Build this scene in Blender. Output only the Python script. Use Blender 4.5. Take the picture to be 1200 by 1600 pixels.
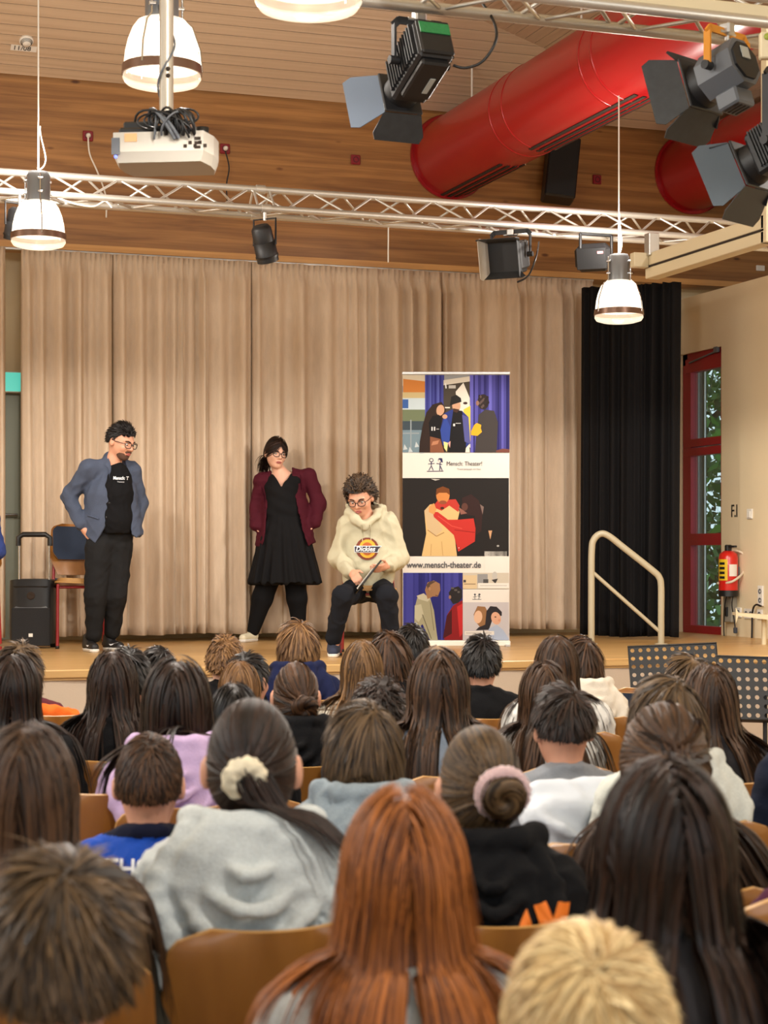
import bpy, math, random
import numpy as np
from mathutils import Vector, Matrix, Euler

# ------------------------------------------------------------------ camera, world, light, exposure
for o in list(bpy.data.objects): bpy.data.objects.remove(o)
SC = bpy.context.scene
COL = SC.collection
PI = math.pi
FPX, HOR, CAMZ = 2850.0, 870.0, 1.46
YAW = math.radians(19.34)
SA, CA = math.sin(YAW), math.cos(YAW)

cam_data = bpy.data.cameras.new('camera')
cam = bpy.data.objects.new('camera', cam_data); COL.objects.link(cam)
cam.location = (0, 0, CAMZ)
cam.rotation_euler = (PI/2, 0, -YAW)
cam_data.sensor_fit = 'VERTICAL'; cam_data.sensor_height = 36.0; cam_data.sensor_width = 27.0
cam_data.lens = 36.0*FPX/1600.0
cam_data.shift_y = (HOR-800.0)/1600.0
cam_data.clip_start = 0.05; cam_data.clip_end = 200
cam_data.dof.use_dof = True; cam_data.dof.focus_distance = 12.5; cam_data.dof.aperture_fstop = 7.0
SC.camera = cam

SC.view_settings.view_transform = 'Standard'
SC.view_settings.look = 'None'
SC.view_settings.gamma = 1.0
SC.view_settings.use_curve_mapping = False
SC.view_settings.exposure = -0.72

world = bpy.data.worlds.new('world'); SC.world = world
world.use_nodes = True
bg = world.node_tree.nodes['Background']
bg.inputs[0].default_value = (0.80, 0.92, 1.0, 1)
bg.inputs[1].default_value = 2.2

def area_light(name, loc, rot, sx, sy, power, color):
    l = bpy.data.lights.new(name, 'AREA'); l.shape = 'RECTANGLE'; l.size = sx; l.size_y = sy
    l.energy = power; l.color = color
    o = bpy.data.objects.new(name, l); COL.objects.link(o)
    o.location = loc; o.rotation_euler = rot
    return o
# daylight through the tall windows of the hall, left of and behind the camera (real openings are built there)
area_light('daylight_left', (-4.9, 4.0, 3.3), (0, math.radians(-80), 0), 3.0, 9.0, 190, (0.80, 0.91, 1.0))
area_light('daylight_rear', (2.5, -3.8, 3.6), (math.radians(72), 0, 0), 10.0, 2.8, 190, (0.86, 0.94, 1.0))
LAMP_POWER = 235.0
LAMP_COLOR = (1.0, 0.92, 0.83)

# ------------------------------------------------------------------ helpers
def P(px, py, d):
    """world point seen at photo pixel (px, py) at depth d along the view axis"""
    u = (px-600.0)/FPX; v = (HOR-py)/FPX
    return Vector((d*(SA+u*CA), d*(CA-u*SA), CAMZ+v*d))
def dY(px, Y): return Y/(CA-(px-600.0)/FPX*SA)
def dX(px, X): return X/(SA+(px-600.0)/FPX*CA)
def dZ(py, z): return (CAMZ-z)*FPX/(py-HOR)
def atY(px, py, Y): return P(px, py, dY(px, Y))
def atX(px, py, X): return P(px, py, dX(px, X))
STAGE = 0.78
def on_stage(px, py): return P(px, py, dZ(py, STAGE))

def lin(c):
    c = c/255.0
    return c/12.92 if c <= 0.04045 else ((c+0.055)/1.055)**2.4
def rgb(r, g, b): return (lin(r), lin(g), lin(b), 1.0)

MATS = {}
def mat(name, col, rough=0.6, metal=0.0, spec=0.5, bump=0.0, bscale=60.0, emit=None, es=0.0, var=0.0, vscale=8.0,
        stretch=(1, 1, 1), sheen=0.0, coat=0.0, trans=0.0):
    if name in MATS: return MATS[name]
    m = bpy.data.materials.new(name); m.use_nodes = True
    nt = m.node_tree; b = nt.nodes['Principled BSDF']
    c = rgb(*col) if max(col) > 1.0 else (*col, 1.0)
    b.inputs['Base Color'].default_value = c
    b.inputs['Roughness'].default_value = rough
    b.inputs['Metallic'].default_value = metal
    b.inputs['Specular IOR Level'].default_value = spec
    if sheen: b.inputs['Sheen Weight'].default_value = sheen
    if coat: b.inputs['Coat Weight'].default_value = coat; b.inputs['Coat Roughness'].default_value = 0.15
    if trans: b.inputs['Transmission Weight'].default_value = trans
    if emit is not None:
        b.inputs['Emission Color'].default_value = rgb(*emit); b.inputs['Emission Strength'].default_value = es
    if bump or var:
        tc = nt.nodes.new('ShaderNodeTexCoord'); mp = nt.nodes.new('ShaderNodeMapping')
        mp.inputs['Scale'].default_value = stretch
        nt.links.new(tc.outputs['Object'], mp.inputs['Vector'])
        if var:
            n = nt.nodes.new('ShaderNodeTexNoise'); n.inputs['Scale'].default_value = vscale; n.inputs['Detail'].default_value = 5
            nt.links.new(mp.outputs[0], n.inputs['Vector'])
            r = nt.nodes.new('ShaderNodeValToRGB')
            r.color_ramp.elements[0].position = 0.3; r.color_ramp.elements[1].position = 0.7
            r.color_ramp.elements[0].color = tuple(x*(1-var) for x in c[:3])+(1,)
            r.color_ramp.elements[1].color = tuple(min(1, x*(1+var)) for x in c[:3])+(1,)
            nt.links.new(n.outputs[0], r.inputs[0]); nt.links.new(r.outputs[0], b.inputs['Base Color'])
        if bump:
            n2 = nt.nodes.new('ShaderNodeTexNoise'); n2.inputs['Scale'].default_value = bscale; n2.inputs['Detail'].default_value = 4
            nt.links.new(mp.outputs[0], n2.inputs['Vector'])
            bp = nt.nodes.new('ShaderNodeBump'); bp.inputs['Strength'].default_value = bump; bp.inputs['Distance'].default_value = 0.01
            nt.links.new(n2.outputs[0], bp.inputs['Height']); nt.links.new(bp.outputs[0], b.inputs['Normal'])
    MATS[name] = m
    return m

def wood(name, dark, light, rough=0.45, scale=(0.35, 6, 6), knots=False, lam=0.0, coat=0.0, wscale=2.0):
    """grained wood in object space: grain runs along x unless scale says otherwise"""
    if name in MATS: return MATS[name]
    m = bpy.data.materials.new(name); m.use_nodes = True
    nt = m.node_tree; b = nt.nodes['Principled BSDF']; L = nt.links.new
    tc = nt.nodes.new('ShaderNodeTexCoord'); mp = nt.nodes.new('ShaderNodeMapping'); mp.inputs['Scale'].default_value = scale
    L(tc.outputs['Object'], mp.inputs['Vector'])
    n = nt.nodes.new('ShaderNodeTexNoise'); n.inputs['Scale'].default_value = wscale; n.inputs['Detail'].default_value = 8; n.inputs['Distortion'].default_value = 0.6
    L(mp.outputs[0], n.inputs['Vector'])
    r = nt.nodes.new('ShaderNodeValToRGB')
    r.color_ramp.elements[0].position = 0.28; r.color_ramp.elements[1].position = 0.72
    r.color_ramp.elements[0].color = rgb(*dark); r.color_ramp.elements[1].color = rgb(*light)
    L(n.outputs[0], r.inputs[0]); out = r.outputs[0]
    def mul(a, fac_socket, colour):
        mx = nt.nodes.new('ShaderNodeMix'); mx.data_type = 'RGBA'; mx.blend_type = 'MULTIPLY'
        mx.inputs[7].default_value = colour
        L(fac_socket, mx.inputs[0]); L(a, mx.inputs[6])
        return mx.outputs[2]
    if lam:
        sp = nt.nodes.new('ShaderNodeSeparateXYZ'); L(tc.outputs['Object'], sp.inputs[0])
        mu = nt.nodes.new('ShaderNodeMath'); mu.operation = 'MULTIPLY'; mu.inputs[1].default_value = 1.0/lam; L(sp.outputs[2], mu.inputs[0])
        fl = nt.nodes.new('ShaderNodeMath'); fl.operation = 'FLOOR'; L(mu.outputs[0], fl.inputs[0])
        wn = nt.nodes.new('ShaderNodeTexWhiteNoise'); wn.noise_dimensions = '1D'; L(fl.outputs[0], wn.inputs['W'])
        f2 = nt.nodes.new('ShaderNodeMath'); f2.operation = 'MULTIPLY'; f2.inputs[1].default_value = 0.45; L(wn.outputs['Value'], f2.inputs[0])
        out = mul(out, f2.outputs[0], (0.55, 0.5, 0.45, 1))
        fr = nt.nodes.new('ShaderNodeMath'); fr.operation = 'FRACT'; L(mu.outputs[0], fr.inputs[0])
        gt = nt.nodes.new('ShaderNodeMath'); gt.operation = 'LESS_THAN'; gt.inputs[1].default_value = 0.06; L(fr.outputs[0], gt.inputs[0])
        g2 = nt.nodes.new('ShaderNodeMath'); g2.operation = 'MULTIPLY'; g2.inputs[1].default_value = 0.4; L(gt.outputs[0], g2.inputs[0])
        out = mul(out, g2.outputs[0], (0.4, 0.3, 0.25, 1))
    if knots:
        mk = nt.nodes.new('ShaderNodeMapping'); mk.inputs['Scale'].default_value = (2.6, 5, 6.5); L(tc.outputs['Object'], mk.inputs['Vector'])
        v = nt.nodes.new('ShaderNodeTexVoronoi'); v.inputs['Scale'].default_value = 1.0; L(mk.outputs[0], v.inputs['Vector'])
        kr = nt.nodes.new('ShaderNodeValToRGB')
        kr.color_ramp.elements[0].position = 0.05; kr.color_ramp.elements[0].color = (1, 1, 1, 1)
        kr.color_ramp.elements[1].position = 0.12; kr.color_ramp.elements[1].color = (0, 0, 0, 1)
        L(v.outputs['Distance'], kr.inputs[0])
        out = mul(out, kr.outputs[0], (0.30, 0.2, 0.14, 1))
    L(out, b.inputs['Base Color'])
    b.inputs['Roughness'].default_value = rough
    if coat: b.inputs['Coat Weight'].default_value = coat; b.inputs['Coat Roughness'].default_value = 0.2
    MATS[name] = m
    return m

def mesh_np(name, V, F, smooth=True):
    """fast mesh from numpy arrays; F is (n,3) or (n,4)"""
    me = bpy.data.meshes.new(name)
    V = np.asarray(V, dtype=np.float32); F = np.asarray(F, dtype=np.int32); k = F.shape[1]
    me.vertices.add(len(V)); me.vertices.foreach_set('co', V.ravel())
    me.loops.add(F.size); me.loops.foreach_set('vertex_index', F.ravel())
    me.polygons.add(len(F)); me.polygons.foreach_set('loop_start', np.arange(0, F.size, k, dtype=np.int32))
    me.polygons.foreach_set('use_smooth', np.full(len(F), smooth, dtype=bool))
    me.update(calc_edges=True); me.validate()
    return me

def link(name, data, material=None, parent=None, loc=None, rot=None):
    o = bpy.data.objects.new(name, data); COL.objects.link(o)
    if material is not None and data is not None and hasattr(data, 'materials') and len(data.materials) == 0: data.materials.append(material)
    if parent is not None: o.parent = parent
    if loc is not None: o.location = loc
    if rot is not None: o.rotation_euler = rot
    return o
def tag(o, label=None, cat=None, group=None, kind=None):
    if label: o['label'] = label
    if cat: o['category'] = cat
    if group: o['group'] = group
    if kind: o['kind'] = kind
    return o
def thing(name, label, cat, loc=(0, 0, 0), rz=0.0, group=None):
    o = bpy.data.objects.new(name, None); COL.objects.link(o); o.empty_display_size = 0.1
    o.location = loc; o.rotation_euler = (0, 0, rz)
    return tag(o, label, cat, group)

class MB:
    """collects shapes into one mesh"""
    def __init__(s): s.v = []; s.f = []; s.sm = []
    def add(s, vs, fs, smooth=False):
        n = len(s.v); s.v += [tuple(v) for v in vs]; s.f += [tuple(i+n for i in f) for f in fs]; s.sm += [smooth]*len(fs); return s
    def box(s, c, d, M=None, taper=None):
        x, y, z = d[0]/2, d[1]/2, d[2]/2
        vs = [Vector((sx*x, sy*y, sz*z)) for sz in (-1, 1) for sy in (-1, 1) for sx in (-1, 1)]
        if taper:
            for i in range(4, 8): vs[i].x *= taper[0]; vs[i].y *= taper[1]
        if M is not None: vs = [M @ v for v in vs]
        vs = [v+Vector(c) for v in vs]
        return s.add(vs, [(0, 2, 3, 1), (4, 5, 7, 6), (0, 1, 5, 4), (2, 6, 7, 3), (0, 4, 6, 2), (1, 3, 7, 5)])
    def bbox(s, c, d, b=0.01, M=None):
        """box with bevelled edges (chamfer b)"""
        h = [d[0]/2, d[1]/2, d[2]/2]; vs = []; idx = {}
        for sx in (-1, 1):
            for sy in (-1, 1):
                for sz in (-1, 1):
                    for ax in range(3):
                        p = [sx*(h[0]-b), sy*(h[1]-b), sz*(h[2]-b)]; p[ax] = (sx, sy, sz)[ax]*h[ax]
                        idx[(sx, sy, sz, ax)] = len(vs); vs.append(Vector(p))
        fs = []
        for ax in range(3):
            o1, o2 = [(1, 2), (2, 0), (0, 1)][ax]
            for sg in (-1, 1):
                q = []
                for (a, c2) in ((-1, -1), (1, -1), (1, 1), (-1, 1)):
                    k = [0, 0, 0]; k[ax] = sg; k[o1] = a; k[o2] = c2; q.append(idx[(*k, ax)])
                fs.append(tuple(q) if sg > 0 else tuple(q[::-1]))
        for ax in range(3):          # edge chamfers run along ax
            o1, o2 = [(1, 2), (2, 0), (0, 1)][ax]
            for a in (-1, 1):
                for c2 in (-1, 1):
                    def I(t, w):
                        k = [0, 0, 0]; k[ax] = t; k[o1] = a; k[o2] = c2; return idx[(*k, w)]
                    q = (I(-1, o1), I(1, o1), I(1, o2), I(-1, o2))
                    fs.append(q if a*c2 < 0 else q[::-1])
        for sx in (-1, 1):
            for sy in (-1, 1):
                for sz in (-1, 1):
                    q = tuple(idx[(sx, sy, sz, ax)] for ax in range(3)); fs.append(q if sx*sy*sz > 0 else q[::-1])
        if M is not None: vs = [M @ v for v in vs]
        return s.add([v+Vector(c) for v in vs], fs)
    def tube(s, pts, r, n=8, caps=True, r2=None):
        pts = [Vector(p) for p in pts]; m = len(pts); rings = []
        up = None
        for i, p in enumerate(pts):
            t = (pts[min(i+1, m-1)]-pts[max(i-1, 0)])
            t = t.normalized() if t.length > 1e-9 else Vector((0, 0, 1))
            if up is None:
                a = Vector((0, 0, 1)) if abs(t.z) < 0.9 else Vector((1, 0, 0))
                up = (a-t*a.dot(t)).normalized()
            else:
                up = up-t*up.dot(t); up = up.normalized() if up.length > 1e-6 else Vector((1, 0, 0))
            w = t.cross(up)
            rr = r if r2 is None else r+(r2-r)*i/(m-1)
            rings.append([p+(up*math.cos(2*PI*k/n)+w*math.sin(2*PI*k/n))*rr for k in range(n)])
        vs = [v for g in rings for v in g]
        fs = [(i*n+k, i*n+(k+1) % n, (i+1)*n+(k+1) % n, (i+1)*n+k) for i in range(m-1) for k in range(n)]
        s.add(vs, fs, True)
        if caps:
            s.add(rings[0], [tuple(range(n))[::-1]]); s.add(rings[-1], [tuple(range(n))])
        return s
    def lathe(s, prof, n=24, M=None, c=(0, 0, 0), smooth=True):
        """profile of (r, z); a repeated point makes a sharp edge"""
        segs = [[prof[0]]]
        for q in prof[1:]:
            if q == segs[-1][-1]: segs.append([q])
            else: segs[-1].append(q)
        for sg in segs:
            if len(sg) < 2: continue
            vs = []
            for (r, z) in sg:
                for k in range(n):
                    v = Vector((r*math.cos(2*PI*k/n), r*math.sin(2*PI*k/n), z))
                    vs.append((M @ v if M is not None else v)+Vector(c))
            fs = [(i*n+k, i*n+(k+1) % n, (i+1)*n+(k+1) % n, (i+1)*n+k) for i in range(len(sg)-1) for k in range(n)]
            s.add(vs, fs, smooth)
        return s
    def prism(s, poly, h, M=None, c=(0, 0, 0)):
        """polygon in xy extruded by h in z (centred)"""
        n = len(poly)
        vs = [Vector((x, y, -h/2)) for x, y in poly]+[Vector((x, y, h/2)) for x, y in poly]
        if M is not None: vs = [M @ v for v in vs]
        vs = [v+Vector(c) for v in vs]
        return s.add(vs, [tuple(range(n))[::-1], tuple(range(n, 2*n))]+[(i, (i+1) % n, n+(i+1) % n, n+i) for i in range(n)])
    def grid(s, fn, nu, nv, smooth=True, wrap=False):
        vs = [fn(i/(nu if wrap else nu-1), j/(nv-1)) for j in range(nv) for i in range(nu)]
        fs = [(j*nu+i, j*nu+(i+1) % nu, (j+1)*nu+(i+1) % nu, (j+1)*nu+i) for j in range(nv-1) for i in range(nu if wrap else nu-1)]
        return s.add(vs, fs, smooth)
    def mesh(s, name):
        me = bpy.data.meshes.new(name); me.from_pydata(s.v, [], s.f)
        me.polygons.foreach_set('use_smooth', s.sm); me.update(); return me
    def build(s, name, material, parent=None, loc=None, rot=None): return link(name, s.mesh(name), material, parent, loc, rot)

def rotM(axis, ang): return Matrix.Rotation(ang, 3, axis)
def align(d):
    """3x3 that turns +z to direction d"""
    return Vector(d).to_track_quat('Z', 'Y').to_matrix()
def bez(p0, p1, p2, p3, n=12):
    p0, p1, p2, p3 = map(Vector, (p0, p1, p2, p3)); out = []
    for i in range(n+1):
        t = i/n; out.append(p0*(1-t)**3+p1*3*t*(1-t)**2+p2*3*t*t*(1-t)+p3*t**3)
    return out
def catmull(pts, n=6):
    pts = [Vector(p) for p in pts]; q = [pts[0]]+pts+[pts[-1]]; out = []
    for i in range(1, len(q)-2):
        a, b, c, d = q[i-1], q[i], q[i+1], q[i+2]
        for k in range(n):
            t = k/n
            out.append(0.5*((2*b)+(c-a)*t+(2*a-5*b+4*c-d)*t*t+(3*b-a-3*c+d)*t**3))
    out.append(pts[-1]); return out
def text_mesh(name, s, size, material, parent, M, extrude=0.0008, align_x='LEFT', bold=0.0, shear=0.0, xs=1.0):
    cu = bpy.data.curves.new(name+'_tmp', 'FONT'); cu.body = s; cu.size = size; cu.extrude = extrude; cu.align_x = align_x
    cu.offset = bold; cu.shear = shear; cu.resolution_u = 3
    to = bpy.data.objects.new(name+'_tmp', cu); COL.objects.link(to)
    dg = bpy.context.evaluated_depsgraph_get()
    me = bpy.data.meshes.new_from_object(to.evaluated_get(dg)); me.name = name; me.materials.clear()
    bpy.data.objects.remove(to); bpy.data.curves.remove(cu)
    if xs != 1.0: me.transform(Matrix.Diagonal((xs, 1, 1, 1)))
    o = link(name, me, material, parent); o.matrix_local = M
    return o
def frame(origin, ex, ey):
    """4x4 with x axis ex, y axis ey"""
    ex = Vector(ex).normalized(); ey = Vector(ey); ey = (ey-ex*ey.dot(ex)).normalized(); ez = ex.cross(ey)
    M = Matrix.Identity(4)
    for i in range(3): M[i][0] = ex[i]; M[i][1] = ey[i]; M[i][2] = ez[i]; M[i][3] = origin[i]
    return M
def copy_tree(o, parent=None):
    c = o.copy(); COL.objects.link(c); c.parent = parent
    for ch in list(o.children): copy_tree(ch, c)
    return c
# ------------------------------------------------------------------ the room
XL, XR, YB, YF = -5.0, 8.0, 14.55, -4.0      # left wall, right wall, wood back wall, rear wall
RNG = random.Random(7)
M_white = mat('cream_plaster', (226, 208, 172), 0.85, bump=0.08, bscale=40, var=0.03, vscale=1.5)
M_wood = wood('glulam_wood', (124, 82, 40), (176, 126, 70), 0.42, (0.5, 5, 9), knots=True, lam=0.042, coat=0.15)
M_ceil = wood('whitewashed_board', (178, 152, 124), (206, 182, 154), 0.6, (0.6, 7, 7))
M_ceil_y = wood('whitewashed_board_cross', (178, 152, 124), (206, 182, 154), 0.6, (7, 0.6, 7))
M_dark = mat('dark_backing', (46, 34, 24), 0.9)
M_stage = wood('oak_stage_boards', (176, 134, 78), (214, 176, 116), 0.38, (0.5, 14, 4), coat=0.2)
M_floor = mat('hall_floor', (120, 92, 66), 0.5, var=0.1)
M_red = mat('red_frame_paint', (150, 14, 30), 0.4)
M_redduct = mat('red_duct_enamel', (160, 16, 22), 0.28, coat=0.25)
M_alu = mat('aluminium', (196, 194, 190), 0.36, metal=0.9)
M_black = mat('black_metal', (22, 22, 24), 0.5, bump=0.05, bscale=200)
M_blackp = mat('black_plastic', (17, 17, 18), 0.42)
M_grey = mat('grey_metal', (92, 96, 102), 0.5)
M_whitepl = mat('white_plastic', (228, 224, 214), 0.4)
M_cream = mat('cream_steel', (216, 202, 168), 0.45)
M_chrome = mat('chrome', (210, 210, 212), 0.18, metal=1.0)

def struct(name, mb, m, parent=None):
    o = mb.build(name, m, parent)
    if parent is None: o['kind'] = 'structure'
    return o
struct('floor', MB().box((2.5, 5.5, -0.05), (16, 20, 0.1)), M_floor)
wl = MB()                                    # left wall with tall window openings
for y0, y1 in ((-4, 0.2), (8.4, 15)): wl.box((XL-0.1, (y0+y1)/2, 3.6), (0.2, y1-y0, 7.2))
wl.box((XL-0.1, 4.3, 0.8), (0.2, 8.2, 1.6)); wl.box((XL-0.1, 4.3, 6.2), (0.2, 8.2, 2.0))
struct('wall_left', wl, M_white)
wr = MB()
wr.box((2.5, YF-0.1, 1.0), (15.4, 0.2, 2.0)); wr.box((2.5, YF-0.1, 6.2), (15.4, 0.2, 2.0))
wr.box((-4.2, YF-0.1, 3.6), (1.6, 0.2, 3.2)); wr.box((9.2, YF-0.1, 3.6), (1.6, 0.2, 3.2))
struct('wall_rear', wr, M_white)
# back wall: white below, glulam face above
struct('wall_back', MB().box((1.6, YB+0.5, 2.1), (13.2, 0.1, 4.2)), M_white)
zb = 1.46+(870-395)/FPX*dY(250, YB)
struct('trim_1', MB().box((2.5, YB+0.1, (zb+5.32)/2), (15.4, 0.2, 5.32-zb)), M_wood)
struct('trim_2', MB().box((2.5, YB-0.02, zb-0.02), (15.4, 0.28, 0.05)), wood('light_trim', (176, 128, 74), (206, 160, 100), 0.5, (0.5, 5, 9)))
# right wall with the narrow window; it stops at beam height and the roof continues above it
wy0, wy1 = dX(1061, XR)*0+atX(1061, 560, XR).y, atX(1127, 560, XR).y     # far and near jamb
wz1 = atX(1127, 541, XR).z
wt = atX(1172, 438, XR).z
sw = MB()
sw.box((XR+0.1, (wy0+15)/2, wt/2), (0.2, 15-wy0, wt))
sw.box((XR+0.1, (YF+wy1)/2, wt/2), (0.2, wy1-YF, wt))
sw.box((XR+0.1, (wy0+wy1)/2, (wz1+wt)/2), (0.2, wy0-wy1, wt-wz1))
struct('wall_right', sw, M_white)
struct('wall_right_upper', MB().box((10.1, 5.5, 5.7), (0.2, 19, 3.4)), M_white)
struct('soffit', MB().box((9.2, 5.5, wt-0.06), (2.0, 19, 0.1)), M_white)
struct('wall_back_upper', MB().box((9.2, YB+0.5, 3.9), (2.0, 0.1, 0.8)), M_white)
struct('roof', MB().box((2.5, 5.5, 7.3), (15.4, 19.4, 0.2)), M_white)

# ceiling boards: slope A falls towards the stage wall, slope B meets it along a seam
ceil = MB().box((2.5, 11.6, 7.15), (15.2, 6.4, 0.08)).build('ceiling', M_ceil); ceil['kind'] = 'structure'
TA = 0.6; CT = 1/math.sqrt(1+TA*TA); ST = TA*CT
Z0 = 5.25
def planeA(x, s): return Vector((x, YB-s*CT, Z0+s*ST))
def rayA(px, py):
    u = (px-600)/FPX; v = (HOR-py)/FPX
    d = (Z0+TA*YB-CAMZ)/(v+TA*(CA-u*SA)); return P(px, py, d)
S1, S2 = rayA(1052, 166), rayA(705, 8)
kx = (S1.x-S2.x)/(S1.y-S2.y)
def seamX(y): return S1.x+(y-S1.y)*kx
BW = 0.103
pl = MB().prism([(-BW/2+0.0035, -0.009), (BW/2-0.0035, -0.009), (BW/2-0.0035, 0.009), (-BW/2+0.0035, 0.009)], 1.0).mesh('plank')  # unit length along z
def plank(a, b, up, m):
    a, b = Vector(a), Vector(b); ez = (b-a).normalized(); ey = (up-ez*up.dot(ez)).normalized(); ex = ey.cross(ez)
    o = bpy.data.objects.new('plank', pl if m is None else m); COL.objects.link(o); o.parent = ceil
    M = Matrix.Identity(4); c = (a+b)/2; Lh = (b-a).length
    for i in range(3): M[i][0] = ex[i]; M[i][1] = ey[i]; M[i][2] = ez[i]*Lh; M[i][3] = c[i]
    o.matrix_local = M; return o
M_ceil_z = wood('whitewashed_plank', (184, 158, 130), (212, 188, 160), 0.55, (9, 9, 3.0), wscale=1.6)
pl.materials.append(M_ceil_z)
nA = Vector((0, -ST, -CT))
for i in range(17):
    s = 0.03+BW*(i+0.5); p = planeA(0, s)
    x1 = min(seamX(p.y)+0.22, 10.0)
    plank((-5.0, p.y, p.z), (x1, p.y, p.z), nA, None)
slB = (S2.z-S1.z)/(S1.x-S2.x)
nB = Vector((-slB, 0, -1)).normalized()
for i in range(46):
    x = 9.4-BW*(i+0.5)*0.985
    y1 = S1.y+(x-S1.x)/kx+0.06
    z = S1.z+slB*(S1.x-x)
    if y1 > YB: y1 = YB
    if y1 < 11.2: break
    plank((x, 10.2, z), (x, y1, z), nB, None)
# dark battens behind the boards
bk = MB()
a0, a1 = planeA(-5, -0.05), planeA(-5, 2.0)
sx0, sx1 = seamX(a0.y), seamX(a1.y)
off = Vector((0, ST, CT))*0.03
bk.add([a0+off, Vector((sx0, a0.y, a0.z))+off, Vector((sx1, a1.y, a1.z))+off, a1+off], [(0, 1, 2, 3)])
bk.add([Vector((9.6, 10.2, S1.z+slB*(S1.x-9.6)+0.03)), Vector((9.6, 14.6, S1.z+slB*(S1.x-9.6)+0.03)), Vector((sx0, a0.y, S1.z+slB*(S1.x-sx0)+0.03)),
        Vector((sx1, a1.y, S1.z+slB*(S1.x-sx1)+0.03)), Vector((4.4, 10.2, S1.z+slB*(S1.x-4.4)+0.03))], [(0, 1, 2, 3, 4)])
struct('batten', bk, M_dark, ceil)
sm = MB().tube([S1+Vector((0.9, 0.9/kx, -0.9*slB)), S2-Vector((0.9, 0.9/kx, -0.9*slB))], 0.006, 6); struct('seam', sm, M_dark, ceil)
# infill from the last board up to the roof
struct('upper_boarding', MB().add([planeA(-5, 1.8), planeA(6, 1.8), Vector((6, 11.2, 7.2)), Vector((-5, 11.2, 7.2))], [(0, 1, 2, 3)]), M_ceil, ceil)

# stage
YS = 10.95
st = MB().box((2.5, (YS+YB+0.4)/2, STAGE-0.03), (15.0, YB+0.4-YS, 0.06)).build('stage', M_stage); st['kind'] = 'structure'
struct('nosing', MB().bbox((1.5, YS-0.005, STAGE-0.022), (13.0, 0.03, 0.05), 0.006), M_stage, st)
def skirt(u, v):
    x = -5+13*u; z = 0.0+(STAGE-0.05)*v
    return Vector((x, YS+0.02+0.012*math.sin(x*5+2*math.sin(z*4+x))*(1-v*0.6)+0.006*math.sin(x*17+z*9), z))
struct('skirt', MB().grid(skirt, 260, 12), mat('beige_skirt_cloth', (196, 178, 158), 0.85, bump=0.1, bscale=90), st)

# window in the right wall
def bar(mb, y0, y1, z0, z1, x0=XR+0.03, x1=XR+0.09): mb.box(((x0+x1)/2, (y0+y1)/2, (z0+z1)/2), (x1-x0, abs(y1-y0), z1-z0)); return mb
win = thing('window_1', 'tall narrow red-framed window beside the black stage curtain', 'window'); win['kind'] = 'structure'
XW = XR+0.05
yA, yB_ = wy0-0.02, wy1+0.0
wzb = 0.62
def wz(py, px=1090): return atX(px, py, XW).z
f = MB(); bar(f, yA-0.08, yA, wzb, wz1); bar(f, yB_, yB_+0.06, wzb, wz1); bar(f, yB_, yA, wz1-0.10, wz1); bar(f, yB_, yA, wzb-0.05, wzb+0.03)
f.build('window_frame', M_red, win)
for (p0, p1) in ((560, 581), (686, 698), (700, 712), (834, 852), (977, 993)):
    bar(MB(), yB_+0.02, yA-0.06, wz(p1), wz(p0), XR+0.02, XR+0.10).build('sash_rail', M_red, win)
bar(MB(), yA-0.15, yA-0.08, wzb, wz1-0.1, XR+0.025, XR+0.095).build('sash_stile', M_red, win)
arm = MB().tube([Vector((XR+0.01, yA-0.15, wz(566))), Vector((XR+0.01, wy1+0.08, wz(556)))], 0.008, 6); arm.bbox((XR+0.01, wy1+0.1, wz(554)), (0.03, 0.07, 0.05), 0.005)
arm.build('opener_arm', M_grey, win)
gl = bpy.data.materials.new('window_glass'); gl.use_nodes = True
nt = gl.node_tree; nt.nodes.remove(nt.nodes['Principled BSDF'])
g1 = nt.nodes.new('ShaderNodeBsdfTransparent'); g1.inputs[0].default_value = (0.86, 0.93, 0.92, 1)
g2 = nt.nodes.new('ShaderNodeBsdfGlossy'); g2.inputs['Roughness'].default_value = 0.03
mx = nt.nodes.new('ShaderNodeMixShader'); mx.inputs[0].default_value = 0.12
nt.links.new(g1.outputs[0], mx.inputs[1]); nt.links.new(g2.outputs[0], mx.inputs[2]); nt.links.new(mx.outputs[0], nt.nodes['Material Output'].inputs[0])
for (p0, p1) in ((560, 690), (705, 836), (850, 980), (990, 1060)):
    z1_, z0_ = wz(p0), max(wz(p1), wzb)
    if z1_ > z0_: MB().box((XR+0.06, (yA-0.06+yB_)/2, (z0_+z1_)/2), (0.012, yA-0.06-yB_, z1_-z0_)).build('pane', gl, win)
MB().box((XR+0.15, wy0-0.006, (wzb+wz1)/2), (0.09, 0.012, wz1-wzb)).build('jamb_lining', mat('dark_slate_panel', (74, 82, 90), 0.5), win)
# grey facade return with vertical ribs seen through the window
fa = thing('facade_fin', 'dark grey ribbed wall return outside the red window', 'wall fin', (0, 0, 0))
fxx = atY(1104, 700, 15.2).x
MB().box(((XR+0.33+fxx)/2, 15.25, 2.2), (fxx-XR-0.33, 0.1, 4.4)).build('fin_panel', mat('dark_slate_panel', (74, 82, 90), 0.5), fa)
for k in range(3): MB().box((fxx-0.03-0.07*k, 15.19, 2.2), (0.012, 0.03, 4.4)).build('rib', M_alu, fa)
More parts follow.
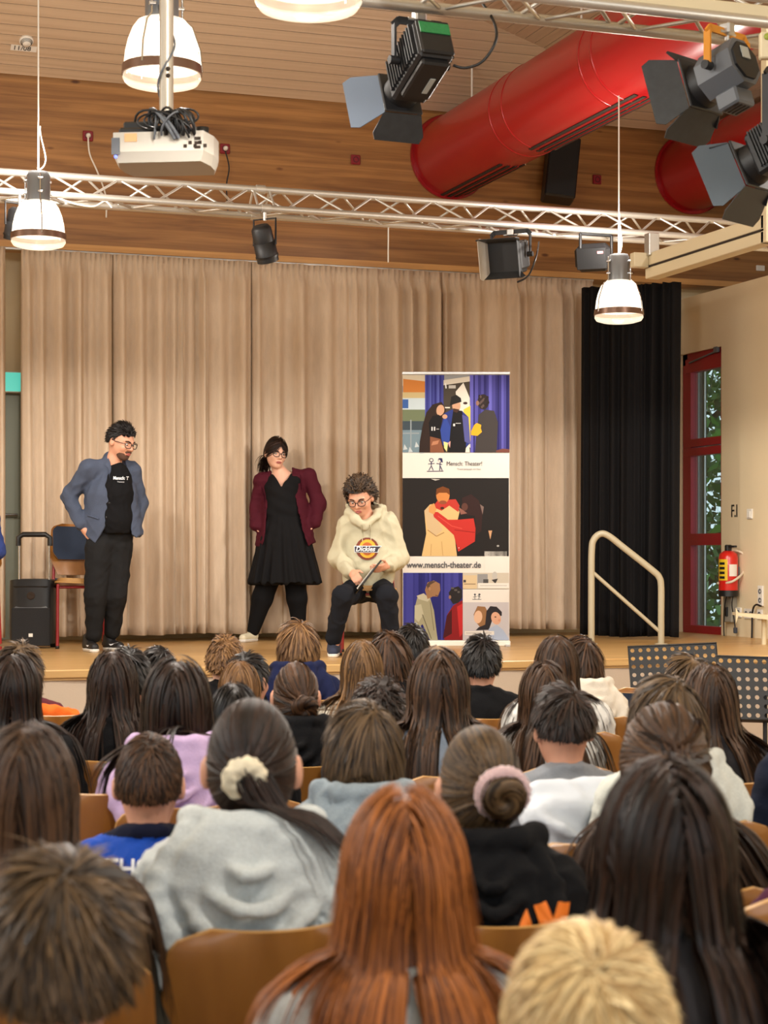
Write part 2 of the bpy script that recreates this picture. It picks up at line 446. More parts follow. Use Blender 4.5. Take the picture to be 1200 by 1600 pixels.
# tall windows of the hall that let the daylight in (behind and left of the camera)
for i, yc in enumerate((1.2, 3.3, 5.4, 7.4)):
    w = thing('window_%d' % (i+2), 'tall hall window in the left wall', 'window'); w['kind'] = 'structure'
    m = MB(); m.box((XL-0.1, yc-0.95, 3.4), (0.1, 0.1, 3.6)); m.box((XL-0.1, yc+0.95, 3.4), (0.1, 0.1, 3.6)); m.box((XL-0.1, yc, 5.15), (0.1, 1.9, 0.1)); m.box((XL-0.1, yc, 1.65), (0.1, 1.9, 0.1))
    m.build('window_frame', M_red, w)
    MB().box((XL-0.12, yc, 3.4), (0.012, 1.8, 3.4)).build('pane', gl, w)
# ------------------------------------------------------------------ curtains
def curtain(name, pts, z0, z1, folds, amp, m, seed, label, header=True, flare=0.0, lean=0.0):
    """hanging pleated cloth along a floor polyline pts [(x,y)...]"""
    r = random.Random(seed)
    pts = [Vector((p[0], p[1], 0)) for p in pts]
    seg = [(pts[i+1]-pts[i]).length for i in range(len(pts)-1)]; L = sum(seg)
    def along(t):
        s = t*L
        for i, g in enumerate(seg):
            if s <= g or i == len(seg)-1:
                d = (pts[i+1]-pts[i]).normalized(); return pts[i]+d*s, Vector((d.y, -d.x, 0))
            s -= g
    # irregular fold phases
    w = [0.4+1.4*r.random()**1.3 for _ in range(folds)]; W = sum(w); cum = [0]
    for q in w: cum.append(cum[-1]+q/W)
    hgt = [0.3+0.9*r.random() for _ in range(folds)]
    def phase(t):
        for i in range(folds):
            if t <= cum[i+1] or i == folds-1: return i, (t-cum[i])/(cum[i+1]-cum[i])
    ph = [r.random()*6 for _ in range(6)]
    nu, nv = folds*9+1, 34
    mb = MB(); vs = []
    for j in range(nv):
        v = j/(nv-1); z = z0+(z1-z0)*v
        for i in range(nu):
            t = i/(nu-1)
            tt = min(1, max(0, t+0.004*math.sin(v*3+t*40+ph[0])*(1-v)))
            k, f = phase(tt)
            a = amp*hgt[k]*(1.0-0.30*v)*(0.75-1.0*math.cos(2*PI*f))*0.8-0.02*amp*math.cos(6*PI*f+k)
            a += amp*0.22*math.sin(2*PI*f*2+ph[1]+k+v*2.0)*(1-v)*hgt[(k+1) % folds]
            a += 0.015*math.sin(t*23+v*2+ph[2])
            if header and v > 0.955: a = a*0.35+0.012*math.sin(t*folds*2*PI*3)
            p, n = along(t)
            p = p+n*(a+flare*(1-v))
            vs.append((p.x+lean*(1-v), p.y, z+0.006*math.sin(t*9+ph[3])*(1-v)))
    fs = [(j*nu+i, j*nu+i+1, (j+1)*nu+i+1, (j+1)*nu+i) for j in range(nv-1) for i in range(nu-1)]
    mb.add(vs, fs, True)
    o = mb.build(name, m)
    so = o.modifiers.new('thickness', 'SOLIDIFY'); so.thickness = 0.004
    return tag(o, label, 'curtain')
M_curt = mat('taupe_curtain_cloth', (205, 185, 162), 0.85, bump=0.25, bscale=160, var=0.05, vscale=30, stretch=(1, 1, 0.25), spec=0.2)
M_bcurt = mat('black_curtain_cloth', (24, 23, 24), 0.9, spec=0.15, bump=0.3, bscale=120)
YC = 14.38
def cx(px): return atY(px, 700, YC).x
zc0, zc1 = STAGE+0.06, zb-0.06
for i, (a, b, nf, lab) in enumerate(((33, 176, 6, 'taupe stage curtain panel behind the wheeled loudspeaker, left of the seam'),
                                     (177, 392, 9, 'taupe stage curtain panel behind the man in the blue jacket'),
                                     (393, 690, 12, 'taupe stage curtain panel behind the woman in the burgundy jacket'),
                                     (689, 926, 10, 'taupe stage curtain panel behind the printed banner, next to the black curtain'))):
    curtain('stage_curtain', [(cx(a), YC), (cx(b), YC)], zc0, zc1, nf, 0.095, M_curt, 11+i, lab)['group'] = 'taupe stage curtains'
curtain('stage_curtain', [(cx(-90), YC-0.05), (cx(7), YC-0.05)], zc0, zc1, 5, 0.06, M_curt, 31, 'narrow edge of taupe curtain left of the grey door')['group'] = 'taupe stage curtains'
bpts = [P(908, 1000, 15.35), P(960, 1000, 15.25), P(1012, 1000, 15.15), P(1064, 1000, 15.02)]
curtain('black_curtain', [(p.x, p.y) for p in bpts], STAGE+0.02, atX(1040, 436, 7.4).z-0.1, 11, 0.075, M_bcurt, 5, 'long black curtain between the taupe curtain and the red window', header=False, flare=0.05)
rail = MB().box(((cx(-90)+cx(930))/2, YC+0.05, zc1+0.02), (cx(930)-cx(-90), 0.04, 0.04)).build('curtain_rail', M_alu); tag(rail, 'metal curtain rail under the wooden beam', 'curtain rail')

# grey door and green sign behind the left curtain gap
dr = thing('door_1', 'grey-green door behind the curtain gap on the left', 'door'); dr['kind'] = 'structure'
q = atY(14, 700, 14.98)
MB().bbox((q.x-0.25, 15.0, STAGE+1.0), (0.95, 0.06, 2.0), 0.01).build('door_leaf', mat('grey_green_door', (128, 132, 116), 0.5), dr)
MB().tube([(q.x-0.08, 14.92, STAGE+1.02), (q.x+0.06, 14.92, STAGE+1.02)], 0.012, 8).build('door_handle', M_chrome, dr)
es = thing('exit_sign', 'lit green emergency sign above the grey door, half hidden by the curtain', 'exit sign', (q.x-0.05, 14.9, atY(14, 597, 14.9).z))
MB().bbox((0, 0, 0), (0.32, 0.05, 0.17), 0.006).build('sign_housing', M_whitepl, es)
MB().box((0, -0.028, 0), (0.30, 0.004, 0.15)).build('sign_face', mat('green_sign_light', (70, 170, 150), 0.4, emit=(90, 200, 180), es=1.4), es)

# ------------------------------------------------------------------ lighting truss
M_truss = mat('truss_aluminium', (206, 203, 196), 0.42, metal=0.75)
cyl1 = MB().lathe([(0, -0.5), (1, -0.5), (1, -0.5), (1, 0.5), (1, 0.5), (0, 0.5)], 10).mesh('round_bar'); cyl1.materials.append(M_truss)
def rod(name, a, b, r, parent, me=None):
    a, b = Vector(a), Vector(b); o = bpy.data.objects.new(name, me or cyl1); COL.objects.link(o); o.parent = parent
    M = align(b-a).to_4x4(); M = Matrix.Translation((a+b)/2) @ M @ Matrix.Diagonal((r, r, (b-a).length, 1)); o.matrix_local = M; return o
def truss(label, x0, x1, y, ztop, base, h, r, rb, bay, off):
    t = thing('lighting_truss', label, 'truss', (0, 0, 0))
    T, F, B = Vector((0, y, ztop)), Vector((0, y-base/2, ztop-h)), Vector((0, y+base/2, ztop-h))
    X = lambda v, x: Vector((x, v.y, v.z))
    for v in (T, F, B): rod('chord', X(v, x0), X(v, x1), r, t)
    n = int((x1-x0)/bay)
    for k in range(n):
        xa = x0+off+k*bay
        for (A, Bm, o2) in ((F, T, 0.0), (B, T, bay/2), (F, B, bay/4)):
            if xa+o2+bay > x1: continue
            rod('brace', X(A, xa+o2), X(Bm, xa+o2+bay/2), rb, t); rod('brace', X(Bm, xa+o2+bay/2), X(A, xa+o2+bay), rb, t)
    return t, T, F, B
YT = 11.62
zt = atY(130, 277, YT).z
T1, tT, tF, tB = truss('silver lattice truss spanning above the stage front', -1.5, 7.9, YT, zt, 0.27, 0.15, 0.0225, 0.0085, 0.43, 0.12)
jx = atY(407, 300, YT).x
for v in (tT, tF, tB):
    j = MB().lathe([(0, -0.03), (0.03, -0.03), (0.03, -0.03), (0.03, 0.03), (0.03, 0.03), (0, 0.03)], 12, rotM('Y', PI/2)).build('coupler', M_truss, T1); j.location = (jx, v.y, v.z)
for dx in (-0.05, 0.06):
    for v in (tF, tB): rod('brace', (jx+dx, v.y, v.z), (jx+dx, tT.y, tT.z), 0.0085, T1)
YT2 = P(900, 40, 7.4).y
z2 = P(900, 37, 7.4).z
T2, t2T, t2F, t2B = truss('silver lattice truss close above the audience at the top right', P(560, 0, 7.0).x, 7.5, YT2-0.135, z2+0.15, 0.27, 0.15, 0.0235, 0.0085, 0.43, 0.05)

# ------------------------------------------------------------------ pendant lamps
def lamp_glass(name='lit_lamp_glass', strength=1.7, col=(1.0, 0.86, 0.68, 1)):
    m = bpy.data.materials.new(name); m.use_nodes = True; nt = m.node_tree; nt.nodes.remove(nt.nodes['Principled BSDF']); L = nt.links.new
    tr = nt.nodes.new('ShaderNodeBsdfTransparent'); gl_ = nt.nodes.new('ShaderNodeBsdfGlossy'); gl_.inputs['Roughness'].default_value = 0.12
    em = nt.nodes.new('ShaderNodeEmission'); em.inputs[0].default_value = col; em.inputs[1].default_value = strength
    m1 = nt.nodes.new('ShaderNodeMixShader'); m1.inputs[0].default_value = 0.25; L(tr.outputs[0], m1.inputs[1]); L(gl_.outputs[0], m1.inputs[2])
    a = nt.nodes.new('ShaderNodeAddShader'); L(m1.outputs[0], a.inputs[0]); L(em.outputs[0], a.inputs[1]); L(a.outputs[0], nt.nodes['Material Output'].inputs[0])
    return m
M_lglass = lamp_glass(); M_lglass2 = lamp_glass('lit_lower_glass', 1.0, (1.0, 0.84, 0.60, 1))
M_bulb = mat('lit_bulb', (255, 250, 240), 0.3, emit=(255, 238, 214), es=26.0)
M_rim = mat('lamp_rim', (120, 92, 76), 0.35, metal=0.6)
M_hous = mat('lamp_housing', (120, 122, 124), 0.4, metal=0.6)
LR = 0.165
def make_lamp():
    t = thing('pendant_lamp', '', 'pendant lamp')
    MB().lathe([(0, 0.42), (0.06, 0.42), (0.06, 0.42), (0.07, 0.40), (0.07, 0.24), (0.07, 0.24), (0.0, 0.24)], 28).build('gear_housing', M_hous, t)
    prof = [(0.075, 0.245), (0.10, 0.235), (0.122, 0.205), (0.14, 0.16), (0.152, 0.11), (0.158, 0.055), (0.160, 0.04)]
    MB().lathe(prof, 36).build('glass_bell', M_lglass, t)
    MB().lathe([(0.160, 0.05), (LR, 0.05), (LR, 0.05), (LR+0.002, 0.012), (LR+0.002, 0.012), (0.158, 0.012)], 36).build('rim', M_rim, t)
    MB().lathe([(0.160, 0.014), (0.163, -0.002), (0.150, -0.022), (0.11, -0.034), (0.05, -0.038), (0.0, -0.038)], 36).build('lower_glass', M_lglass2, t)
    MB().lathe([(0, 0.08), (0.03, 0.085), (0.042, 0.11), (0.042, 0.17), (0.03, 0.23), (0, 0.235)], 16).build('bulb', M_bulb, t)
    for k in range(3):
        a = 2*PI*k/3+0.5; c, s = math.cos(a), math.sin(a)
        br = MB().tube([(0.085*c, 0.085*s, 0.40), (0.085*c, 0.085*s, 0.25), (0.125*c, 0.125*s, 0.215), (0.158*c, 0.158*s, 0.12), (0.167*c, 0.167*s, 0.03)], 0.005, 6)
        br.bbox((0.08*c, 0.08*s, 0.37), (0.03, 0.03, 0.012), 0.003); br.bbox((0.08*c, 0.08*s, 0.29), (0.03, 0.03, 0.012), 0.003)
        br.build('bracket', M_chrome, t)
    MB().tube([(0, 0, 0.42), (0, 0, 2.6)], 0.005, 6).build('suspension_wire', M_whitepl, t)
    MB().tube(bez((0.0, 0, 0.43), (0.10, 0, 0.48), (0.0, 0, 0.60), (0.012, 0, 0.7), 12), 0.004, 6).build('power_cord', M_whitepl, t)
    l = bpy.data.lights.new('lamp_light', 'SPOT'); l.energy = LAMP_POWER; l.color = LAMP_COLOR; l.shadow_soft_size = 0.06; l.spot_size = math.radians(172); l.spot_blend = 0.12
    lo = bpy.data.objects.new('lamp_light', l); COL.objects.link(lo); lo.parent = t; lo.location = (0, 0, -0.07)
    l2 = bpy.data.lights.new('lamp_uplight', 'POINT'); l2.energy = LAMP_POWER*0.6; l2.color = LAMP_COLOR; l2.shadow_soft_size = 0.08
    lo2 = bpy.data.objects.new('lamp_uplight', l2); COL.objects.link(lo2); lo2.parent = t; lo2.location = (0, 0, 0.5)
    return t
lamp0 = make_lamp()
def rimZ(py, d): return CAMZ+(HOR-py)/FPX*d
lamp_spots = [((60, 378, 11.0), 'lit glass bell pendant lamp at the far left in front of the truss'),
              ((967, 496, 12.2), 'lit glass bell pendant lamp in front of the black curtain'),
              ((253, 122, 7.6), 'lit glass bell pendant lamp behind the projector pole'),
              ((482, 2, 5.55), 'largest lit glass pendant lamp cut off by the top edge')]
lamps = []
for i, (s, lab) in enumerate(lamp_spots):
    o = lamp0 if i == 0 else copy_tree(lamp0)
    o.location = P(*s); o['label'] = lab; o['group'] = 'glass bell pendant lamps'; o.rotation_euler.z = 0.7*i; lamps.append(o)
for ch in lamps[1].children:          # this one hangs from the duct above it
    if ch.name.startswith('suspension_wire'): ch.scale.z = (atY(703, 246, YB).z-0.335-lamps[1].location.z)/2.6; 
for i, (x, y, lab) in enumerate(((5.6, 7.4, 'pendant lamp outside the right edge of the picture'), (-2.2, 11.1, 'pendant lamp outside the left edge over the stage front'),
                                 (-2.2, 7.4, 'pendant lamp outside the left edge over the audience'), (1.6, 1.6, 'pendant lamp above the camera'), (5.6, 3.6, 'pendant lamp outside the right edge near the rear'),
                                 (-2.2, 3.6, 'pendant lamp outside the left edge near the rear'))):
    o = copy_tree(lamp0); o.location = (x, y, 3.35); o['label'] = lab; o['group'] = 'glass bell pendant lamps'

# ------------------------------------------------------------------ red ventilation ducts
def duct(px, py, label, y_near, slots, rings):
    c = atY(px, py, YB); R = 0.335
    t = thing('ventilation_duct', label, 'duct', (c.x, 0, c.z))
    ys = sorted([YB+0.02]+rings+[y_near], reverse=True)
    for a, b in zip(ys[:-1], ys[1:]):
        MB().lathe([(R, -(a-b)/2+0.004), (R, (a-b)/2-0.004)], 48, rotM('X', PI/2), (0, (a+b)/2, 0)).build('duct_section', M_redduct, t)
    for y in rings:
        MB().lathe([(R-0.002, -0.012), (R+0.004, -0.010), (R+0.004, 0.010), (R-0.002, 0.012)], 48, rotM('X', PI/2), (0, y, 0)).build('flange', M_redduct, t)
    MB().lathe([(R, 0.0), (R+0.03, 0.0), (R+0.03, 0.0), (R+0.03, 0.02)], 48, rotM('X', PI/2), (0, YB-0.005, 0)).build('wall_collar', M_redduct, t)
    for (ya, yb) in slots:
        for ph in (20, 9, -2, -13):
            a = math.radians(ph); rr = R+0.001
            cpt = Vector((rr*math.sin(a), (ya+yb)/2, -rr*math.cos(a)))
            ex = Vector((math.cos(a), 0, math.sin(a)))
            M = frame(cpt, ex, (0, 1, 0)).to_3x3()
            MB().box(cpt, (0.026, abs(yb-ya), 0.012), M).build('air_slot', M_dark, t)
            MB().box(cpt+ex*0.017, (0.006, abs(yb-ya), 0.022), M).build('slot_lip', M_chrome if ph == 20 else M_redduct, t)
    for yy in ((YB-0.5), (YB-2.6)):
        MB().tube([(0, yy, R), (0, yy, R+0.75)], 0.009, 8).build('hanger_rod', M_whitepl, t)
    return t
cD = atY(703, 246, YB)
def dy_at(px, xo=0.0): return P(px, 0, dX(px, cD.x+xo)).y
duct(703, 246, 'long glossy red ventilation duct with dark air slots', 8.0, [(dy_at(688, .05), dy_at(806, .05)), (dy_at(852, .05), dy_at(1020, .05))],
     [dy_at(826, .0), dy_at(846, .0), dy_at(972, .0), dy_at(992, .0)])
duct(1079, 272, 'shorter red ventilation duct at the far right', 8.0, [], [13.6, 12.6, 11.4])

# ------------------------------------------------------------------ theatre lamps
def box_spot(name, label, hang, pan, tilt, dims, body_m, door_m, yoke, doors, clampup=0.14, strap=None, plate=None, ribs=True, octo=False, door_len=0.16, doorw=(1.0, 1.0)):
    """spotlight hung at point `hang` (pipe), yoke below it; front looks along +y turned by pan about z and tilted down"""
    W, H, L = dims
    t = thing(name, label, 'spotlight', hang, pan)
    R3 = rotM('X', -tilt)
    c = Vector((0, 0, -clampup-yoke))
    def pt(x, y, z): return c+R3 @ Vector((x, y, z))
    if octo:
        k = 0.3; poly = [(-W/2, -H/2+k*H), (-W/2+k*W, -H/2), (W/2-k*W, -H/2), (W/2, -H/2+k*H), (W/2, H/2-k*H), (W/2-k*W, H/2), (-W/2+k*W, H/2), (-W/2, H/2-k*H)]
        A = frame((0, 0, 0), (1, 0, 0), (0, 0, 1)).to_3x3()
        MB().prism(poly, L, R3 @ A, c).build('lamp_body', body_m, t)
        MB().prism([(x*0.8, y*0.8) for x, y in poly], 0.012, R3 @ A, pt(0, -L/2-0.004, 0)).build('rear_cap', M_black, t)
        MB().bbox(pt(0, 0, -H/2-0.035), (W*0.62, L*0.6, 0.07), 0.008, R3).build('vent_box', body_m, t)
        for i in range(4): MB().box(pt(-W*0.2+i*W*0.13, 0, -H/2-0.071), (0.01, L*0.4, 0.003), R3).build('vent_slot', M_dark, t)
    else:
        MB().bbox(c, (W, L, H), 0.012, R3).build('lamp_body', body_m, t)
        MB().bbox(pt(0, -L/2-0.008, 0), (W*0.96, 0.02, H*0.96), 0.008, R3).build('rear_cap', M_blackp, t)
        MB().bbox(pt(0, -0.02, -H/2-0.012), (W*0.8, L*0.75, 0.03), 0.008, R3).build('base_tray', M_blackp, t)
    if ribs:
        for i in range(12):
            for sx in (-1, 1): MB().box(pt(sx*(W/2+0.006), -L/2+0.03+i*(L-0.05)/12, 0.01), (0.014, 0.006, H*0.85), R3).build('cooling_rib', body_m, t)
    MB().lathe([(0.0, -0.01), (min(W, H)*0.46, -0.01), (min(W, H)*0.46, -0.01), (min(W, H)*0.50, 0.05), (min(W, H)*0.50, 0.05), (min(W, H)*0.42, 0.05), (min(W, H)*0.42, 0.05), (0.0, 0.03)], 24,
               R3 @ rotM('X', -PI/2), pt(0, L/2, 0)).build('lens_barrel', M_black, t)
    MB().bbox(pt(0, L/2+0.05, 0), (W*1.12, 0.012, H*1.12), 0.004, R3).build('door_frame', M_black, t)
    for k, (open_, ln, m_) in enumerate(doors):      # top, right, bottom, left
        ang = math.radians(open_); w_ = (W if k in (0, 2) else H)*1.1*doorw[0]
        poly = [(-w_*0.5, 0), (w_*0.5, 0), (w_*0.68, ln*0.75), (w_*0.6, ln), (-w_*0.6, ln), (-w_*0.68, ln*0.75)]
        ax = [Vector((1, 0, 0)), Vector((0, 0, -1)), Vector((-1, 0, 0)), Vector((0, 0, 1))][k]
        nrm = [Vector((0, 0, 1)), Vector((1, 0, 0)), Vector((0, 0, -1)), Vector((-1, 0, 0))][k]
        out = Vector((0, math.cos(ang), 0))+nrm*math.sin(ang)
        A = frame((0, 0, 0), ax, out).to_3x3()
        base = Vector((0, L/2+0.06, 0))+nrm*((H if k in (0, 2) else W)*0.53)
        MB().prism(poly, 0.004, R3 @ A, c+R3 @ base).build('barn_door', m_ or door_m, t)
    yw = W/2+0.035
    ypts = [(-yw, 0, c.z), (-yw, 0, -clampup-0.02), (-yw+0.02, 0, -clampup), (yw-0.02, 0, -clampup), (yw, 0, -clampup-0.02), (yw, 0, c.z)]
    ym = MB()
    for a, b in zip(ypts[:-1], ypts[1:]):
        a, b = Vector(a), Vector(b); ym.box((a+b)/2, (0.010, 0.03, (b-a).length+0.008), align(b-a) if abs((b-a).z) < 1e-3 or abs((b-a).x) > 1e-3 else None)
    ym.build('yoke', M_black if strap is None else strap, t)
    for sx in (-1, 1): MB().lathe([(0, -0.02), (0.018, -0.02), (0.018, -0.02), (0.018, 0.02), (0.018, 0.02), (0, 0.02)], 10, rotM('Y', PI/2), (sx*yw, 0, c.z)).build('yoke_knob', M_black, t)
    cl = MB().tube([(0, 0, -clampup-0.03), (0, 0, -0.03)], 0.010, 8); cl.bbox((0, 0, -0.035), (0.05, 0.05, 0.05), 0.008); cl.tube([(0.05, 0, -0.05), (-0.05, 0, -0.05)], 0.008, 8)
    cl.build('clamp', M_alu, t)
    if plate is not None:
        for (nm, pos, d, m_) in plate: MB().box(pt(*pos), d, R3).build(nm, m_, t)
    return t
M_bluegrey = mat('blue_grey_door', (92, 104, 120), 0.45)
M_charcoal = mat('charcoal_door', (40, 42, 44), 0.6, var=0.2, vscale=30)
M_lightgrey = mat('light_grey_door', (196, 190, 180), 0.5)
M_green = mat('green_sticker', (34, 112, 60), 0.5, var=0.15, vscale=60)
M_sticker = mat('grey_sticker', (168, 170, 164), 0.6)
W, H, L = 0.15, 0.165, 0.30
box_spot('theatre_spotlight', 'black ribbed spotlight with green label and open barn doors, top centre', P(655, 12, 7.25), math.radians(24)-YAW, math.radians(24), (W, H, L), M_black, M_charcoal, 0.16,
         [(20, 0.13, M_charcoal), (25, 0.12, M_charcoal), (35, 0.12, M_charcoal), (50, 0.15, M_bluegrey)], clampup=0.06,
         plate=[('maker_label', (0, -L/2-0.02, 0.035), (W*0.86, 0.004, 0.05), M_green), ('warning_sticker', (0.02, 0.0, -H/2-0.0285), (0.022, 0.09, 0.003), M_sticker)])
box_spot('theatre_spotlight', 'grey spotlight with orange strap and dark barn doors, top right', P(1136, 32, 7.2), math.radians(44)-YAW, math.radians(17), (0.19, 0.19, 0.17), M_grey, M_charcoal, 0.15,
         [(70, 0.05, M_charcoal), (20, 0.05, M_charcoal), (30, 0.15, M_charcoal), (30, 0.14, M_charcoal)], clampup=0.05, strap=mat('orange_strap', (206, 134, 30), 0.6), ribs=False, octo=True,
         plate=[('maker_label', (0.0, -0.099, 0.03), (0.05, 0.004, 0.05), M_sticker)])
box_spot('theatre_spotlight', 'black ribbed spotlight cut off by the right edge with slate barn doors', P(1222, 85, 7.0), math.radians(48)-YAW, math.radians(24), (0.17, 0.18, 0.2), M_black, M_charcoal, 0.27,
         [(10, 0.08, M_charcoal), (10, 0.05, M_charcoal), (30, 0.15, M_black), (25, 0.14, mat('slate_door', (62, 74, 84), 0.5))], clampup=0.08)
box_spot('theatre_spotlight', 'black barn-door spotlight facing the hall under the stage truss, right of centre', Vector((atY(786, 375, YT).x, tF.y, tF.z-0.02)), PI-math.radians(24)-YAW, math.radians(14), (0.21, 0.19, 0.16), M_black, M_charcoal, 0.16,
         [(15, 0.14, M_charcoal), (10, 0.13, M_lightgrey), (40, 0.06, M_charcoal), (8, 0.06, M_charcoal)], clampup=0.03, ribs=False)
lf = thing('flood_light', 'black boxy flood light under the stage truss beside the right pendant lamp', 'spotlight', Vector((atY(918, 385, YT).x, tF.y, tF.z-0.02)), 0)
Rm = (rotM('Z', math.radians(-38)) @ rotM('X', math.radians(16))).to_3x3()
MB().bbox((-0.02, 0, -0.17), (0.25, 0.13, 0.19), 0.04, Rm).build('lamp_body', M_black, lf)
MB().bbox(Vector((-0.02, 0, -0.17))+Rm @ Vector((0, -0.067, 0)), (0.21, 0.01, 0.15), 0.004, Rm).build('front_panel', M_blackp, lf)
MB().box(Vector((-0.02, 0, -0.17))+Rm @ Vector((0.065, -0.074, 0.04)), (0.04, 0.003, 0.016), Rm).build('badge', mat('red_white_badge', (220, 120, 120), 0.5), lf)
ym = MB()
for a, b in (((-0.12, 0, -0.17), (-0.12, 0, -0.01)), ((-0.12, 0, -0.01), (0.12, 0, -0.01)), ((0.12, 0, -0.01), (0.12, 0, -0.17))): ym.tube([a, b], 0.012, 6)
ym.build('yoke', M_black, lf)
def par_can(label, hang, r, ln, drop, direction):
    t = thing('par_can', label, 'spotlight', hang)
    c = Vector((0, 0, -drop)); R3 = align(direction)
    MB().lathe([(0, -ln*0.55), (r*0.7, -ln*0.55), (r*0.92, -ln*0.45), (r*0.95, -ln*0.1), (r*0.95, -ln*0.1), (r, -ln*0.1), (r, ln*0.45), (r, ln*0.45), (r*0.92, ln*0.45), (r*0.92, ln*0.45), (r*0.88, ln*0.1), (0, 0.05*ln)], 28, R3, c).build('can', M_black, t)
    MB().lathe([(r*1.0, -0.006), (r*1.06, -0.006), (r*1.06, -0.006), (r*1.06, 0.006), (r*1.06, 0.006), (r, 0.006)], 28, R3, c+R3 @ Vector((0, 0, ln*0.3))).build('front_ring', M_blackp, t)
    side = (R3 @ Vector((1, 0, 0))) if abs((R3 @ Vector((1, 0, 0))).z) < 0.5 else (R3 @ Vector((0, 1, 0)))
    ym = MB(); ym.tube([c+side*(r+0.01), Vector((side.x*(r+0.01), side.y*(r+0.01), -0.05)), Vector((-side.x*(r+0.01), -side.y*(r+0.01), -0.05)), c-side*(r+0.01)], 0.007, 6); ym.build('yoke', M_black, t)
    MB().tube([(0, 0, -0.06), (0, 0, 0.0)], 0.012, 8).build('clamp', M_alu, t)
    return t
par_can('small black can spotlight under the stage truss, above the woman', Vector((atY(405, 347, YT).x, tF.y, tF.z-0.02)), 0.072, 0.24, 0.22, (0.30, 0.30, -0.90))
par_can('black can spotlight at the left edge behind the left pendant lamp', Vector((atY(26, 330, YT).x, tF.y, tF.z-0.02)), 0.09, 0.20, 0.19, (-0.1, 0.25, -0.96))

# spot supply cable and other cords
tag(MB().tube(catmull([P(745, -6, 7.3), P(770, 30, 7.25), P(775, 62, 7.2), P(755, 95, 7.2), P(728, 106, 7.2), P(708, 102, 7.2)], 6), 0.006, 8).build('supply_cable', M_blackp), 'black supply cable looping to the black spotlight', 'cable')
tag(MB().tube(catmull([Vector((atY(137, 215, YB-.04).x, YB-0.06, atY(137, 215, YB).z)), atY(140, 240, YB-0.08), atY(152, 268, YB-0.08), atY(165, 305, YB-.06), atY(166, 340, YB-.05)], 5), 0.007, 6).build('socket_cable', M_whitepl), 'white cable hanging from the leftmost red socket', 'cable')
tag(MB().tube(catmull([atY(352, 236, YB-.06), atY(358, 262, YB-.07), atY(354, 290, YB-.06), atY(356, 330, YB-.06)], 5), 0.006, 6).build('socket_cable', M_blackp), 'black cable hanging from the red socket right of the projector', 'cable')
xs_ = [atY(q_, 330, YT).x for q_ in (84, 110, 140, 158, 168)]
tag(MB().tube(catmull([(xs_[0], tF.y, tF.z-0.018), (xs_[1], tF.y-0.01, tF.z-0.05), (xs_[2], tF.y-0.01, tF.z-0.06), (xs_[3], tF.y, tF.z-0.02), (xs_[4], tF.y-0.01, tF.z-0.06)], 5), 0.006, 6).build('truss_cable', M_whitepl), 'white cord slung under the truss beside the left lamp', 'cable')
tag(MB().tube(catmull([atY(842, 378, YT-.1), P(838, 400, 12.1), P(826, 430, 12.1), P(808, 441, 12.1)], 5), 0.006, 6).build('truss_cable', M_blackp), 'black cord hanging from the truss beside the barn-door spotlight', 'cable')
xq = atY(617, 352, YT).x
tag(MB().tube([(xq, tB.y, tB.z-0.015), (xq, tB.y, tB.z-0.26)], 0.005, 6).build('pull_cord', M_whitepl), 'thin white pull cord hanging from the truss in front of the curtain top', 'cord')

# ------------------------------------------------------------------ wall sockets, detector, loudspeaker
M_sock = mat('red_socket', (128, 24, 36), 0.4)
for px, py, plug, lab in ((137, 213, True, 'red wall socket with white plug, leftmost on the wooden beam'), (351, 233, True, 'red wall socket with plug, right of the projector'),
                          (555, 250, False, 'empty red wall socket left of the long duct'), (932, 281, False, 'empty red wall socket right of the black wall loudspeaker')):
    p = atY(px, py, YB); t = thing('wall_socket', lab, 'socket', (p.x, YB, p.z), group='red sockets on the beam')
    MB().bbox((0, -0.01, 0), (0.082, 0.02, 0.082), 0.006).build('socket_plate', M_sock, t)
    MB().lathe([(0.026, 0), (0.026, 0.004), (0.026, 0.004), (0.018, 0.004), (0.018, 0.004), (0.018, -0.004), (0, -0.004)], 18, rotM('X', PI/2), (0, -0.02, 0)).build('socket_well', mat('dark_red', (84, 12, 22), 0.5), t)
    if plug: MB().lathe([(0.018, 0), (0.02, 0.012), (0.014, 0.035), (0.005, 0.04), (0, 0.04)], 14, rotM('X', PI/2), (0, -0.022, 0)).build('plug', M_whitepl, t)
ws = thing('wall_loudspeaker', 'black loudspeaker mounted on the wooden beam between the red ducts', 'loudspeaker', atY(876, 266, YB-0.18), 0)
Rw = (rotM('Z', math.radians(-14)) @ rotM('X', math.radians(-8)) @ rotM('Y', math.radians(7))).to_3x3()
MB().bbox((0, 0, 0), (0.27, 0.22, 0.55), 0.015, Rw).build('cabinet', M_blackp, ws)
MB().bbox(Rw @ Vector((0, -0.114, 0)), (0.25, 0.008, 0.52), 0.003, Rw).build('grille', mat('black_grille', (24, 24, 26), 0.8, bump=0.4, bscale=300), ws)
MB().tube([(0, 0.08, 0), (0, 0.19, 0)], 0.02, 8).build('bracket', M_black, ws)
sd = thing('smoke_detector', 'white round smoke detector on the sloped ceiling with number tag', 'smoke detector')
sp = rayA(41, 62)
sd.matrix_world = Matrix.Translation(sp) @ align(nA).to_4x4()
MB().lathe([(0.055, 0.0), (0.055, 0.02), (0.055, 0.02), (0.042, 0.03), (0.03, 0.05), (0, 0.055)], 24).build('housing', M_whitepl, sd)
for k in range(4): MB().lathe([(0.044-0.004*k, 0.028+0.006*k), (0.046-0.004*k, 0.029+0.006*k), (0.044-0.004*k, 0.031+0.006*k)], 24).build('vent_ring', M_dark, sd)
M4 = Matrix.Translation(rayA(22, 76)+nA*0.012) @ frame((0, 0, 0), (1, 0, 0), -(Vector((0, -CT, ST)))*-1).to_4x4()
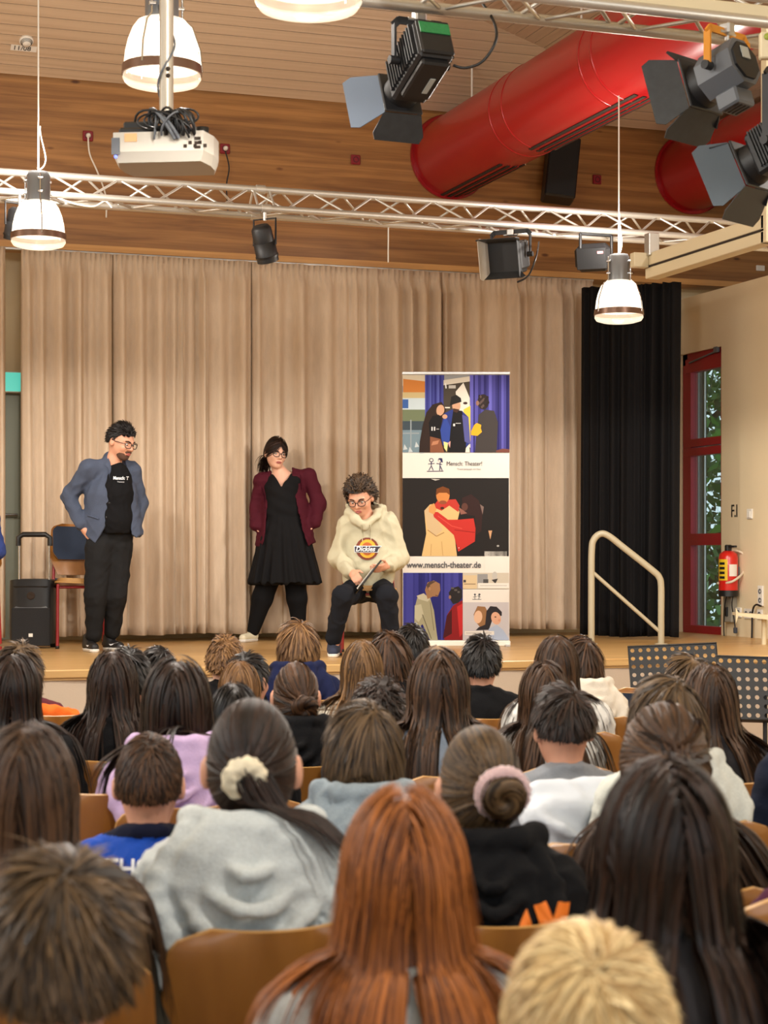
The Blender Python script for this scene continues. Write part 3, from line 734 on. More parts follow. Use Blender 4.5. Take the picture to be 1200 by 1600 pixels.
sd_t = thing('number_tag', 'small label with number under the smoke detector', 'label')
b0 = rayA(37, 74)+nA*0.011; MB().add([b0+Vector((-0.10, 0, 0))+Vector((0, -CT, ST))*0.03, b0+Vector((0.10, 0, 0))+Vector((0, -CT, ST))*0.03, b0+Vector((0.10, 0, 0))-Vector((0, -CT, ST))*0.03, b0+Vector((-0.10, 0, 0))-Vector((0, -CT, ST))*0.03], [(0, 1, 2, 3)]).build('tag_plate', M_whitepl, sd_t)
text_mesh('number_text', '11/08', 0.062, M_blackp, sd_t, frame(b0+Vector((-0.085, 0, 0))-Vector((0, -CT, ST))*0.02+nA*0.002, (1, 0, 0), (0, -CT, ST)))

# ------------------------------------------------------------------ projector on its pole
pc = P(260, 240, 6.7)
pr = thing('projector', 'white ceiling projector with a tangle of black cables on top', 'projector', pc, -YAW+math.radians(-6))
prof = [(-0.185, 0.05), (-0.185, -0.04), (-0.165, -0.135), (0.165, -0.135), (0.185, -0.04), (0.185, 0.05), (0.165, 0.135), (-0.165, 0.135)]
M_proj = mat('white_projector', (186, 181, 170), 0.4)
bmx = MB(); n = len(prof)
top = [(x, y, 0.05) for x, y in prof]; bot = [(x*0.92, y*0.9+0.01, -0.055) for x, y in prof]; mid = [(x, y, -0.02) for x, y in prof]
bmx.add(top+mid+bot, [tuple(range(n))[::-1], tuple(range(2*n, 3*n))]+[(i, n+i, n+(i+1) % n, (i+1) % n) for i in range(n)]+[(n+i, 2*n+i, 2*n+(i+1) % n, n+(i+1) % n) for i in range(n)])
bmx.build('casing', M_proj, pr)
MB().bbox((-0.03, 0.0, 0.062), (0.25, 0.2, 0.03), 0.008).build('top_cover', M_blackp, pr)
MB().box((-0.155, -0.138, 0.0), (0.03, 0.004, 0.06)).build('intake_grille', M_grey, pr)
MB().box((-0.10, -0.1365, 0.03), (0.045, 0.003, 0.03)).build('sticker', mat('orange_sticker', (220, 170, 120), 0.5), pr)
for i in range(5): MB().box((0.10+0.018*i, -0.1365, -0.005+0.012*(i % 2)), (0.012, 0.004, 0.012)).build('port', M_dark, pr)
for i in range(3): MB().box((0.145, -0.1355, 0.022-0.016*i), (0.022, 0.006, 0.010)).build('port', M_dark, pr)
MB().lathe([(0, 0), (0.006, 0), (0.006, 0.003), (0, 0.003)], 10, rotM('X', PI/2), (-0.155, -0.137, -0.038)).build('status_led', mat('blue_led', (90, 110, 255), 0.3, emit=(110, 130, 255), es=3), pr)
MB().lathe([(0, 0.0), (0.022, 0.0), (0.022, 0.0), (0.024, 0.03), (0.0, 0.03)], 14, None, (0.145, -0.05, 0.05)).build('foot', M_blackp, pr)
rc = random.Random(3)
for k in range(15):
    a = Vector((-0.10+0.22*rc.random(), -0.10+0.1*rc.random(), 0.085+0.02*rc.random())); b = Vector((-0.02+0.16*rc.random(), -0.135-0.01*rc.random(), 0.02+0.03*rc.random()))
    h = Vector((0.05*(rc.random()-0.3), -0.06, 0.06+0.05*rc.random()))
    MB().tube(bez(a, a+h, b+Vector((0.05*(rc.random()-.5), -0.05, 0.05)), b, 12), 0.0045 if k % 3 else 0.007, 6).build('cable', M_blackp if k % 4 else M_grey, pr)
for k in range(6):
    c0 = Vector((-0.03+0.025*k, -0.10, 0.09)); MB().tube([c0+Vector((0.05*math.cos(t), -0.02, 0.028*math.sin(t)+0.01*k*0.3)) for t in np.linspace(0, 6.28, 16)], 0.004, 6).build('cable_loop', M_blackp, pr)
MB().bbox((-0.09, -0.02, 0.095), (0.12, 0.06, 0.03), 0.006).build('power_brick', M_blackp, pr)
pp = thing('projector_pole', 'grey steel ceiling pole holding the projector', 'pole', pc)
MB().lathe([(0.026, 0.07), (0.026, 2.6)], 24).build('tube', mat('pole_steel', (176, 166, 150), 0.4, metal=0.4), pp)
MB().bbox((0, 0, 0.075), (0.14, 0.12, 0.02), 0.005).build('mount_plate', M_grey, pp)
MB().tube([(0.031*math.cos(t*2.2), 0.031*math.sin(t*2.2), 0.1+t*0.11) for t in np.linspace(0, 9, 60)], 0.004, 6).build('wrapped_cable', M_grey, pp)
for dz in (0.28, 0.305): MB().lathe([(0, 0), (0.008, 0), (0.008, 0.004), (0, 0.004)], 10, rotM('X', PI/2), (0.0, -0.026, dz)).build('bolt_hole', M_dark, pp)

# ------------------------------------------------------------------ cream steel frame at the right
def beam_y(px0, px1, pyc0, hgt, X):   # runs along the depth of the room
    a = atX(px0, pyc0, X); b = P(px1, 0, dX(px1, X)); return a, b.y
fr = thing('partition_track', 'cream steel track with a post hanging at the right above the window wall', 'beam')
XF = P(1008, 420, 11.3).x
ya = P(1008, 420, 11.3).y; yb = dX(1193, XF)*(CA-(1193-600)/FPX*SA)
zt_, zm_, zlo = P(1008, 397, 11.3).z, P(1008, 418, 11.3).z, P(1008, 436, 11.3).z
MB().bbox((XF+0.04, (ya+yb)/2, (zt_+zm_)/2+0.003), (0.08, ya-yb, zt_-zm_-0.006), 0.004).build('upper_profile', M_cream, fr)
MB().bbox((XF+0.045, (ya+yb)/2, (zlo+zm_)/2-0.003), (0.09, ya-yb, zm_-zlo-0.006), 0.004).build('lower_profile', M_cream, fr)
MB().box((XF+0.02, (ya+yb)/2, zm_), (0.04, ya-yb, 0.012)).build('groove', M_dark, fr)
MB().bbox((XF-0.05, ya-0.02, zt_-0.045), (0.10, 0.06, 0.09), 0.004).build('end_bracket', M_cream, fr)
MB().bbox((XF+0.02, ya-0.05, zt_+0.05), (0.07, 0.07, 0.14), 0.004).build('hanger', M_alu, fr)
MB().bbox((XF+0.03, yb, zlo+1.0), (0.06, 0.06, 2.0), 0.004).build('post', M_cream, fr)
fr2 = thing('steel_rail', 'cream steel rail running along the top right edge of the picture', 'beam')
ra = P(930, -6, 7.0); rb = P(1260, 26, 7.4)
yr = 6.5
za = atY(1060, 8, yr).z
MB().bbox((7.0, yr, za), (8.0, 0.07, 0.055), 0.004).build('rail_profile', M_cream, fr2)
MB().bbox((7.0, yr, za-0.036), (8.0, 0.05, 0.012), 0.003).build('rail_lip', M_alu, fr2)
wb = tag(MB().bbox((7.0, yr+0.3, za+0.30), (8.0, 0.12, 0.30), 0.004).build('wooden_beam', M_wood), 'wooden beam end at the very top right corner', 'beam')
jb = thing('junction_box', 'small cream control box with a green mark at the right edge', 'box', P(1197, 72, 6.9), -YAW)
MB().bbox((0, 0, 0), (0.05, 0.04, 0.10), 0.005).build('box_body', M_cream, jb)
MB().lathe([(0, 0), (0.013, 0), (0.013, 0.003), (0, 0.003)], 14, rotM('X', PI/2), (0, -0.021, 0.03)).build('mark', mat('green_yellow_mark', (150, 160, 60), 0.5), jb)
# ------------------------------------------------------------------ chairs
M_ply = wood('beech_plywood', (128, 80, 28), (160, 106, 44), 0.35, (5, 5, 0.7), coat=0.3)
M_plyedge = mat('plywood_edge', (184, 140, 80), 0.5)
M_redtube = mat('red_tube', (142, 20, 28), 0.35, coat=0.2)
M_bluepad = mat('navy_seat_cloth', (34, 46, 66), 0.9, bump=0.3, bscale=300)
def shell_strip(name, prof, width_fn, th, bow, m, parent, nu=13):
    """curved plywood strip: prof = [(y,z)] centre line, width_fn(t) half width, bow = how far the sides curl forward"""
    n = len(prof); A = []; B = []
    for j, (y, z) in enumerate(prof):
        t = j/(n-1); w = width_fn(t)
        dy = prof[min(j+1, n-1)][0]-prof[max(j-1, 0)][0]; dz = prof[min(j+1, n-1)][1]-prof[max(j-1, 0)][1]
        l = math.hypot(dy, dz) or 1; ny, nz = dz/l, -dy/l           # forward normal
        for i in range(nu):
            s = -1+2*i/(nu-1); f = bow(t)*s*s
            A.append((w*s, y+ny*(f+th/2), z+nz*(f+th/2))); B.append((w*s, y+ny*(f-th/2), z+nz*(f-th/2)))
    q = lambda j, i: j*nu+i
    N = n*nu; fs = []; sm = []
    for j in range(n-1):
        for i in range(nu-1):
            fs.append((q(j, i), q(j, i+1), q(j+1, i+1), q(j+1, i))); fs.append((N+q(j, i), N+q(j+1, i), N+q(j+1, i+1), N+q(j, i+1)))
    mb = MB(); mb.add(A+B, fs, True)
    o = mb.build(name, m, parent)
    e = MB()
    ring = [q(0, i) for i in range(nu)]+[q(j, nu-1) for j in range(1, n)]+[q(n-1, i) for i in range(nu-2, -1, -1)]+[q(j, 0) for j in range(n-2, 0, -1)]
    ev = [A[k] for k in ring]+[B[k] for k in ring]; R = len(ring)
    e.add(ev, [(k, R+k, R+(k+1) % R, (k+1) % R) for k in range(R)], True)
    e.build(name+'_edge', M_plyedge, o)
    return o
def back_w(t):
    # t 0 bottom .. 1 top: waist, then wide, rounded top corners
    w = 0.15+0.055*min(1, t/0.35)**1.0 if t < 0.35 else 0.205-0.018*(t-0.35)/0.65
    if t > 0.86: k = (t-0.86)/0.14; w -= 0.075*(1-math.sqrt(max(0, 1-k*k)))
    return w
def make_chair(pad=False):
    t = thing('stacking_chair', '', 'chair')
    zs = [0.50+0.36*(j/20) for j in range(21)]
    prof = [(-0.205-0.055*((z-0.50)/0.36), z) for z in zs]
    back = shell_strip('backrest', prof, back_w, 0.011, lambda t: 0.028, M_ply, t)
    sp_ = [(0.20-0.40*j/16, 0.44+0.012*math.cos(PI*j/16)+(0.02 if j > 14 else 0)) for j in range(17)][::-1]
    def seat_w(u):
        w = 0.17+0.03*min(1, u*2)
        if u > 0.85: k = (u-0.85)/0.15; w -= 0.05*(1-math.sqrt(max(0, 1-k*k)))
        return w
    shell_strip('seat', sp_, seat_w, 0.011, lambda u: -0.006, M_ply, t)
    for sx in (-1, 1):
        # rear leg runs on up behind the backrest
        MB().tube(catmull([(sx*0.185, -0.26, 0.0), (sx*0.180, -0.215, 0.36), (sx*0.172, -0.225, 0.52), (sx*0.165, -0.25, 0.64)], 5), 0.011, 10).build('rear_leg', M_redtube, t)
        MB().tube(catmull([(sx*0.19, 0.20, 0.0), (sx*0.185, 0.175, 0.40), (sx*0.18, 0.13, 0.425), (sx*0.178, -0.21, 0.415)], 5), 0.011, 10).build('front_leg', M_redtube, t)
        for y in (-0.26, 0.20): MB().lathe([(0, 0), (0.014, 0), (0.014, 0.02), (0, 0.02)], 10, None, (sx*(0.185 if y < 0 else 0.19), y, 0)).build('foot_cap', M_blackp, t)
        for z in (0.56, 0.62): MB().lathe([(0.007, 0), (0.005, 0.004), (0, 0.005)], 10, rotM('X', PI/2), (sx*0.125, -0.228-0.055*((z-0.5)/0.36), z)).build('rivet', M_chrome, back)
    MB().tube([(-0.18, -0.2, 0.415), (0.18, -0.2, 0.415)], 0.010, 8).build('cross_bar', M_redtube, t)
    MB().tube([(-0.18, 0.13, 0.42), (0.18, 0.13, 0.42)], 0.010, 8).build('cross_bar', M_redtube, t)
    if pad:
        pr_ = [(y+0.022, z) for (y, z) in prof[6:20]]
        shell_strip('back_pad', pr_, lambda u: 0.182-(0.03*(max(0, (u-0.85)/0.15))**2)-(0.035*max(0, (0.2-u)/0.2)), 0.022, lambda u: 0.024, M_bluepad, t)
        shell_strip('rear_pad', [(y-0.013, z) for (y, z) in prof[6:20]], lambda u: 0.182-(0.03*(max(0, (u-0.85)/0.15))**2), 0.010, lambda u: 0.024, M_bluepad, t)
        shell_strip('seat_pad', [(y, z+0.018) for (y, z) in sp_[1:-1]], lambda u: 0.17-(0.04*(max(0, (u-0.85)/0.15))**2), 0.024, lambda u: -0.004, M_bluepad, t)
    return t
CH0 = make_chair(False); CHP = make_chair(True)
CH_USED = {'plain': False, 'pad': False}
def chair(loc, rz, label, group=None, pad=False, s=1.0):
    k = 'pad' if pad else 'plain'; src = CHP if pad else CH0
    o = copy_tree(src) if CH_USED[k] else src
    CH_USED[k] = True
    o.location = loc; o.rotation_euler = (0, 0, rz); o['label'] = label; o.scale = (s, s, s)
    if group: o['group'] = group
    return o

# ------------------------------------------------------------------ roll-up banner
BD = 13.9; BK = FPX/BD
bo = P(629, 0, BD); bo.z = STAGE
bn = thing('rollup_banner', 'tall roll-up banner with theatre photos standing in front of the curtain', 'banner', bo, -YAW)
bw, bh = 167/BK, (HOR+0.68*BK-581)/BK
BY = HOR+(CAMZ-STAGE)*BK           # pixel row of the stage under the banner
def bp(x, y, lay=0): return Vector(((x-629)/BK, -0.0006*lay, (BY-y)/BK))
COLM = bpy.data.materials.new('printed_film'); COLM.use_nodes = True
_nt = COLM.node_tree; _a = _nt.nodes.new('ShaderNodeAttribute'); _a.attribute_name = 'ink'; _b = _nt.nodes['Principled BSDF']
_nt.links.new(_a.outputs['Color'], _b.inputs['Base Color']); _b.inputs['Roughness'].default_value = 0.6; _b.inputs['Specular IOR Level'].default_value = 0.15
class Print:
    """flat print made of coloured polygons, each layer a hair's breadth above the last"""
    def __init__(s): s.v = []; s.f = []; s.c = []; s.k = 1
    def poly(s, pts, col):
        n = len(s.v); s.v += [bp(x, y, s.k) for x, y in pts]; s.f.append(tuple(range(n, n+len(pts)))); s.c.append(rgb(*[q*0.86 for q in col])); s.k += 0.12; return s
    def rect(s, x0, y0, x1, y1, col): return s.poly([(x0, y0), (x0, y1), (x1, y1), (x1, y0)], col)
    def ell(s, cx_, cy_, rx, ry, col, rot=0.0, n=20):
        c, q = math.cos(rot), math.sin(rot)
        return s.poly([(cx_+rx*math.cos(t)*c-ry*math.sin(t)*q, cy_+rx*math.cos(t)*q+ry*math.sin(t)*c) for t in [-2*PI*i/n for i in range(n)]], col)
    def line(s, pts, w, col):
        for (a, b) in zip(pts[:-1], pts[1:]):
            dx, dy = b[0]-a[0], b[1]-a[1]; l = math.hypot(dx, dy) or 1; nx, ny = -dy/l*w/2, dx/l*w/2
            s.poly([(a[0]+nx, a[1]+ny), (a[0]-nx, a[1]-ny), (b[0]-nx, b[1]-ny), (b[0]+nx, b[1]+ny)], col)
        return s
    def drape(s, x0, x1, y0, y1, dark, light, n, seed):
        r = random.Random(seed); x = x0
        while x < x1-0.01:
            w = min((x1-x0)/n*(0.5+r.random()), x1-x); t = r.random()
            s.rect(x, y0, x+w, y1, tuple(int(dark[i]+(light[i]-dark[i])*t) for i in range(3))); x += w
        return s
    def build(s, name, parent):
        me = bpy.data.meshes.new(name); me.from_pydata([tuple(v) for v in s.v], [], s.f)
        at = me.color_attributes.new('ink', 'FLOAT_COLOR', 'CORNER'); vals = []
        for fc, c in zip(s.f, s.c): vals += list(c)*len(fc)
        at.data.foreach_set('color', vals); me.update()
        o = link(name, me, COLM, parent); o['kind'] = 'stuff'; return o
film = MB().box(((bw)/2, 0.004, (BY-795)/BK), (bw, 0.003, (1004-583)/BK)).build('banner_film', mat('banner_white', (204, 198, 188), 0.5), bn)
MB().bbox((bw/2, 0.0, (BY-583)/BK), (bw+0.01, 0.02, 4.5/BK), 0.003).build('top_rail', M_alu, bn)
MB().bbox((bw/2, 0.0, (BY-1005)/BK), (bw+0.01, 0.10, 9/BK), 0.006).build('base_cassette', M_whitepl, bn)
for dx in (0.02, bw-0.02): MB().bbox((dx, 0.0, 0.006), (0.04, 0.24, 0.012), 0.003).build('foot', M_alu, bn)
MB().tube([(bw/2, 0.03, 0.02), (bw/2, 0.03, (BY-583)/BK)], 0.009, 8).build('support_pole', M_alu, bn)
SK, HR = (206, 160, 128), (48, 34, 28)
# upper photo
p = Print()
p.rect(629, 586, 796, 707, (150, 150, 150))
p.rect(629, 586, 666, 603, (220, 206, 180)).poly([(630, 592), (665, 596), (665, 613), (630, 616)], (206, 128, 58)).rect(629, 613, 666, 625, (200, 180, 130)).rect(629, 622, 664, 642, (196, 210, 214)).rect(629, 624, 638, 638, (60, 96, 160))
p.rect(629, 640, 664, 660, (112, 122, 92)).rect(629, 658, 664, 678, (64, 76, 84)).rect(629, 672, 664, 707, (120, 142, 152)).rect(641, 656, 643, 707, (150, 160, 164)).rect(629, 676, 655, 678, (150, 160, 164))
for a_, b_ in ((632, 694), (640, 698), (650, 690), (658, 700)): p.poly([(a_, b_), (a_+5, b_+8), (a_-2, b_+9)], (196, 204, 206))
p.drape(664, 694, 586, 707, (44, 44, 118), (92, 100, 176), 12, 1).drape(734, 796, 586, 707, (34, 30, 92), (104, 100, 190), 16, 2)
p.poly([(693, 594), (734, 588), (735, 707), (693, 707)], (70, 62, 52)).poly([(693, 594), (734, 588), (734, 596), (693, 602)], (214, 204, 186)).poly([(712, 612), (724, 598), (734, 622), (735, 700), (716, 680)], (226, 220, 206)).ell(727, 630, 3.5, 2, (60, 40, 36)).poly([(724, 640), (735, 634), (735, 690), (728, 680)], (226, 200, 70)).line([(696, 599), (697, 607)], 2, (230, 230, 225)).rect(701, 602, 712, 607, (190, 186, 176)).rect(695, 636, 703, 638, (220, 215, 200))
p.poly([(666, 645), (676, 632), (690, 628), (697, 640), (692, 656), (700, 700), (694, 707), (655, 707), (656, 690), (660, 668)], HR)      # long dark hair and dress
p.ell(688, 641, 6.2, 8.5, SK, 0.2).poly([(676, 650), (686, 648), (690, 654), (690, 690), (672, 690), (670, 660)], (22, 20, 22)).rect(674, 667, 676, 673, (220, 220, 220)).rect(678, 667, 680, 673, (220, 220, 220)).rect(682, 670, 686, 671, (190, 190, 190))
p.poly([(672, 682), (688, 686), (694, 707), (672, 707)], (136, 84, 58)).poly([(676, 690), (686, 688), (684, 694), (674, 696)], (190, 130, 96))
p.poly([(694, 646), (706, 640), (722, 642), (732, 652), (734, 690), (732, 707), (690, 690), (688, 672)], (46, 60, 130)).poly([(708, 642), (722, 642), (728, 680), (728, 707), (700, 707), (704, 670)], (24, 22, 24))
p.poly([(688, 672), (696, 650), (704, 668), (702, 694), (692, 696)], (52, 74, 156)).poly([(722, 648), (732, 652), (735, 694), (726, 690)], (86, 88, 150)).rect(708, 662, 711, 666, (225, 225, 225)).rect(712, 661, 720, 662, (200, 200, 200))
p.ell(713, 634, 6.5, 9, SK).poly([(703, 634), (705, 620), (713, 617), (720, 622), (721, 628), (708, 632)], (32, 30, 28)).poly([(708, 638), (718, 640), (714, 645), (708, 643)], (70, 46, 36))
p.ell(695, 651, 4, 3.5, SK).poly([(693, 690), (700, 692), (698, 706), (694, 700)], (240, 226, 150)).poly([(700, 692), (704, 689), (703, 700)], (230, 170, 160)).poly([(728, 700), (733, 694), (734, 707), (727, 707)], (235, 225, 210))
p.poly([(748, 648), (758, 640), (772, 642), (778, 660), (776, 707), (742, 707), (744, 684)], (64, 58, 56)).ell(755, 628, 9, 12, (46, 36, 34)).ell(746, 630, 2.5, 4, (150, 112, 96))
for k in range(14): p.ell(749+(k*7) % 15, 619+(k*5) % 18, 1.6, 2.2, (92, 74, 70) if k % 2 else (40, 30, 30))
p.poly([(741, 664), (745, 661), (752, 664), (751, 669), (753, 675), (746, 681), (736, 680), (736, 674)], (240, 176, 40)).poly([(775, 704), (785, 701), (796, 702), (796, 707), (775, 707)], (120, 70, 60))
p.build('upper_photo', bn)
# logo strip
p = Print(); INK = (48, 50, 92)
p.ell(674, 719, 3.4, 3.2, INK).ell(674, 719, 2.3, 2.1, (232, 226, 214)).line([(674, 722), (674, 728), (670, 735)], 1.1, INK).line([(674, 728), (677, 735)], 1.1, INK).line([(669, 725), (679, 724)], 1.0, INK)
p.ell(688, 719, 3.4, 3.4, INK).ell(687, 720, 2.0, 2.0, (232, 226, 214)).poly([(685, 716), (691, 716), (692, 723), (690, 722)], INK).line([(688, 722), (687, 735)], 1.1, INK).line([(688, 728), (691, 735)], 1.1, INK).line([(682, 724), (691, 726)], 1.0, INK).line([(667, 736.4), (693, 736)], 1.0, INK)
p.build('logo', bn)
M_txt = mat('grey_print', (118, 116, 116), 0.5); M_ink = mat('dark_print', (66, 66, 70), 0.5)
def btext(name, s, x, y, h, m, xs=1.0, bold=0.0): return text_mesh(name, s, h/BK, m, bn, frame(bp(x, y, 6), (1, 0, 0), (0, 0, 1)), 0.0003, 'LEFT', bold, 0, xs)
btext('banner_title', 'Mensch: Theater!', 697.5, 727.5, 9.6, M_ink, 0.83)
btext('banner_subtitle', 'Theaterpädagogik von Haus', 714, 734, 3.6, M_txt, 0.92)
# middle photo
p = Print()
p.rect(629, 747, 795, 869, (34, 30, 28)).poly([(673, 748), (688, 749), (680, 751)], (200, 196, 186))
p.poly([(663, 798), (672, 788), (712, 786), (718, 800), (710, 834), (714, 869), (659, 869), (666, 834)], (226, 190, 128)).poly([(663, 798), (672, 790), (680, 806), (692, 828), (680, 838), (668, 826)], (214, 184, 140)).line([(668, 828), (682, 838), (694, 832)], 1.2, (160, 120, 76)).line([(674, 850), (673, 868)], 1.0, (196, 156, 98)).line([(690, 846), (692, 868)], 1.0, (196, 156, 98))
p.poly([(684, 782), (712, 780), (718, 790), (716, 800), (702, 790), (690, 798), (676, 792)], (196, 60, 48)).poly([(676, 800), (684, 800), (700, 812), (716, 812), (740, 810), (743, 826), (742, 846), (716, 862), (709, 836), (694, 822), (678, 808)], (200, 52, 44)).line([(710, 828), (742, 832)], 1.0, (140, 30, 28)).line([(684, 806), (706, 822), (722, 826)], 1.2, (226, 84, 70)).ell(717, 856, 0.8, 0.8, (235, 225, 215))
p.ell(692, 774, 10.5, 13, (214, 138, 74)).poly([(681, 774), (682, 764), (692, 760), (702, 764), (703, 774), (698, 770), (686, 770)], (120, 66, 28)).ell(692, 785, 6, 3, (150, 80, 50)).ell(691, 794, 3, 2, (70, 40, 30)).poly([(670, 792), (678, 786), (682, 796), (678, 804), (670, 800)], (222, 158, 92))
p.poly([(722, 778), (736, 772), (748, 782), (754, 800), (752, 830), (744, 836), (742, 806), (722, 804)], (52, 32, 30)).ell(726, 792, 5, 6, (96, 60, 50)).poly([(716, 792), (722, 796), (730, 802), (720, 804)], (150, 98, 84)).poly([(763, 829), (769, 829), (766, 843)], (208, 158, 116)).ell(778, 853, 2, 1.4, (180, 176, 170)).poly([(750, 788), (756, 792), (754, 804)], (130, 108, 100))
p.build('middle_photo', bn)
btext('banner_web_address', 'www.mensch-theater.de', 635.5, 887, 13.6, M_ink, 0.86, 0.0012)
p = Print(); p.rect(757, 861.5, 792, 895, (236, 232, 222)); p.build('blank_square', bn)
# lower photos
p = Print()
p.drape(630, 723, 895, 1000, (34, 34, 106), (70, 70, 158), 22, 5)
p.poly([(652, 934), (662, 928), (672, 934), (678, 954), (682, 986), (684, 1000), (672, 1000), (660, 975), (647, 990), (648, 950)], (170, 164, 132)).poly([(648, 946), (658, 944), (662, 960), (654, 972), (648, 966)], (196, 190, 160)).line([(672, 940), (678, 985)], 1.0, (120, 112, 88)).line([(660, 960), (674, 998)], 1.4, (116, 108, 84))
p.poly([(651, 931), (662, 927), (672, 936), (668, 940), (654, 936)], (200, 194, 168)).poly([(664, 922), (668, 910), (678, 907), (687, 912), (688, 922), (684, 932), (676, 932), (668, 936)], (160, 118, 82)).poly([(666, 914), (672, 908), (682, 908), (672, 914), (670, 924)], (92, 70, 56)).ell(671, 920, 2, 3, (176, 130, 96)).line([(680, 930), (685, 931)], 1.2, (90, 56, 44))
p.poly([(699, 960), (708, 946), (722, 938), (730, 955), (728, 980), (724, 1000), (694, 1000)], (140, 26, 28)).poly([(714, 948), (724, 942), (730, 956), (727, 984), (718, 996)], (196, 44, 44)).poly([(698, 962), (706, 952), (706, 990), (692, 998)], (74, 20, 22)).poly([(701, 926), (706, 919), (716, 916), (722, 922), (722, 934), (716, 942), (708, 944), (703, 936)], (40, 36, 36)).ell(703, 933, 2, 3, (150, 112, 92))
for k in range(8): p.ell(706+(k*5) % 14, 919+(k*3) % 9, 1.5, 1.6, (92, 86, 82))
p.rect(723, 895, 795, 920, (206, 196, 178)).rect(723, 899, 745, 920, (220, 196, 156)).rect(746, 897, 762, 912, (150, 150, 150)).rect(755, 905, 763, 911, (80, 78, 76)).ell(773, 900, 4, 7, (196, 192, 184)).poly([(768, 906), (778, 904), (774, 912)], (60, 56, 54)).rect(724, 906, 728, 910, (70, 70, 74)).rect(725, 912, 743, 913, (120, 96, 72)).rect(747, 911, 795, 919, (236, 230, 220)).line([(750, 915), (792, 915)], 0.8, (170, 164, 160))
p.rect(723, 921, 795, 942, (234, 228, 218)).ell(742, 929, 1.6, 1.6, (80, 84, 90)).line([(742, 930), (742, 936)], 1, (80, 84, 90)).line([(739, 933), (745, 932)], .9, (80, 84, 90)).ell(749, 929, 1.8, 1.8, (80, 84, 90)).line([(749, 930), (748, 936)], 1, (80, 84, 90)).line([(746, 931), (751, 933)], .9, (80, 84, 90)).line([(738, 936.5), (752, 936.5)], .9, (80, 84, 90))
p.rect(723, 941, 795, 1000, (200, 194, 196)).poly([(740, 960), (746, 947), (758, 948), (762, 956), (758, 976), (750, 980), (742, 970)], (150, 108, 70)).ell(747, 964, 6.5, 10, (226, 184, 152), 0.1).poly([(760, 955), (766, 947), (776, 948), (784, 956), (784, 962), (770, 966), (764, 984), (743, 985), (748, 980), (758, 976)], (42, 38, 42)).ell(775, 966, 7.5, 10, (222, 170, 140), -0.3).ell(774, 964, 1.6, 0.9, (60, 40, 36)).ell(780, 969, 2, 2, (214, 150, 122)).poly([(764, 982), (776, 976), (786, 984), (795, 998), (795, 1000), (760, 1000)], (176, 188, 210)).rect(726, 986, 772, 992, (232, 226, 216)).line([(728, 989), (768, 989)], 0.9, (150, 146, 146))
p.build('lower_photo', bn)
btext('small_banner_title', 'Mensch: Theater!', 753, 932.5, 4.6, M_txt, 0.85)

# ------------------------------------------------------------------ wheeled loudspeaker
sb = on_stage(52, 1012); SD = dZ(1012, STAGE); sk = FPX/SD
sp = thing('trolley_loudspeaker', 'black portable loudspeaker on wheels with raised handle beside the padded chair', 'loudspeaker', sb, -YAW+math.radians(4))
hw = 35/sk; hh = 105/sk
def spk(u, v):
    a = 2*PI*u; w = hw*(1.0-0.02*abs(2*v-1)**3); d = 0.145
    e = 5.0
    c, s = math.cos(a), math.sin(a)
    return Vector((w*math.copysign(abs(c)**(2/e), c), d*math.copysign(abs(s)**(2/e), s), 0.035+(hh-0.035)*v+0.012*math.cos(c*1.5)*v))
b_ = MB(); b_.grid(spk, 40, 14, True, True)
ring = [spk(i/40, 1.0) for i in range(40)]; b_.add(ring, [tuple(range(40))]); ring = [spk(i/40, 0.0) for i in range(40)]; b_.add(ring, [tuple(range(40))[::-1]])
b_.build('cabinet', M_blackp, sp)
MB().bbox((0, -0.148, hh*0.32), (hw*1.7, 0.012, hh*0.56), 0.005).build('woofer_grille', mat('black_grille', (24, 24, 26), 0.8, bump=0.4, bscale=300), sp)
hz = hh*0.78
MB().add([(-hw*0.8, -0.15, hz-0.10), (hw*0.8, -0.15, hz-0.10), (hw*0.25, -0.118, hz-0.02), (-hw*0.25, -0.118, hz-0.02)], [(0, 1, 2, 3)]).build('horn_lower', mat('horn_grey', (70, 70, 72), 0.35), sp)
MB().add([(-hw*0.8, -0.15, hz+0.07), (-hw*0.25, -0.118, hz+0.02), (hw*0.25, -0.118, hz+0.02), (hw*0.8, -0.15, hz+0.07)], [(0, 1, 2, 3)]).build('horn_upper', M_black, sp)
MB().lathe([(0.03, 0), (0.03, 0.01), (0.02, 0.012), (0, 0.004)], 16, rotM('X', PI/2), (0, -0.14, hz)).build('tweeter', M_dark, sp)
for sx in (-1, 1):
    MB().tube([(sx*hw*0.66, 0.06, hh-0.02), (sx*hw*0.66, 0.06, hh+64/sk)], 0.008, 8).build('handle_rail', M_chrome, sp)
    MB().lathe([(0, -0.02), (0.045, -0.02), (0.045, -0.02), (0.045, 0.02), (0.045, 0.02), (0, 0.02)], 18, rotM('Y', PI/2), (sx*(hw-0.03), 0.1, 0.045)).build('wheel', M_blackp, sp)
MB().tube([(-hw*0.70, 0.06, hh+0.26), (-hw*0.70, 0.06, hh+67/sk), (-hw*0.5, 0.06, hh+72/sk), (hw*0.5, 0.06, hh+72/sk), (hw*0.70, 0.06, hh+67/sk), (hw*0.70, 0.06, hh+0.26)], 0.020, 8).build('handle_grip', M_blackp, sp)
MB().box((0.0, -0.156, 0.10), (0.03, 0.003, 0.025)).build('badge', M_whitepl, sp)

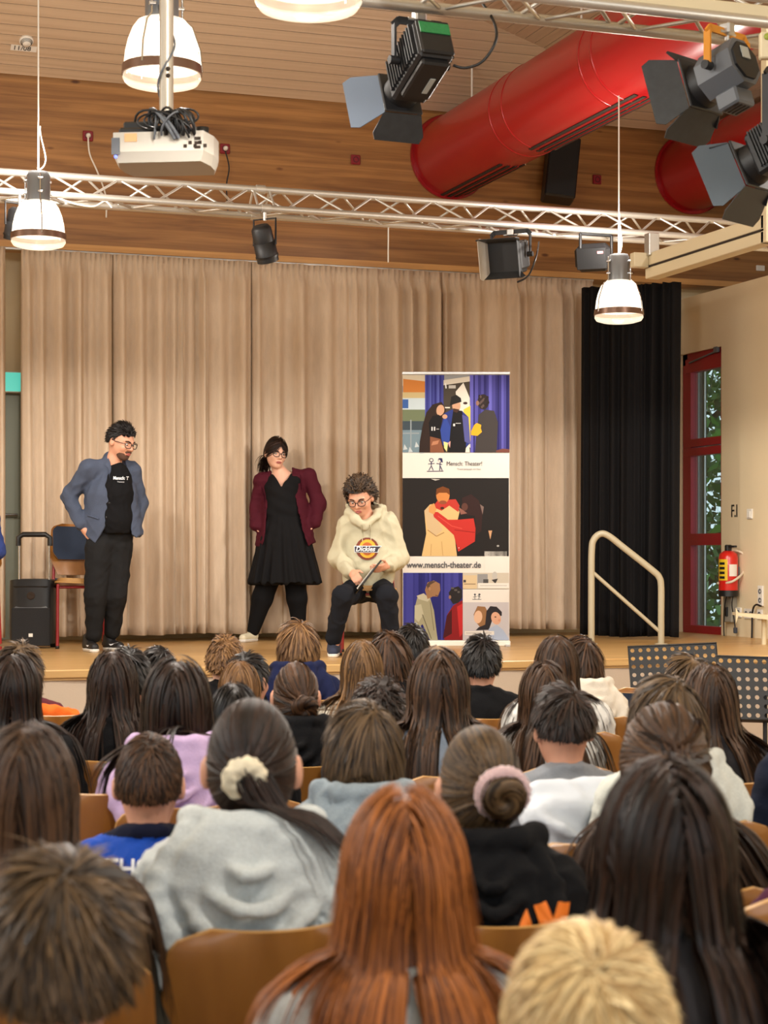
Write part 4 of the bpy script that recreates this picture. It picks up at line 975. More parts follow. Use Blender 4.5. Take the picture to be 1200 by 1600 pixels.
# ------------------------------------------------------------------ stage stair railing
rd = 14.2
def R_(x, y): return P(x, y, rd)
M_rail = mat('rail_beige_paint', (170, 160, 134), 0.4)
hrl = thing('stair_railing', 'cream tubular stair railing in front of the black curtain', 'railing', (0, 0, 0))
zb_ = STAGE
a0 = R_(924, 1000); a0.z = zb_; a1 = R_(1033, 1000); a1.z = zb_
MB().tube(catmull([a0, R_(924, 930), R_(924.5, 862), R_(928, 843), R_(939, 834), R_(952, 838), R_(975, 856), R_(1018, 890), R_(1030, 902), R_(1033, 918), R_(1033, 960), a1], 6), 0.026, 12).build('handrail', M_rail, hrl)
MB().tube([R_(926, 894), R_(1032, 988)], 0.015, 10).build('lower_rail', M_rail, hrl)
for a in (a0, a1): MB().lathe([(0, 0), (0.05, 0), (0.05, 0), (0.05, 0.008), (0.05, 0.008), (0, 0.008)], 18, None, a).build('base_flange', M_rail, hrl)

# ------------------------------------------------------------------ right wall fittings
def onwall(px, py, off=0.0): return atX(px, py, XR-off)
ex = thing('fire_extinguisher', 'red fire extinguisher with yellow label hanging beside the window', 'fire extinguisher', onwall(1138, 928, 0.1))
ek = FPX/dX(1138, XR-0.1); er = 15/ek; eh = 66/ek
MB().lathe([(0, 0.0), (er*0.95, 0.0), (er, 0.015), (er, eh*0.86), (er*0.9, eh*0.95), (er*0.45, eh*1.02), (er*0.3, eh*1.02)], 28).build('cylinder', mat('extinguisher_red', (206, 32, 22), 0.3, coat=0.3), ex)
MB().lathe([(0, -0.02), (er*1.03, -0.02), (er*1.03, -0.02), (er*1.03, 0.03), (er*1.03, 0.03), (er*0.98, 0.032)], 28).build('base_cup', M_blackp, ex)
vl = MB().bbox((0, 0, eh*1.08), (0.05, 0.05, 0.06), 0.008); vl.bbox((0.0, -0.06, eh*1.12), (0.025, 0.13, 0.018), 0.004); vl.build('valve', M_black, ex)
tc = Vector((-0.49, -0.87, 0))     # towards the camera
def patch(a0_, a1_, z0_, z1_, m, nm, rr=1.012):
    def fn(u, v):
        a = math.atan2(tc.y, tc.x)+math.radians(a0_+(a1_-a0_)*u); return Vector((er*rr*math.cos(a), er*rr*math.sin(a), z0_+(z1_-z0_)*v))
    MB().grid(fn, 10, 2).build(nm, m, ex)
patch(-75, -5, eh*0.32, eh*0.82, mat('yellow_label', (226, 190, 30), 0.5), 'yellow_label'); patch(5, 60, eh*0.42, eh*0.70, M_whitepl, 'white_label')
for k in range(4): patch(-62, -22, eh*(0.36+0.11*k), eh*(0.42+0.11*k), M_blackp, 'label_mark', 1.02)
side = Vector((0.87, -0.49, 0))
MB().tube(catmull([Vector((0, 0, eh*1.06)), side*er*1.5+Vector((0, 0, eh*0.95)), side*er*1.6+Vector((0, 0, eh*0.55)), side*er*0.4+tc*er*1.2+Vector((0, 0, eh*0.30)), -side*er*1.1+Vector((0, 0, eh*0.25))], 6), 0.011, 8).build('hose', mat('cream_hose', (214, 200, 176), 0.5), ex)
MB().bbox((0.07, 0, eh*0.5), (0.05, 0.06, 0.1), 0.004).build('wall_bracket', M_grey, ex)
gb = thing('cable_box', 'small grey box with hanging cables below the fire extinguisher', 'box', onwall(1141, 952, 0.03))
MB().bbox((0, 0, 0), (0.06, 0.14, 0.22), 0.006).build('box_body', mat('box_grey', (150, 146, 134), 0.5), gb)
MB().bbox((-0.035, 0, -0.02), (0.02, 0.03, 0.08), 0.004).build('clip', M_blackp, gb)
for (x0, y0, x1, y1) in ((1136, 930, 1132, 1003), (1146, 930, 1149, 985)):
    a, b = onwall(x0, y0, 0.09)-gb.location, onwall(x1, y1, 0.05)-gb.location
    MB().tube(bez(a, a+Vector((-.02, .03, -.1)), b+Vector((0, .02, .15)), b, 10), 0.006, 6).build('cable', M_blackp, gb)
    MB().bbox(b, (0.03, 0.03, 0.05), 0.006).build('cable_plug', mat('plug_blue_grey', (56, 62, 74), 0.5), gb)
for (px, py, w_, h_, lab, n_) in ((1190, 931, .08, .17, 'upright double wall socket beside the wall cable', 2), (1156, 957, .08, .085, 'small single socket left of the socket row', 1), (1172, 959, .15, .085, 'wide double socket in the row', 2), (1189, 960, .08, .085, 'socket at the right end of the row, cable plugged in above', 1)):
    q = onwall(px, py); t = thing('wall_socket', lab, 'socket', q, group='white sockets on the right wall')
    MB().bbox((-0.008, 0, 0), (0.016, w_, h_), 0.004).build('socket_plate', M_whitepl, t)
    for k in range(n_):
        off_ = (k-(n_-1)/2)*0.075
        MB().lathe([(0.022, 0.0), (0.022, 0.003), (0.022, 0.003), (0.006, -0.002), (0, -0.002)], 14, rotM('Y', -PI/2), (-0.017, off_ if w_ > h_ else 0, off_ if h_ > w_ else 0)).build('socket_well', M_grey, t)
q = onwall(1173, 803); t = thing('light_switch', 'white switch plate right of the wall number', 'switch', q)
MB().bbox((-0.008, 0, 0), (0.016, 0.085, 0.085), 0.004).build('switch_plate', M_whitepl, t); MB().bbox((-0.02, 0, -0.005), (0.01, 0.05, 0.055), 0.003).build('rocker', M_whitepl, t)
q = onwall(1142, 808, 0.004); t = thing('wall_number', 'black lettering on the cream wall above the fire extinguisher', 'sign', q)
text_mesh('number_text', 'F.I', 0.155, M_blackp, t, frame((0, 0, 0), (0, -1, 0), (0, 0, 1)), 0.002, 'LEFT', 0, 0, 0.78)
wc = tag(MB().tube(catmull([onwall(1189, 947, 0.05), onwall(1181, 945, 0.05), onwall(1176, 955, 0.04), onwall(1175, 985, 0.03), onwall(1174, 1025, 0.03)], 5), 0.008, 6).build('wall_cable', M_blackp), 'black cable dropping from the double socket on the right wall', 'cable')
tb = thing('wall_shelf', 'narrow cream folding shelf sticking out at the right edge', 'shelf', P(1180, 962, 14.0), -YAW)
sk2 = FPX/14.0
MB().add([Vector((-28/sk2, 0, 0.022)), Vector((40/sk2, 0, 0.0)), Vector((40/sk2, 0.2, 0.0)), Vector((-28/sk2, 0.2, 0.022)), Vector((-28/sk2, 0, 0.0)), Vector((40/sk2, 0, -0.045)), Vector((40/sk2, 0.2, -0.045)), Vector((-28/sk2, 0.2, 0.0))],
         [(0, 3, 2, 1), (4, 5, 6, 7), (0, 1, 5, 4), (1, 2, 6, 5), (2, 3, 7, 6), (3, 0, 4, 7)]).build('shelf_board', M_cream, tb)
MB().add([(-30/sk2, 0, 0.06), (-27/sk2, 0, 0.03), (-27/sk2, 0, -0.01), (-30/sk2, 0, -0.06), (-30/sk2, 0.02, 0.06), (-27/sk2, 0.02, 0.03), (-27/sk2, 0.02, -0.01), (-30/sk2, 0.02, -0.06)], [(0, 3, 2, 1), (4, 5, 6, 7), (0, 1, 5, 4), (3, 7, 6, 2), (0, 4, 7, 3), (1, 2, 6, 5)]).build('end_plate', M_cream, tb)
MB().tube([(0.1, 0.15, -0.03), (0.1, 0.15, -(P(1180, 962, 14.0).z-STAGE))], 0.02, 8).build('support_leg', M_cream, tb)
tag(MB().bbox(atY(1188, 419, YB-0.01), (0.085, 0.02, 0.05), 0.004).build('beam_plate', M_whitepl), 'small white plate screwed to the wooden beam at right', 'plate')

# ------------------------------------------------------------------ music stands
def music_stand(label, cpx, cpy, d, roll, rz, w=0.50, h=0.33, nc=11, nr=7):
    c = P(cpx, cpy, d)
    t = thing('music_stand', label, 'music stand', (c.x, c.y, 0), rz, 'music stands in front of the stage')
    mb = MB(); cw, chh = w/nc, h/nr
    R3 = (rotM('Y', roll) @ rotM('X', math.radians(-16))).to_3x3()
    for j in range(nr):
        for i in range(nc):
            x0, z0_ = -w/2+i*cw, -h/2+j*chh; cx_, cz_ = x0+cw/2, z0_+chh/2
            sq = [(x0, z0_), (cx_, z0_), (x0+cw, z0_), (x0+cw, cz_), (x0+cw, z0_+chh), (cx_, z0_+chh), (x0, z0_+chh), (x0, cz_)]
            r_ = 0.0125
            oc = [(cx_+r_*math.cos(math.radians(-135+45*k)), cz_+r_*math.sin(math.radians(-135+45*k))) for k in range(8)]
            vs = [R3 @ Vector((x, 0, z)) for x, z in sq+oc]
            mb.add([v+Vector((0, 0, c.z)) for v in vs], [(k, (k+1) % 8, 8+(k+1) % 8, 8+k) for k in range(8)])
    o = mb.build('desk', M_black, t); so = o.modifiers.new('thickness', 'SOLIDIFY'); so.thickness = 0.003
    e = MB()
    cs = [R3 @ Vector(v)+Vector((0, 0, c.z)) for v in ((-w/2, 0, -h/2), (w/2, 0, -h/2), (w/2, 0, h/2), (-w/2, 0, h/2))]
    e.tube(cs+[cs[0]], 0.006, 6); e.build('desk_rim', M_blackp, t)
    lip = R3 @ Vector((0, 0.03, -h/2))+Vector((0, 0, c.z)); MB().bbox(lip, (w, 0.06, 0.006), 0.002, R3).build('book_ledge', M_black, t)
    MB().tube([(0, 0.01, c.z-h*0.1), (0, 0.0, 0.25)], 0.012, 10).build('pole', M_black, t)
    for k in range(3):
        a = 2*PI*k/3+0.3; MB().tube([(0, 0, 0.28), (0.26*math.cos(a), 0.26*math.sin(a), 0.015)], 0.008, 8).build('tripod_leg', M_black, t)
    return t
music_stand('black perforated music stand left of the long-haired girl, in front of the stage', 1054, 1052, 10.3, math.radians(-2.5), -YAW)
music_stand('black perforated music stand cut off by the right edge', 1196, 1076, 9.4, math.radians(2), -YAW+math.radians(4))

# ------------------------------------------------------------------ tree outside the window
M_bark = mat('bark', (52, 50, 42), 0.9, bump=0.5, bscale=20)
def leaf_mat():
    m = mat('green_leaf', (64, 120, 46), 0.5); nt = m.node_tree; b = nt.nodes['Principled BSDF']
    g = nt.nodes.new('ShaderNodeNewGeometry'); r = nt.nodes.new('ShaderNodeValToRGB')
    r.color_ramp.elements[0].color = rgb(24, 62, 26); r.color_ramp.elements[1].color = rgb(86, 140, 56)
    nt.links.new(g.outputs['Random Per Island'], r.inputs[0]); nt.links.new(r.outputs[0], b.inputs['Base Color'])
    b.inputs['Transmission Weight'].default_value = 0.0; b.inputs['Subsurface Weight'].default_value = 0.0
    return m
tr = thing('tree', 'leafy green tree outside the red-framed window', 'tree', (11.4, 20.6, 0))
TP = [(0, 0, -0.3), (-0.2, 0.1, 1.5), (-0.1, 0, 3.0), (0.35, 0.1, 5.0), (0.5, 0, 7)]
MB().tube(catmull(TP, 5), 0.22, 10, True, 0.08).build('trunk', M_bark, tr)
rt = np.random.default_rng(5)
for k in range(9):
    z = 0.9+0.5*k; a = rt.uniform(0, 6.28); e = Vector((1.5*math.cos(a), 1.5*math.sin(a), 0.9))
    MB().tube(bez((-0.1, 0, z), Vector((-0.1, 0, z))+e*0.4, Vector((-0.1, 0, z+0.2))+e*0.7, Vector((-0.1, 0, z))+e, 8), 0.06, 8, True, 0.012).build('branch', M_bark, tr)
N = 9000
cen = np.stack([rt.normal(-0.2, 0.85, N), rt.normal(0, 1.0, N), rt.uniform(0.2, 6.5, N)], 1)
ax1 = rt.normal(size=(N, 3)); ax1 /= np.linalg.norm(ax1, axis=1)[:, None]
ax2 = np.cross(ax1, rt.normal(size=(N, 3))); ax2 /= np.linalg.norm(ax2, axis=1)[:, None]
sl = rt.uniform(0.06, 0.12, N)[:, None]
V = np.stack([cen-ax1*sl, cen+ax2*sl*0.5+ax1*sl*-0.1, cen+ax1*sl, cen-ax2*sl*0.5+ax1*sl*-0.1], 1).reshape(-1, 3)
lf_ = link('foliage', mesh_np('foliage', V, np.arange(N*4).reshape(-1, 4), False), leaf_mat(), tr); lf_['kind'] = 'stuff'
lawn = MB().box((16, 22, -0.2), (14, 24, 0.1)).build('lawn', mat('grass_green', (84, 120, 60), 0.9, var=0.2)); lawn['kind'] = 'structure'
# ------------------------------------------------------------------ organic surfaces: signed distance field + surface nets
class Field:
    def __init__(s, lo, hi, h):
        s.lo = np.array(lo, float); s.h = h; s.n = np.ceil((np.array(hi)-s.lo)/h).astype(int)+1
        s.F = np.full(s.n, 1.0, np.float32)
        s.ax = [s.lo[i]+h*np.arange(s.n[i]) for i in range(3)]
    def blk(s, lo, hi):
        i0 = np.clip(np.floor((np.array(lo)-s.lo)/s.h).astype(int), 0, s.n); i1 = np.clip(np.ceil((np.array(hi)-s.lo)/s.h).astype(int)+1, 0, s.n)
        sl = tuple(slice(a, b) for a, b in zip(i0, i1))
        X, Y, Z = np.meshgrid(s.ax[0][sl[0]], s.ax[1][sl[1]], s.ax[2][sl[2]], indexing='ij')
        return sl, X, Y, Z
    def join(s, sl, d, k, mode):
        A = s.F[sl]; d = d.astype(np.float32)
        if mode == 'add':
            if k > 0:
                hh = np.clip(0.5+0.5*(d-A)/k, 0, 1); s.F[sl] = d*(1-hh)+A*hh-k*hh*(1-hh)
            else: s.F[sl] = np.minimum(A, d)
        else:
            if k > 0:
                d = -d; hh = np.clip(0.5-0.5*(d-A)/k, 0, 1); s.F[sl] = d*(1-hh)+A*hh+k*hh*(1-hh)
            else: s.F[sl] = np.maximum(A, -d)
    def cap(s, a, b, ra, rb=None, k=0.03, sq=(1, 1, 1), mode='add', R=None):
        rb = ra if rb is None else rb
        a = np.array(a, float); b = np.array(b, float); sq = np.array(sq, float)
        m = max(ra, rb)/sq.min()+k+3*s.h
        sl, X, Y, Z = s.blk(np.minimum(a, b)-m, np.maximum(a, b)+m)
        if X.size == 0: return s
        ab = (b-a)*sq; L2 = max((ab**2).sum(), 1e-12)
        x, y, z = (X-a[0])*sq[0], (Y-a[1])*sq[1], (Z-a[2])*sq[2]
        t = np.clip((x*ab[0]+y*ab[1]+z*ab[2])/L2, 0, 1)
        d = np.sqrt((x-t*ab[0])**2+(y-t*ab[1])**2+(z-t*ab[2])**2)-(ra+t*(rb-ra))
        s.join(sl, d, k, mode); return s
    def chain(s, pts, rs, k=0.03, sq=(1, 1, 1), mode='add'):
        for i in range(len(pts)-1): s.cap(pts[i], pts[i+1], rs[i], rs[i+1], k, sq, mode)
        return s
    def ell(s, c, r, k=0.03, R=None, mode='add'):
        c = np.array(c, float); r = np.array(r, float); m = r.max()+k+3*s.h
        sl, X, Y, Z = s.blk(c-m, c+m)
        if X.size == 0: return s
        x, y, z = X-c[0], Y-c[1], Z-c[2]
        if R is not None:
            Rm = np.array(R).T
            x, y, z = Rm[0, 0]*x+Rm[0, 1]*y+Rm[0, 2]*z, Rm[1, 0]*x+Rm[1, 1]*y+Rm[1, 2]*z, Rm[2, 0]*x+Rm[2, 1]*y+Rm[2, 2]*z
        k0 = np.sqrt((x/r[0])**2+(y/r[1])**2+(z/r[2])**2)+1e-9; k1 = np.sqrt((x/r[0]**2)**2+(y/r[1]**2)**2+(z/r[2]**2)**2)+1e-9
        s.join(sl, k0*(k0-1)/k1, k, mode); return s
    def poly(s, pts, ymax=None, ymin=None, mode='carve', k=0.0):
        """polygon in the (x, z) plane extruded along y"""
        X, Z = np.meshgrid(s.ax[0], s.ax[2], indexing='ij'); p = np.stack([X, Z], -1); d2 = np.full(X.shape, 1e9); ins = np.zeros(X.shape, bool); n = len(pts)
        for i in range(n):
            a, b = np.array(pts[i]), np.array(pts[(i+1) % n]); e = b-a; w = p-a
            t = np.clip((w@e)/max(e@e, 1e-12), 0, 1); d2 = np.minimum(d2, ((w-t[..., None]*e)**2).sum(-1))
            c = ((a[1] <= Z) != (b[1] <= Z)); xi = a[0]+(Z-a[1])*(e[0])/(e[1] if abs(e[1]) > 1e-9 else 1e-9); ins ^= c & (X < xi)
        d = np.sqrt(d2)*np.where(ins, -1, 1); d = np.broadcast_to(d[:, None, :], s.F.shape).copy()
        if ymax is not None: d = np.maximum(d, (s.ax[1]-ymax)[None, :, None])
        if ymin is not None: d = np.maximum(d, (ymin-s.ax[1])[None, :, None])
        s.join((slice(None),)*3, d if mode == 'carve' else d, k, 'carve' if mode == 'carve' else 'add')
        return s
    def below(s, z0):      # cut away everything below z0
        d = s.ax[2]-z0; s.F = np.maximum(s.F, -d[None, None, :].astype(np.float32)); return s
    def above(s, z0):
        d = s.ax[2]-z0; s.F = np.maximum(s.F, d[None, None, :].astype(np.float32)); return s
    def mesh(s, disp=None, smooth=1):
        F = s.F; F[0] = F[-1] = 1; F[:, 0] = F[:, -1] = 1; F[:, :, 0] = F[:, :, -1] = 1
        I = F < 0
        C = I[:-1, :-1, :-1].astype(np.int8)
        for (a, b, c) in ((1, 0, 0), (0, 1, 0), (1, 1, 0), (0, 0, 1), (1, 0, 1), (0, 1, 1), (1, 1, 1)):
            C = C+I[a:I.shape[0]-1+a, b:I.shape[1]-1+b, c:I.shape[2]-1+c]
        cells = np.argwhere((C > 0) & (C < 8))
        idx = np.full(C.shape, -1, np.int64); idx[tuple(cells.T)] = np.arange(len(cells))
        corners = [(a, b, c) for a in (0, 1) for b in (0, 1) for c in (0, 1)]
        val = np.stack([F[cells[:, 0]+a, cells[:, 1]+b, cells[:, 2]+c] for a, b, c in corners], 1)
        acc = np.zeros((len(cells), 3)); cnt = np.zeros(len(cells))
        for i in range(8):
            for j in range(i+1, 8):
                ca, cb = np.array(corners[i]), np.array(corners[j])
                if np.abs(ca-cb).sum() != 1: continue
                fa, fb = val[:, i], val[:, j]; mk = (fa < 0) != (fb < 0)
                t = np.where(mk, fa/np.where(mk, fa-fb, 1), 0)
                acc += np.where(mk[:, None], ca+t[:, None]*(cb-ca), 0); cnt += mk
        V = s.lo+s.h*(cells+acc/cnt[:, None])
        faces = []
        for ax in range(3):
            A = np.take(I, range(0, I.shape[ax]-1), ax); B = np.take(I, range(1, I.shape[ax]), ax)
            e = np.argwhere(A != B)
            if not len(e): continue
            ins = A[tuple(e.T)]
            u, w = [(1, 2), (2, 0), (0, 1)][ax]
            ok = (e[:, u] > 0) & (e[:, w] > 0) & (e[:, u] < I.shape[u]-1) & (e[:, w] < I.shape[w]-1); e = e[ok]; ins = ins[ok]
            def at(du, dw):
                q = e.copy(); q[:, u] += du; q[:, w] += dw; return idx[tuple(q.T)]
            q = np.stack([at(-1, -1), at(0, -1), at(0, 0), at(-1, 0)], 1)
            q[~ins] = q[~ins][:, ::-1]; faces.append(q)
        Fc = np.concatenate(faces); Fc = Fc[(Fc >= 0).all(1)]
        for _ in range(smooth):
            S = np.zeros_like(V); n = np.zeros(len(V))
            for a, b in ((0, 1), (1, 2), (2, 3), (3, 0)):
                np.add.at(S, Fc[:, a], V[Fc[:, b]]); np.add.at(S, Fc[:, b], V[Fc[:, a]]); np.add.at(n, Fc[:, a], 1); np.add.at(n, Fc[:, b], 1)
            V = 0.5*V+0.5*S/np.maximum(n, 1)[:, None]
        if disp is not None:
            nr = np.cross(V[Fc[:, 2]]-V[Fc[:, 0]], V[Fc[:, 3]]-V[Fc[:, 1]]); N = np.zeros_like(V)
            for k in range(4): np.add.at(N, Fc[:, k], nr)
            N /= np.linalg.norm(N, axis=1)[:, None]+1e-12
            V = V+N*disp(V)[:, None]
        return V, Fc
def wrinkles(seed, amp=0.003, dirs=7, lo=28, hi=75):
    lo, hi, dirs = lo*2.6, hi*2.4, dirs+3
    r = np.random.default_rng(seed); K = []
    for _ in range(dirs):
        d = r.normal(size=3); d /= np.linalg.norm(d); K.append((d*r.uniform(lo, hi), r.uniform(0, 6.28), r.normal(size=3)*14, r.uniform(0, 6.28), r.uniform(0.5, 1.0)))
    def f(V):
        o = np.zeros(len(V))
        for d, p, w, p2, a in K:
            m = np.clip(np.sin(V@w+p2), 0, 1)
            o += a*m*(1-np.abs(np.sin((V@d)*0.5+p+0.8*np.sin(V@w*0.7+p)))*2)
        return amp*o/2
    return f

# ------------------------------------------------------------------ hair
def hair_mat(name, dark, light, rough=0.5):
    if name in MATS: return MATS[name]
    if 'blond' not in name: dark, light = [q*0.84 for q in dark], [q*0.84 for q in light]
    m = bpy.data.materials.new(name); m.use_nodes = True; nt = m.node_tree; b = nt.nodes['Principled BSDF']; L = nt.links.new
    g = nt.nodes.new('ShaderNodeNewGeometry'); r = nt.nodes.new('ShaderNodeValToRGB'); r.color_ramp.elements[0].color = rgb(*dark); r.color_ramp.elements[1].color = rgb(*light)
    r.color_ramp.elements[0].position = 0.1; r.color_ramp.elements[1].position = 0.95
    L(g.outputs['Random Per Island'], r.inputs[0]); L(r.outputs[0], b.inputs['Base Color'])
    b.inputs['Roughness'].default_value = rough; b.inputs['Specular IOR Level'].default_value = 0.3
    b.inputs['Anisotropic'].default_value = 0.5
    MATS[name] = m; return m
HEAD_R = np.array([0.0735, 0.0945, 0.113])
def unit(a): return a/(np.linalg.norm(a, axis=-1, keepdims=True)+1e-12)
def scalp_min(y, low, ears=False):
    if ears: return np.interp(y, [-1, -0.55, -0.25, 0.12, 0.30, 0.55, 1.0], [low, low+0.05, 0.0, 0.16, 0.42, 0.52, 0.52])
    return np.interp(y, [-1, -0.5, -0.15, 0.12, 0.30, 0.55, 1.0], [low, low+0.02, -0.22, 0.02, 0.42, 0.52, 0.52])
def hair(seed, N=420, length=0.3, lvar=0.15, style='part', width=0.008, M=18, stiff=0.86, lift=0.0, layer=0.018, wave=0.0, wfreq=60, part_x=0.0, crown=(0.1, -0.55, 0.83), swirl=0.25,
         drift=(0, 0, 0), low=-0.55, R=HEAD_R, grav=(0, 0, -1), coll=(), tie=None, tail=None, inner=True, spiky=0.0, fwd=0.0, curl=0.0, bun=None, face_clear=True, cling=False, ears=False, thin=False, flare=0.0):
    r = np.random.default_rng(seed); R = np.array(R); grav = np.array(grav, float)
    allV, allF = [], []; base = [0]
    def strands(p, t, lay, ln, M, wd, mode, widths=None, flat=False):
        n = len(p); step = (ln/(M-1))[:, None]; pts = [p.copy()]
        ph = r.uniform(0, 6.28, n); alive = np.ones(n, bool)
        for j in range(1, M):
            if mode == 'tie':
                tp = np.array(tie); v = tp-p; dist = np.linalg.norm(v, axis=1); nn = unit(p/R**2)
                v2 = v-nn*(v*nn).sum(1)[:, None]; t = unit(0.4*t+0.6*unit(np.where((dist < 0.05)[:, None], v, v2)))
                stp = np.minimum(step[:, 0], dist*0.8)[:, None]
                p = p+t*stp
            else:
                g = 1-stiff
                rad = unit(p*[1, 0.6, 0]+1e-6)*(flare if j > 5 else 0)
                t = unit(t*stiff+(grav+np.array(drift)+rad)*g)
                p = p+t*step
                if wave:
                    side = unit(np.cross(t, p*[1, 1, 0]+1e-6)); s_ = (np.arange(n)*0+j*step[:, 0])
                    p = p+side*(wave*np.cos(wfreq*s_+ph)*step[:, 0]*wfreq*0.25*min(1, j/4))[:, None]
                if curl:
                    nn = unit(p/R**2); side = np.cross(t, nn); s_ = j*step[:, 0]
                    p = p+(side*np.cos(wfreq*s_+ph)[:, None]+nn*np.sin(wfreq*s_+ph)[:, None])*curl
            q = p/R; l = np.linalg.norm(q, axis=1); off = 1+(lay+lift*j/M)/R.mean()
            ins = l < off
            p = np.where(ins[:, None], q/np.maximum(l, 1e-6)[:, None]*off[:, None]*R, p)
            if cling and mode == 'free' and j < 16:
                cl_ = (l > off) & (p[:, 2] > -0.035)
                p = np.where(cl_[:, None], q/np.maximum(l, 1e-6)[:, None]*off[:, None]*R, p)
            if mode == 'tie':
                p = np.where(((l > off) & (np.linalg.norm(p-np.array(tie), axis=1) > 0.03))[:, None], q/np.maximum(l, 1e-6)[:, None]*off[:, None]*R, p)
            for (a, b, ra) in coll:
                a_, b_ = np.array(a), np.array(b); ab = b_-a_; tt = np.clip(((p-a_)@ab)/max((ab@ab), 1e-9), 0, 1); v = p-(a_+tt[:, None]*ab); dd = np.linalg.norm(v, axis=1)
                rr = ra+0.004+lay*0.8; hit = dd < rr
                p = np.where(hit[:, None], a_+tt[:, None]*ab+v/np.maximum(dd, 1e-6)[:, None]*rr[:, None], p)
            if mode != 'tie':
                t = unit(0.5*t+0.5*unit(p-pts[-1])) if len(pts) > 0 else t
            pts.append(p.copy())
        ribbons(np.stack(pts, 1), wd, flat)
    def ribbons(Q, wd, flat=False):
        n, M, _ = Q.shape
        if not (wave or curl) and M > 13: Q = Q[:, np.round(np.linspace(0, M-1, 12)).astype(int)]
        n, M, _ = Q.shape
        T = unit(np.gradient(Q, axis=1)); 
        c = Q.copy(); c[..., 2] = np.where(Q[..., 2] > -0.02, Q[..., 2], 0.0)
        Nn = unit(c/R**2)
        S = unit(np.cross(T, Nn)); Nn = np.cross(S, T)
        s = np.linspace(0, 1, M); prof = np.clip(np.minimum(1.0, 0.55+3*s)*np.minimum(1.0, (1.02-s)*3.2), 0.05, 1)
        w = (np.asarray(wd).reshape(-1, 1)*prof)[..., None]
        tw = r.normal(0, 0.22, (n, 1, 1))
        if thin or flat:
            V = np.stack([Q-S*w*0.55+Nn*w*tw*0.6, Q+S*w*0.55-Nn*w*tw*0.6], 2).reshape(-1, 3)
            b = (np.arange(n)*M*2)[:, None]+(np.arange(M-1)*2)[None]
            allV.append(V); allF.append(np.stack([b, b+1, b+3, b+2], -1).reshape(-1, 4)+base[0]); base[0] += len(V); return
        A = Q-S*w*0.5-Nn*w*(0.12-tw*0.5); B = Q+Nn*w*(0.0 if flat else 0.16); C = Q+S*w*0.5-Nn*w*(0.12+tw*0.5)
        V = np.stack([A, B, C], 2).reshape(-1, 3)
        b = (np.arange(n)*M*3)[:, None]+(np.arange(M-1)*3)[None]
        f1 = np.stack([b, b+1, b+4, b+3], -1).reshape(-1, 4); f2 = np.stack([b+1, b+2, b+5, b+4], -1).reshape(-1, 4)
        allV.append(V); allF.append(np.concatenate([f1, f2])+base[0]); base[0] += len(V)
    # roots over the scalp
    K = int(N*2.1); i = np.arange(K)+0.5; z = 1-2*i/K; th = PI*(1+5**0.5)*i
    D = np.stack([np.sqrt(1-z*z)*np.cos(th), np.sqrt(1-z*z)*np.sin(th), z], 1)+r.normal(0, 0.02, (K, 3)); D = unit(D)
    D = D[D[:, 2] > scalp_min(D[:, 1], low, ears)]
    n0 = unit(D/R)
    def tangent(D, n0):
        if style == 'part':
            sx = np.where(D[:, 0]-part_x >= 0, 1.0, -1.0)
            t = np.stack([sx*1.0, -0.25-0.5*(D[:, 1] < -0.3)+0*sx, -0.35+0*sx], 1)+r.normal(0, 0.06, D.shape)
            back = np.clip((-D[:, 1]-0.35)/0.4, 0, 1)[:, None]          # behind the crown hair simply falls
            t = t*(1-back*0.75)+np.stack([D[:, 0]*0.5, D[:, 1]*0, -1+0*sx], 1)*back*0.75
        elif style == 'tie':
            t = np.array(tie)-D*R
        else:
            c = unit(np.array(crown)); t = D-c+np.cross(c, D)*swirl+np.array([0, fwd, 0])+r.normal(0, 0.10, D.shape)
        t = t-n0*(t*n0).sum(1)[:, None]; t = unit(t)
        if spiky: t = unit(t+n0*spiky*(0.6+0.8*r.random((len(D), 1))))
        return t
    def run(D, wmul, lmul, lay_lo, lay_hi, Mx, flat):
        n0 = unit(D/R); t = tangent(D, n0); n = len(D)
        lay = 0.003+r.uniform(lay_lo, lay_hi, n)
        ln = length*lmul*(1+lvar*r.normal(size=n)*0.5)
        if style == 'tie': ln = np.linalg.norm(np.array(tie)-D*R, axis=1)*1.5+0.02
        else:
            fr = np.clip((D[:, 1]-0.2)*1.4, 0, 1)
            if face_clear and style != 'part': ln = ln*(1-0.35*fr)
            if ears: ln = ln*np.clip(0.42+1.1*(D[:, 2]-scalp_min(D[:, 1], low, True)), 0.42, 1)
        strands(D*R*(1+(lay/R.mean())[:, None]), t, lay, np.maximum(ln, 0.015), Mx, width*wmul*(0.75+0.5*r.random(n)), 'tie' if style == 'tie' else 'free', flat=flat)
    if inner:
        run(D[::3], 4.0, 0.93, 0.0, 0.003, max(8, M-2), True)
    run(D, 1.0, 1.0, 0.002, layer, M, False)
    if tail is not None:      # ponytail: dict(n, len, spread, dir)
        n = tail['n']; p = np.array(tie)+r.normal(0, tail.get('spread', 0.012), (n, 3)); t = unit(np.array(tail['dir'])+r.normal(0, tail.get('fan', 0.18), (n, 3)))
        st0 = stiff
        strands(p, t, 0.004+r.uniform(0, 0.012, n), tail['len']*(1+0.2*r.normal(size=n)*0.6), 20, width*(0.8+0.6*r.random(n)), 'free')
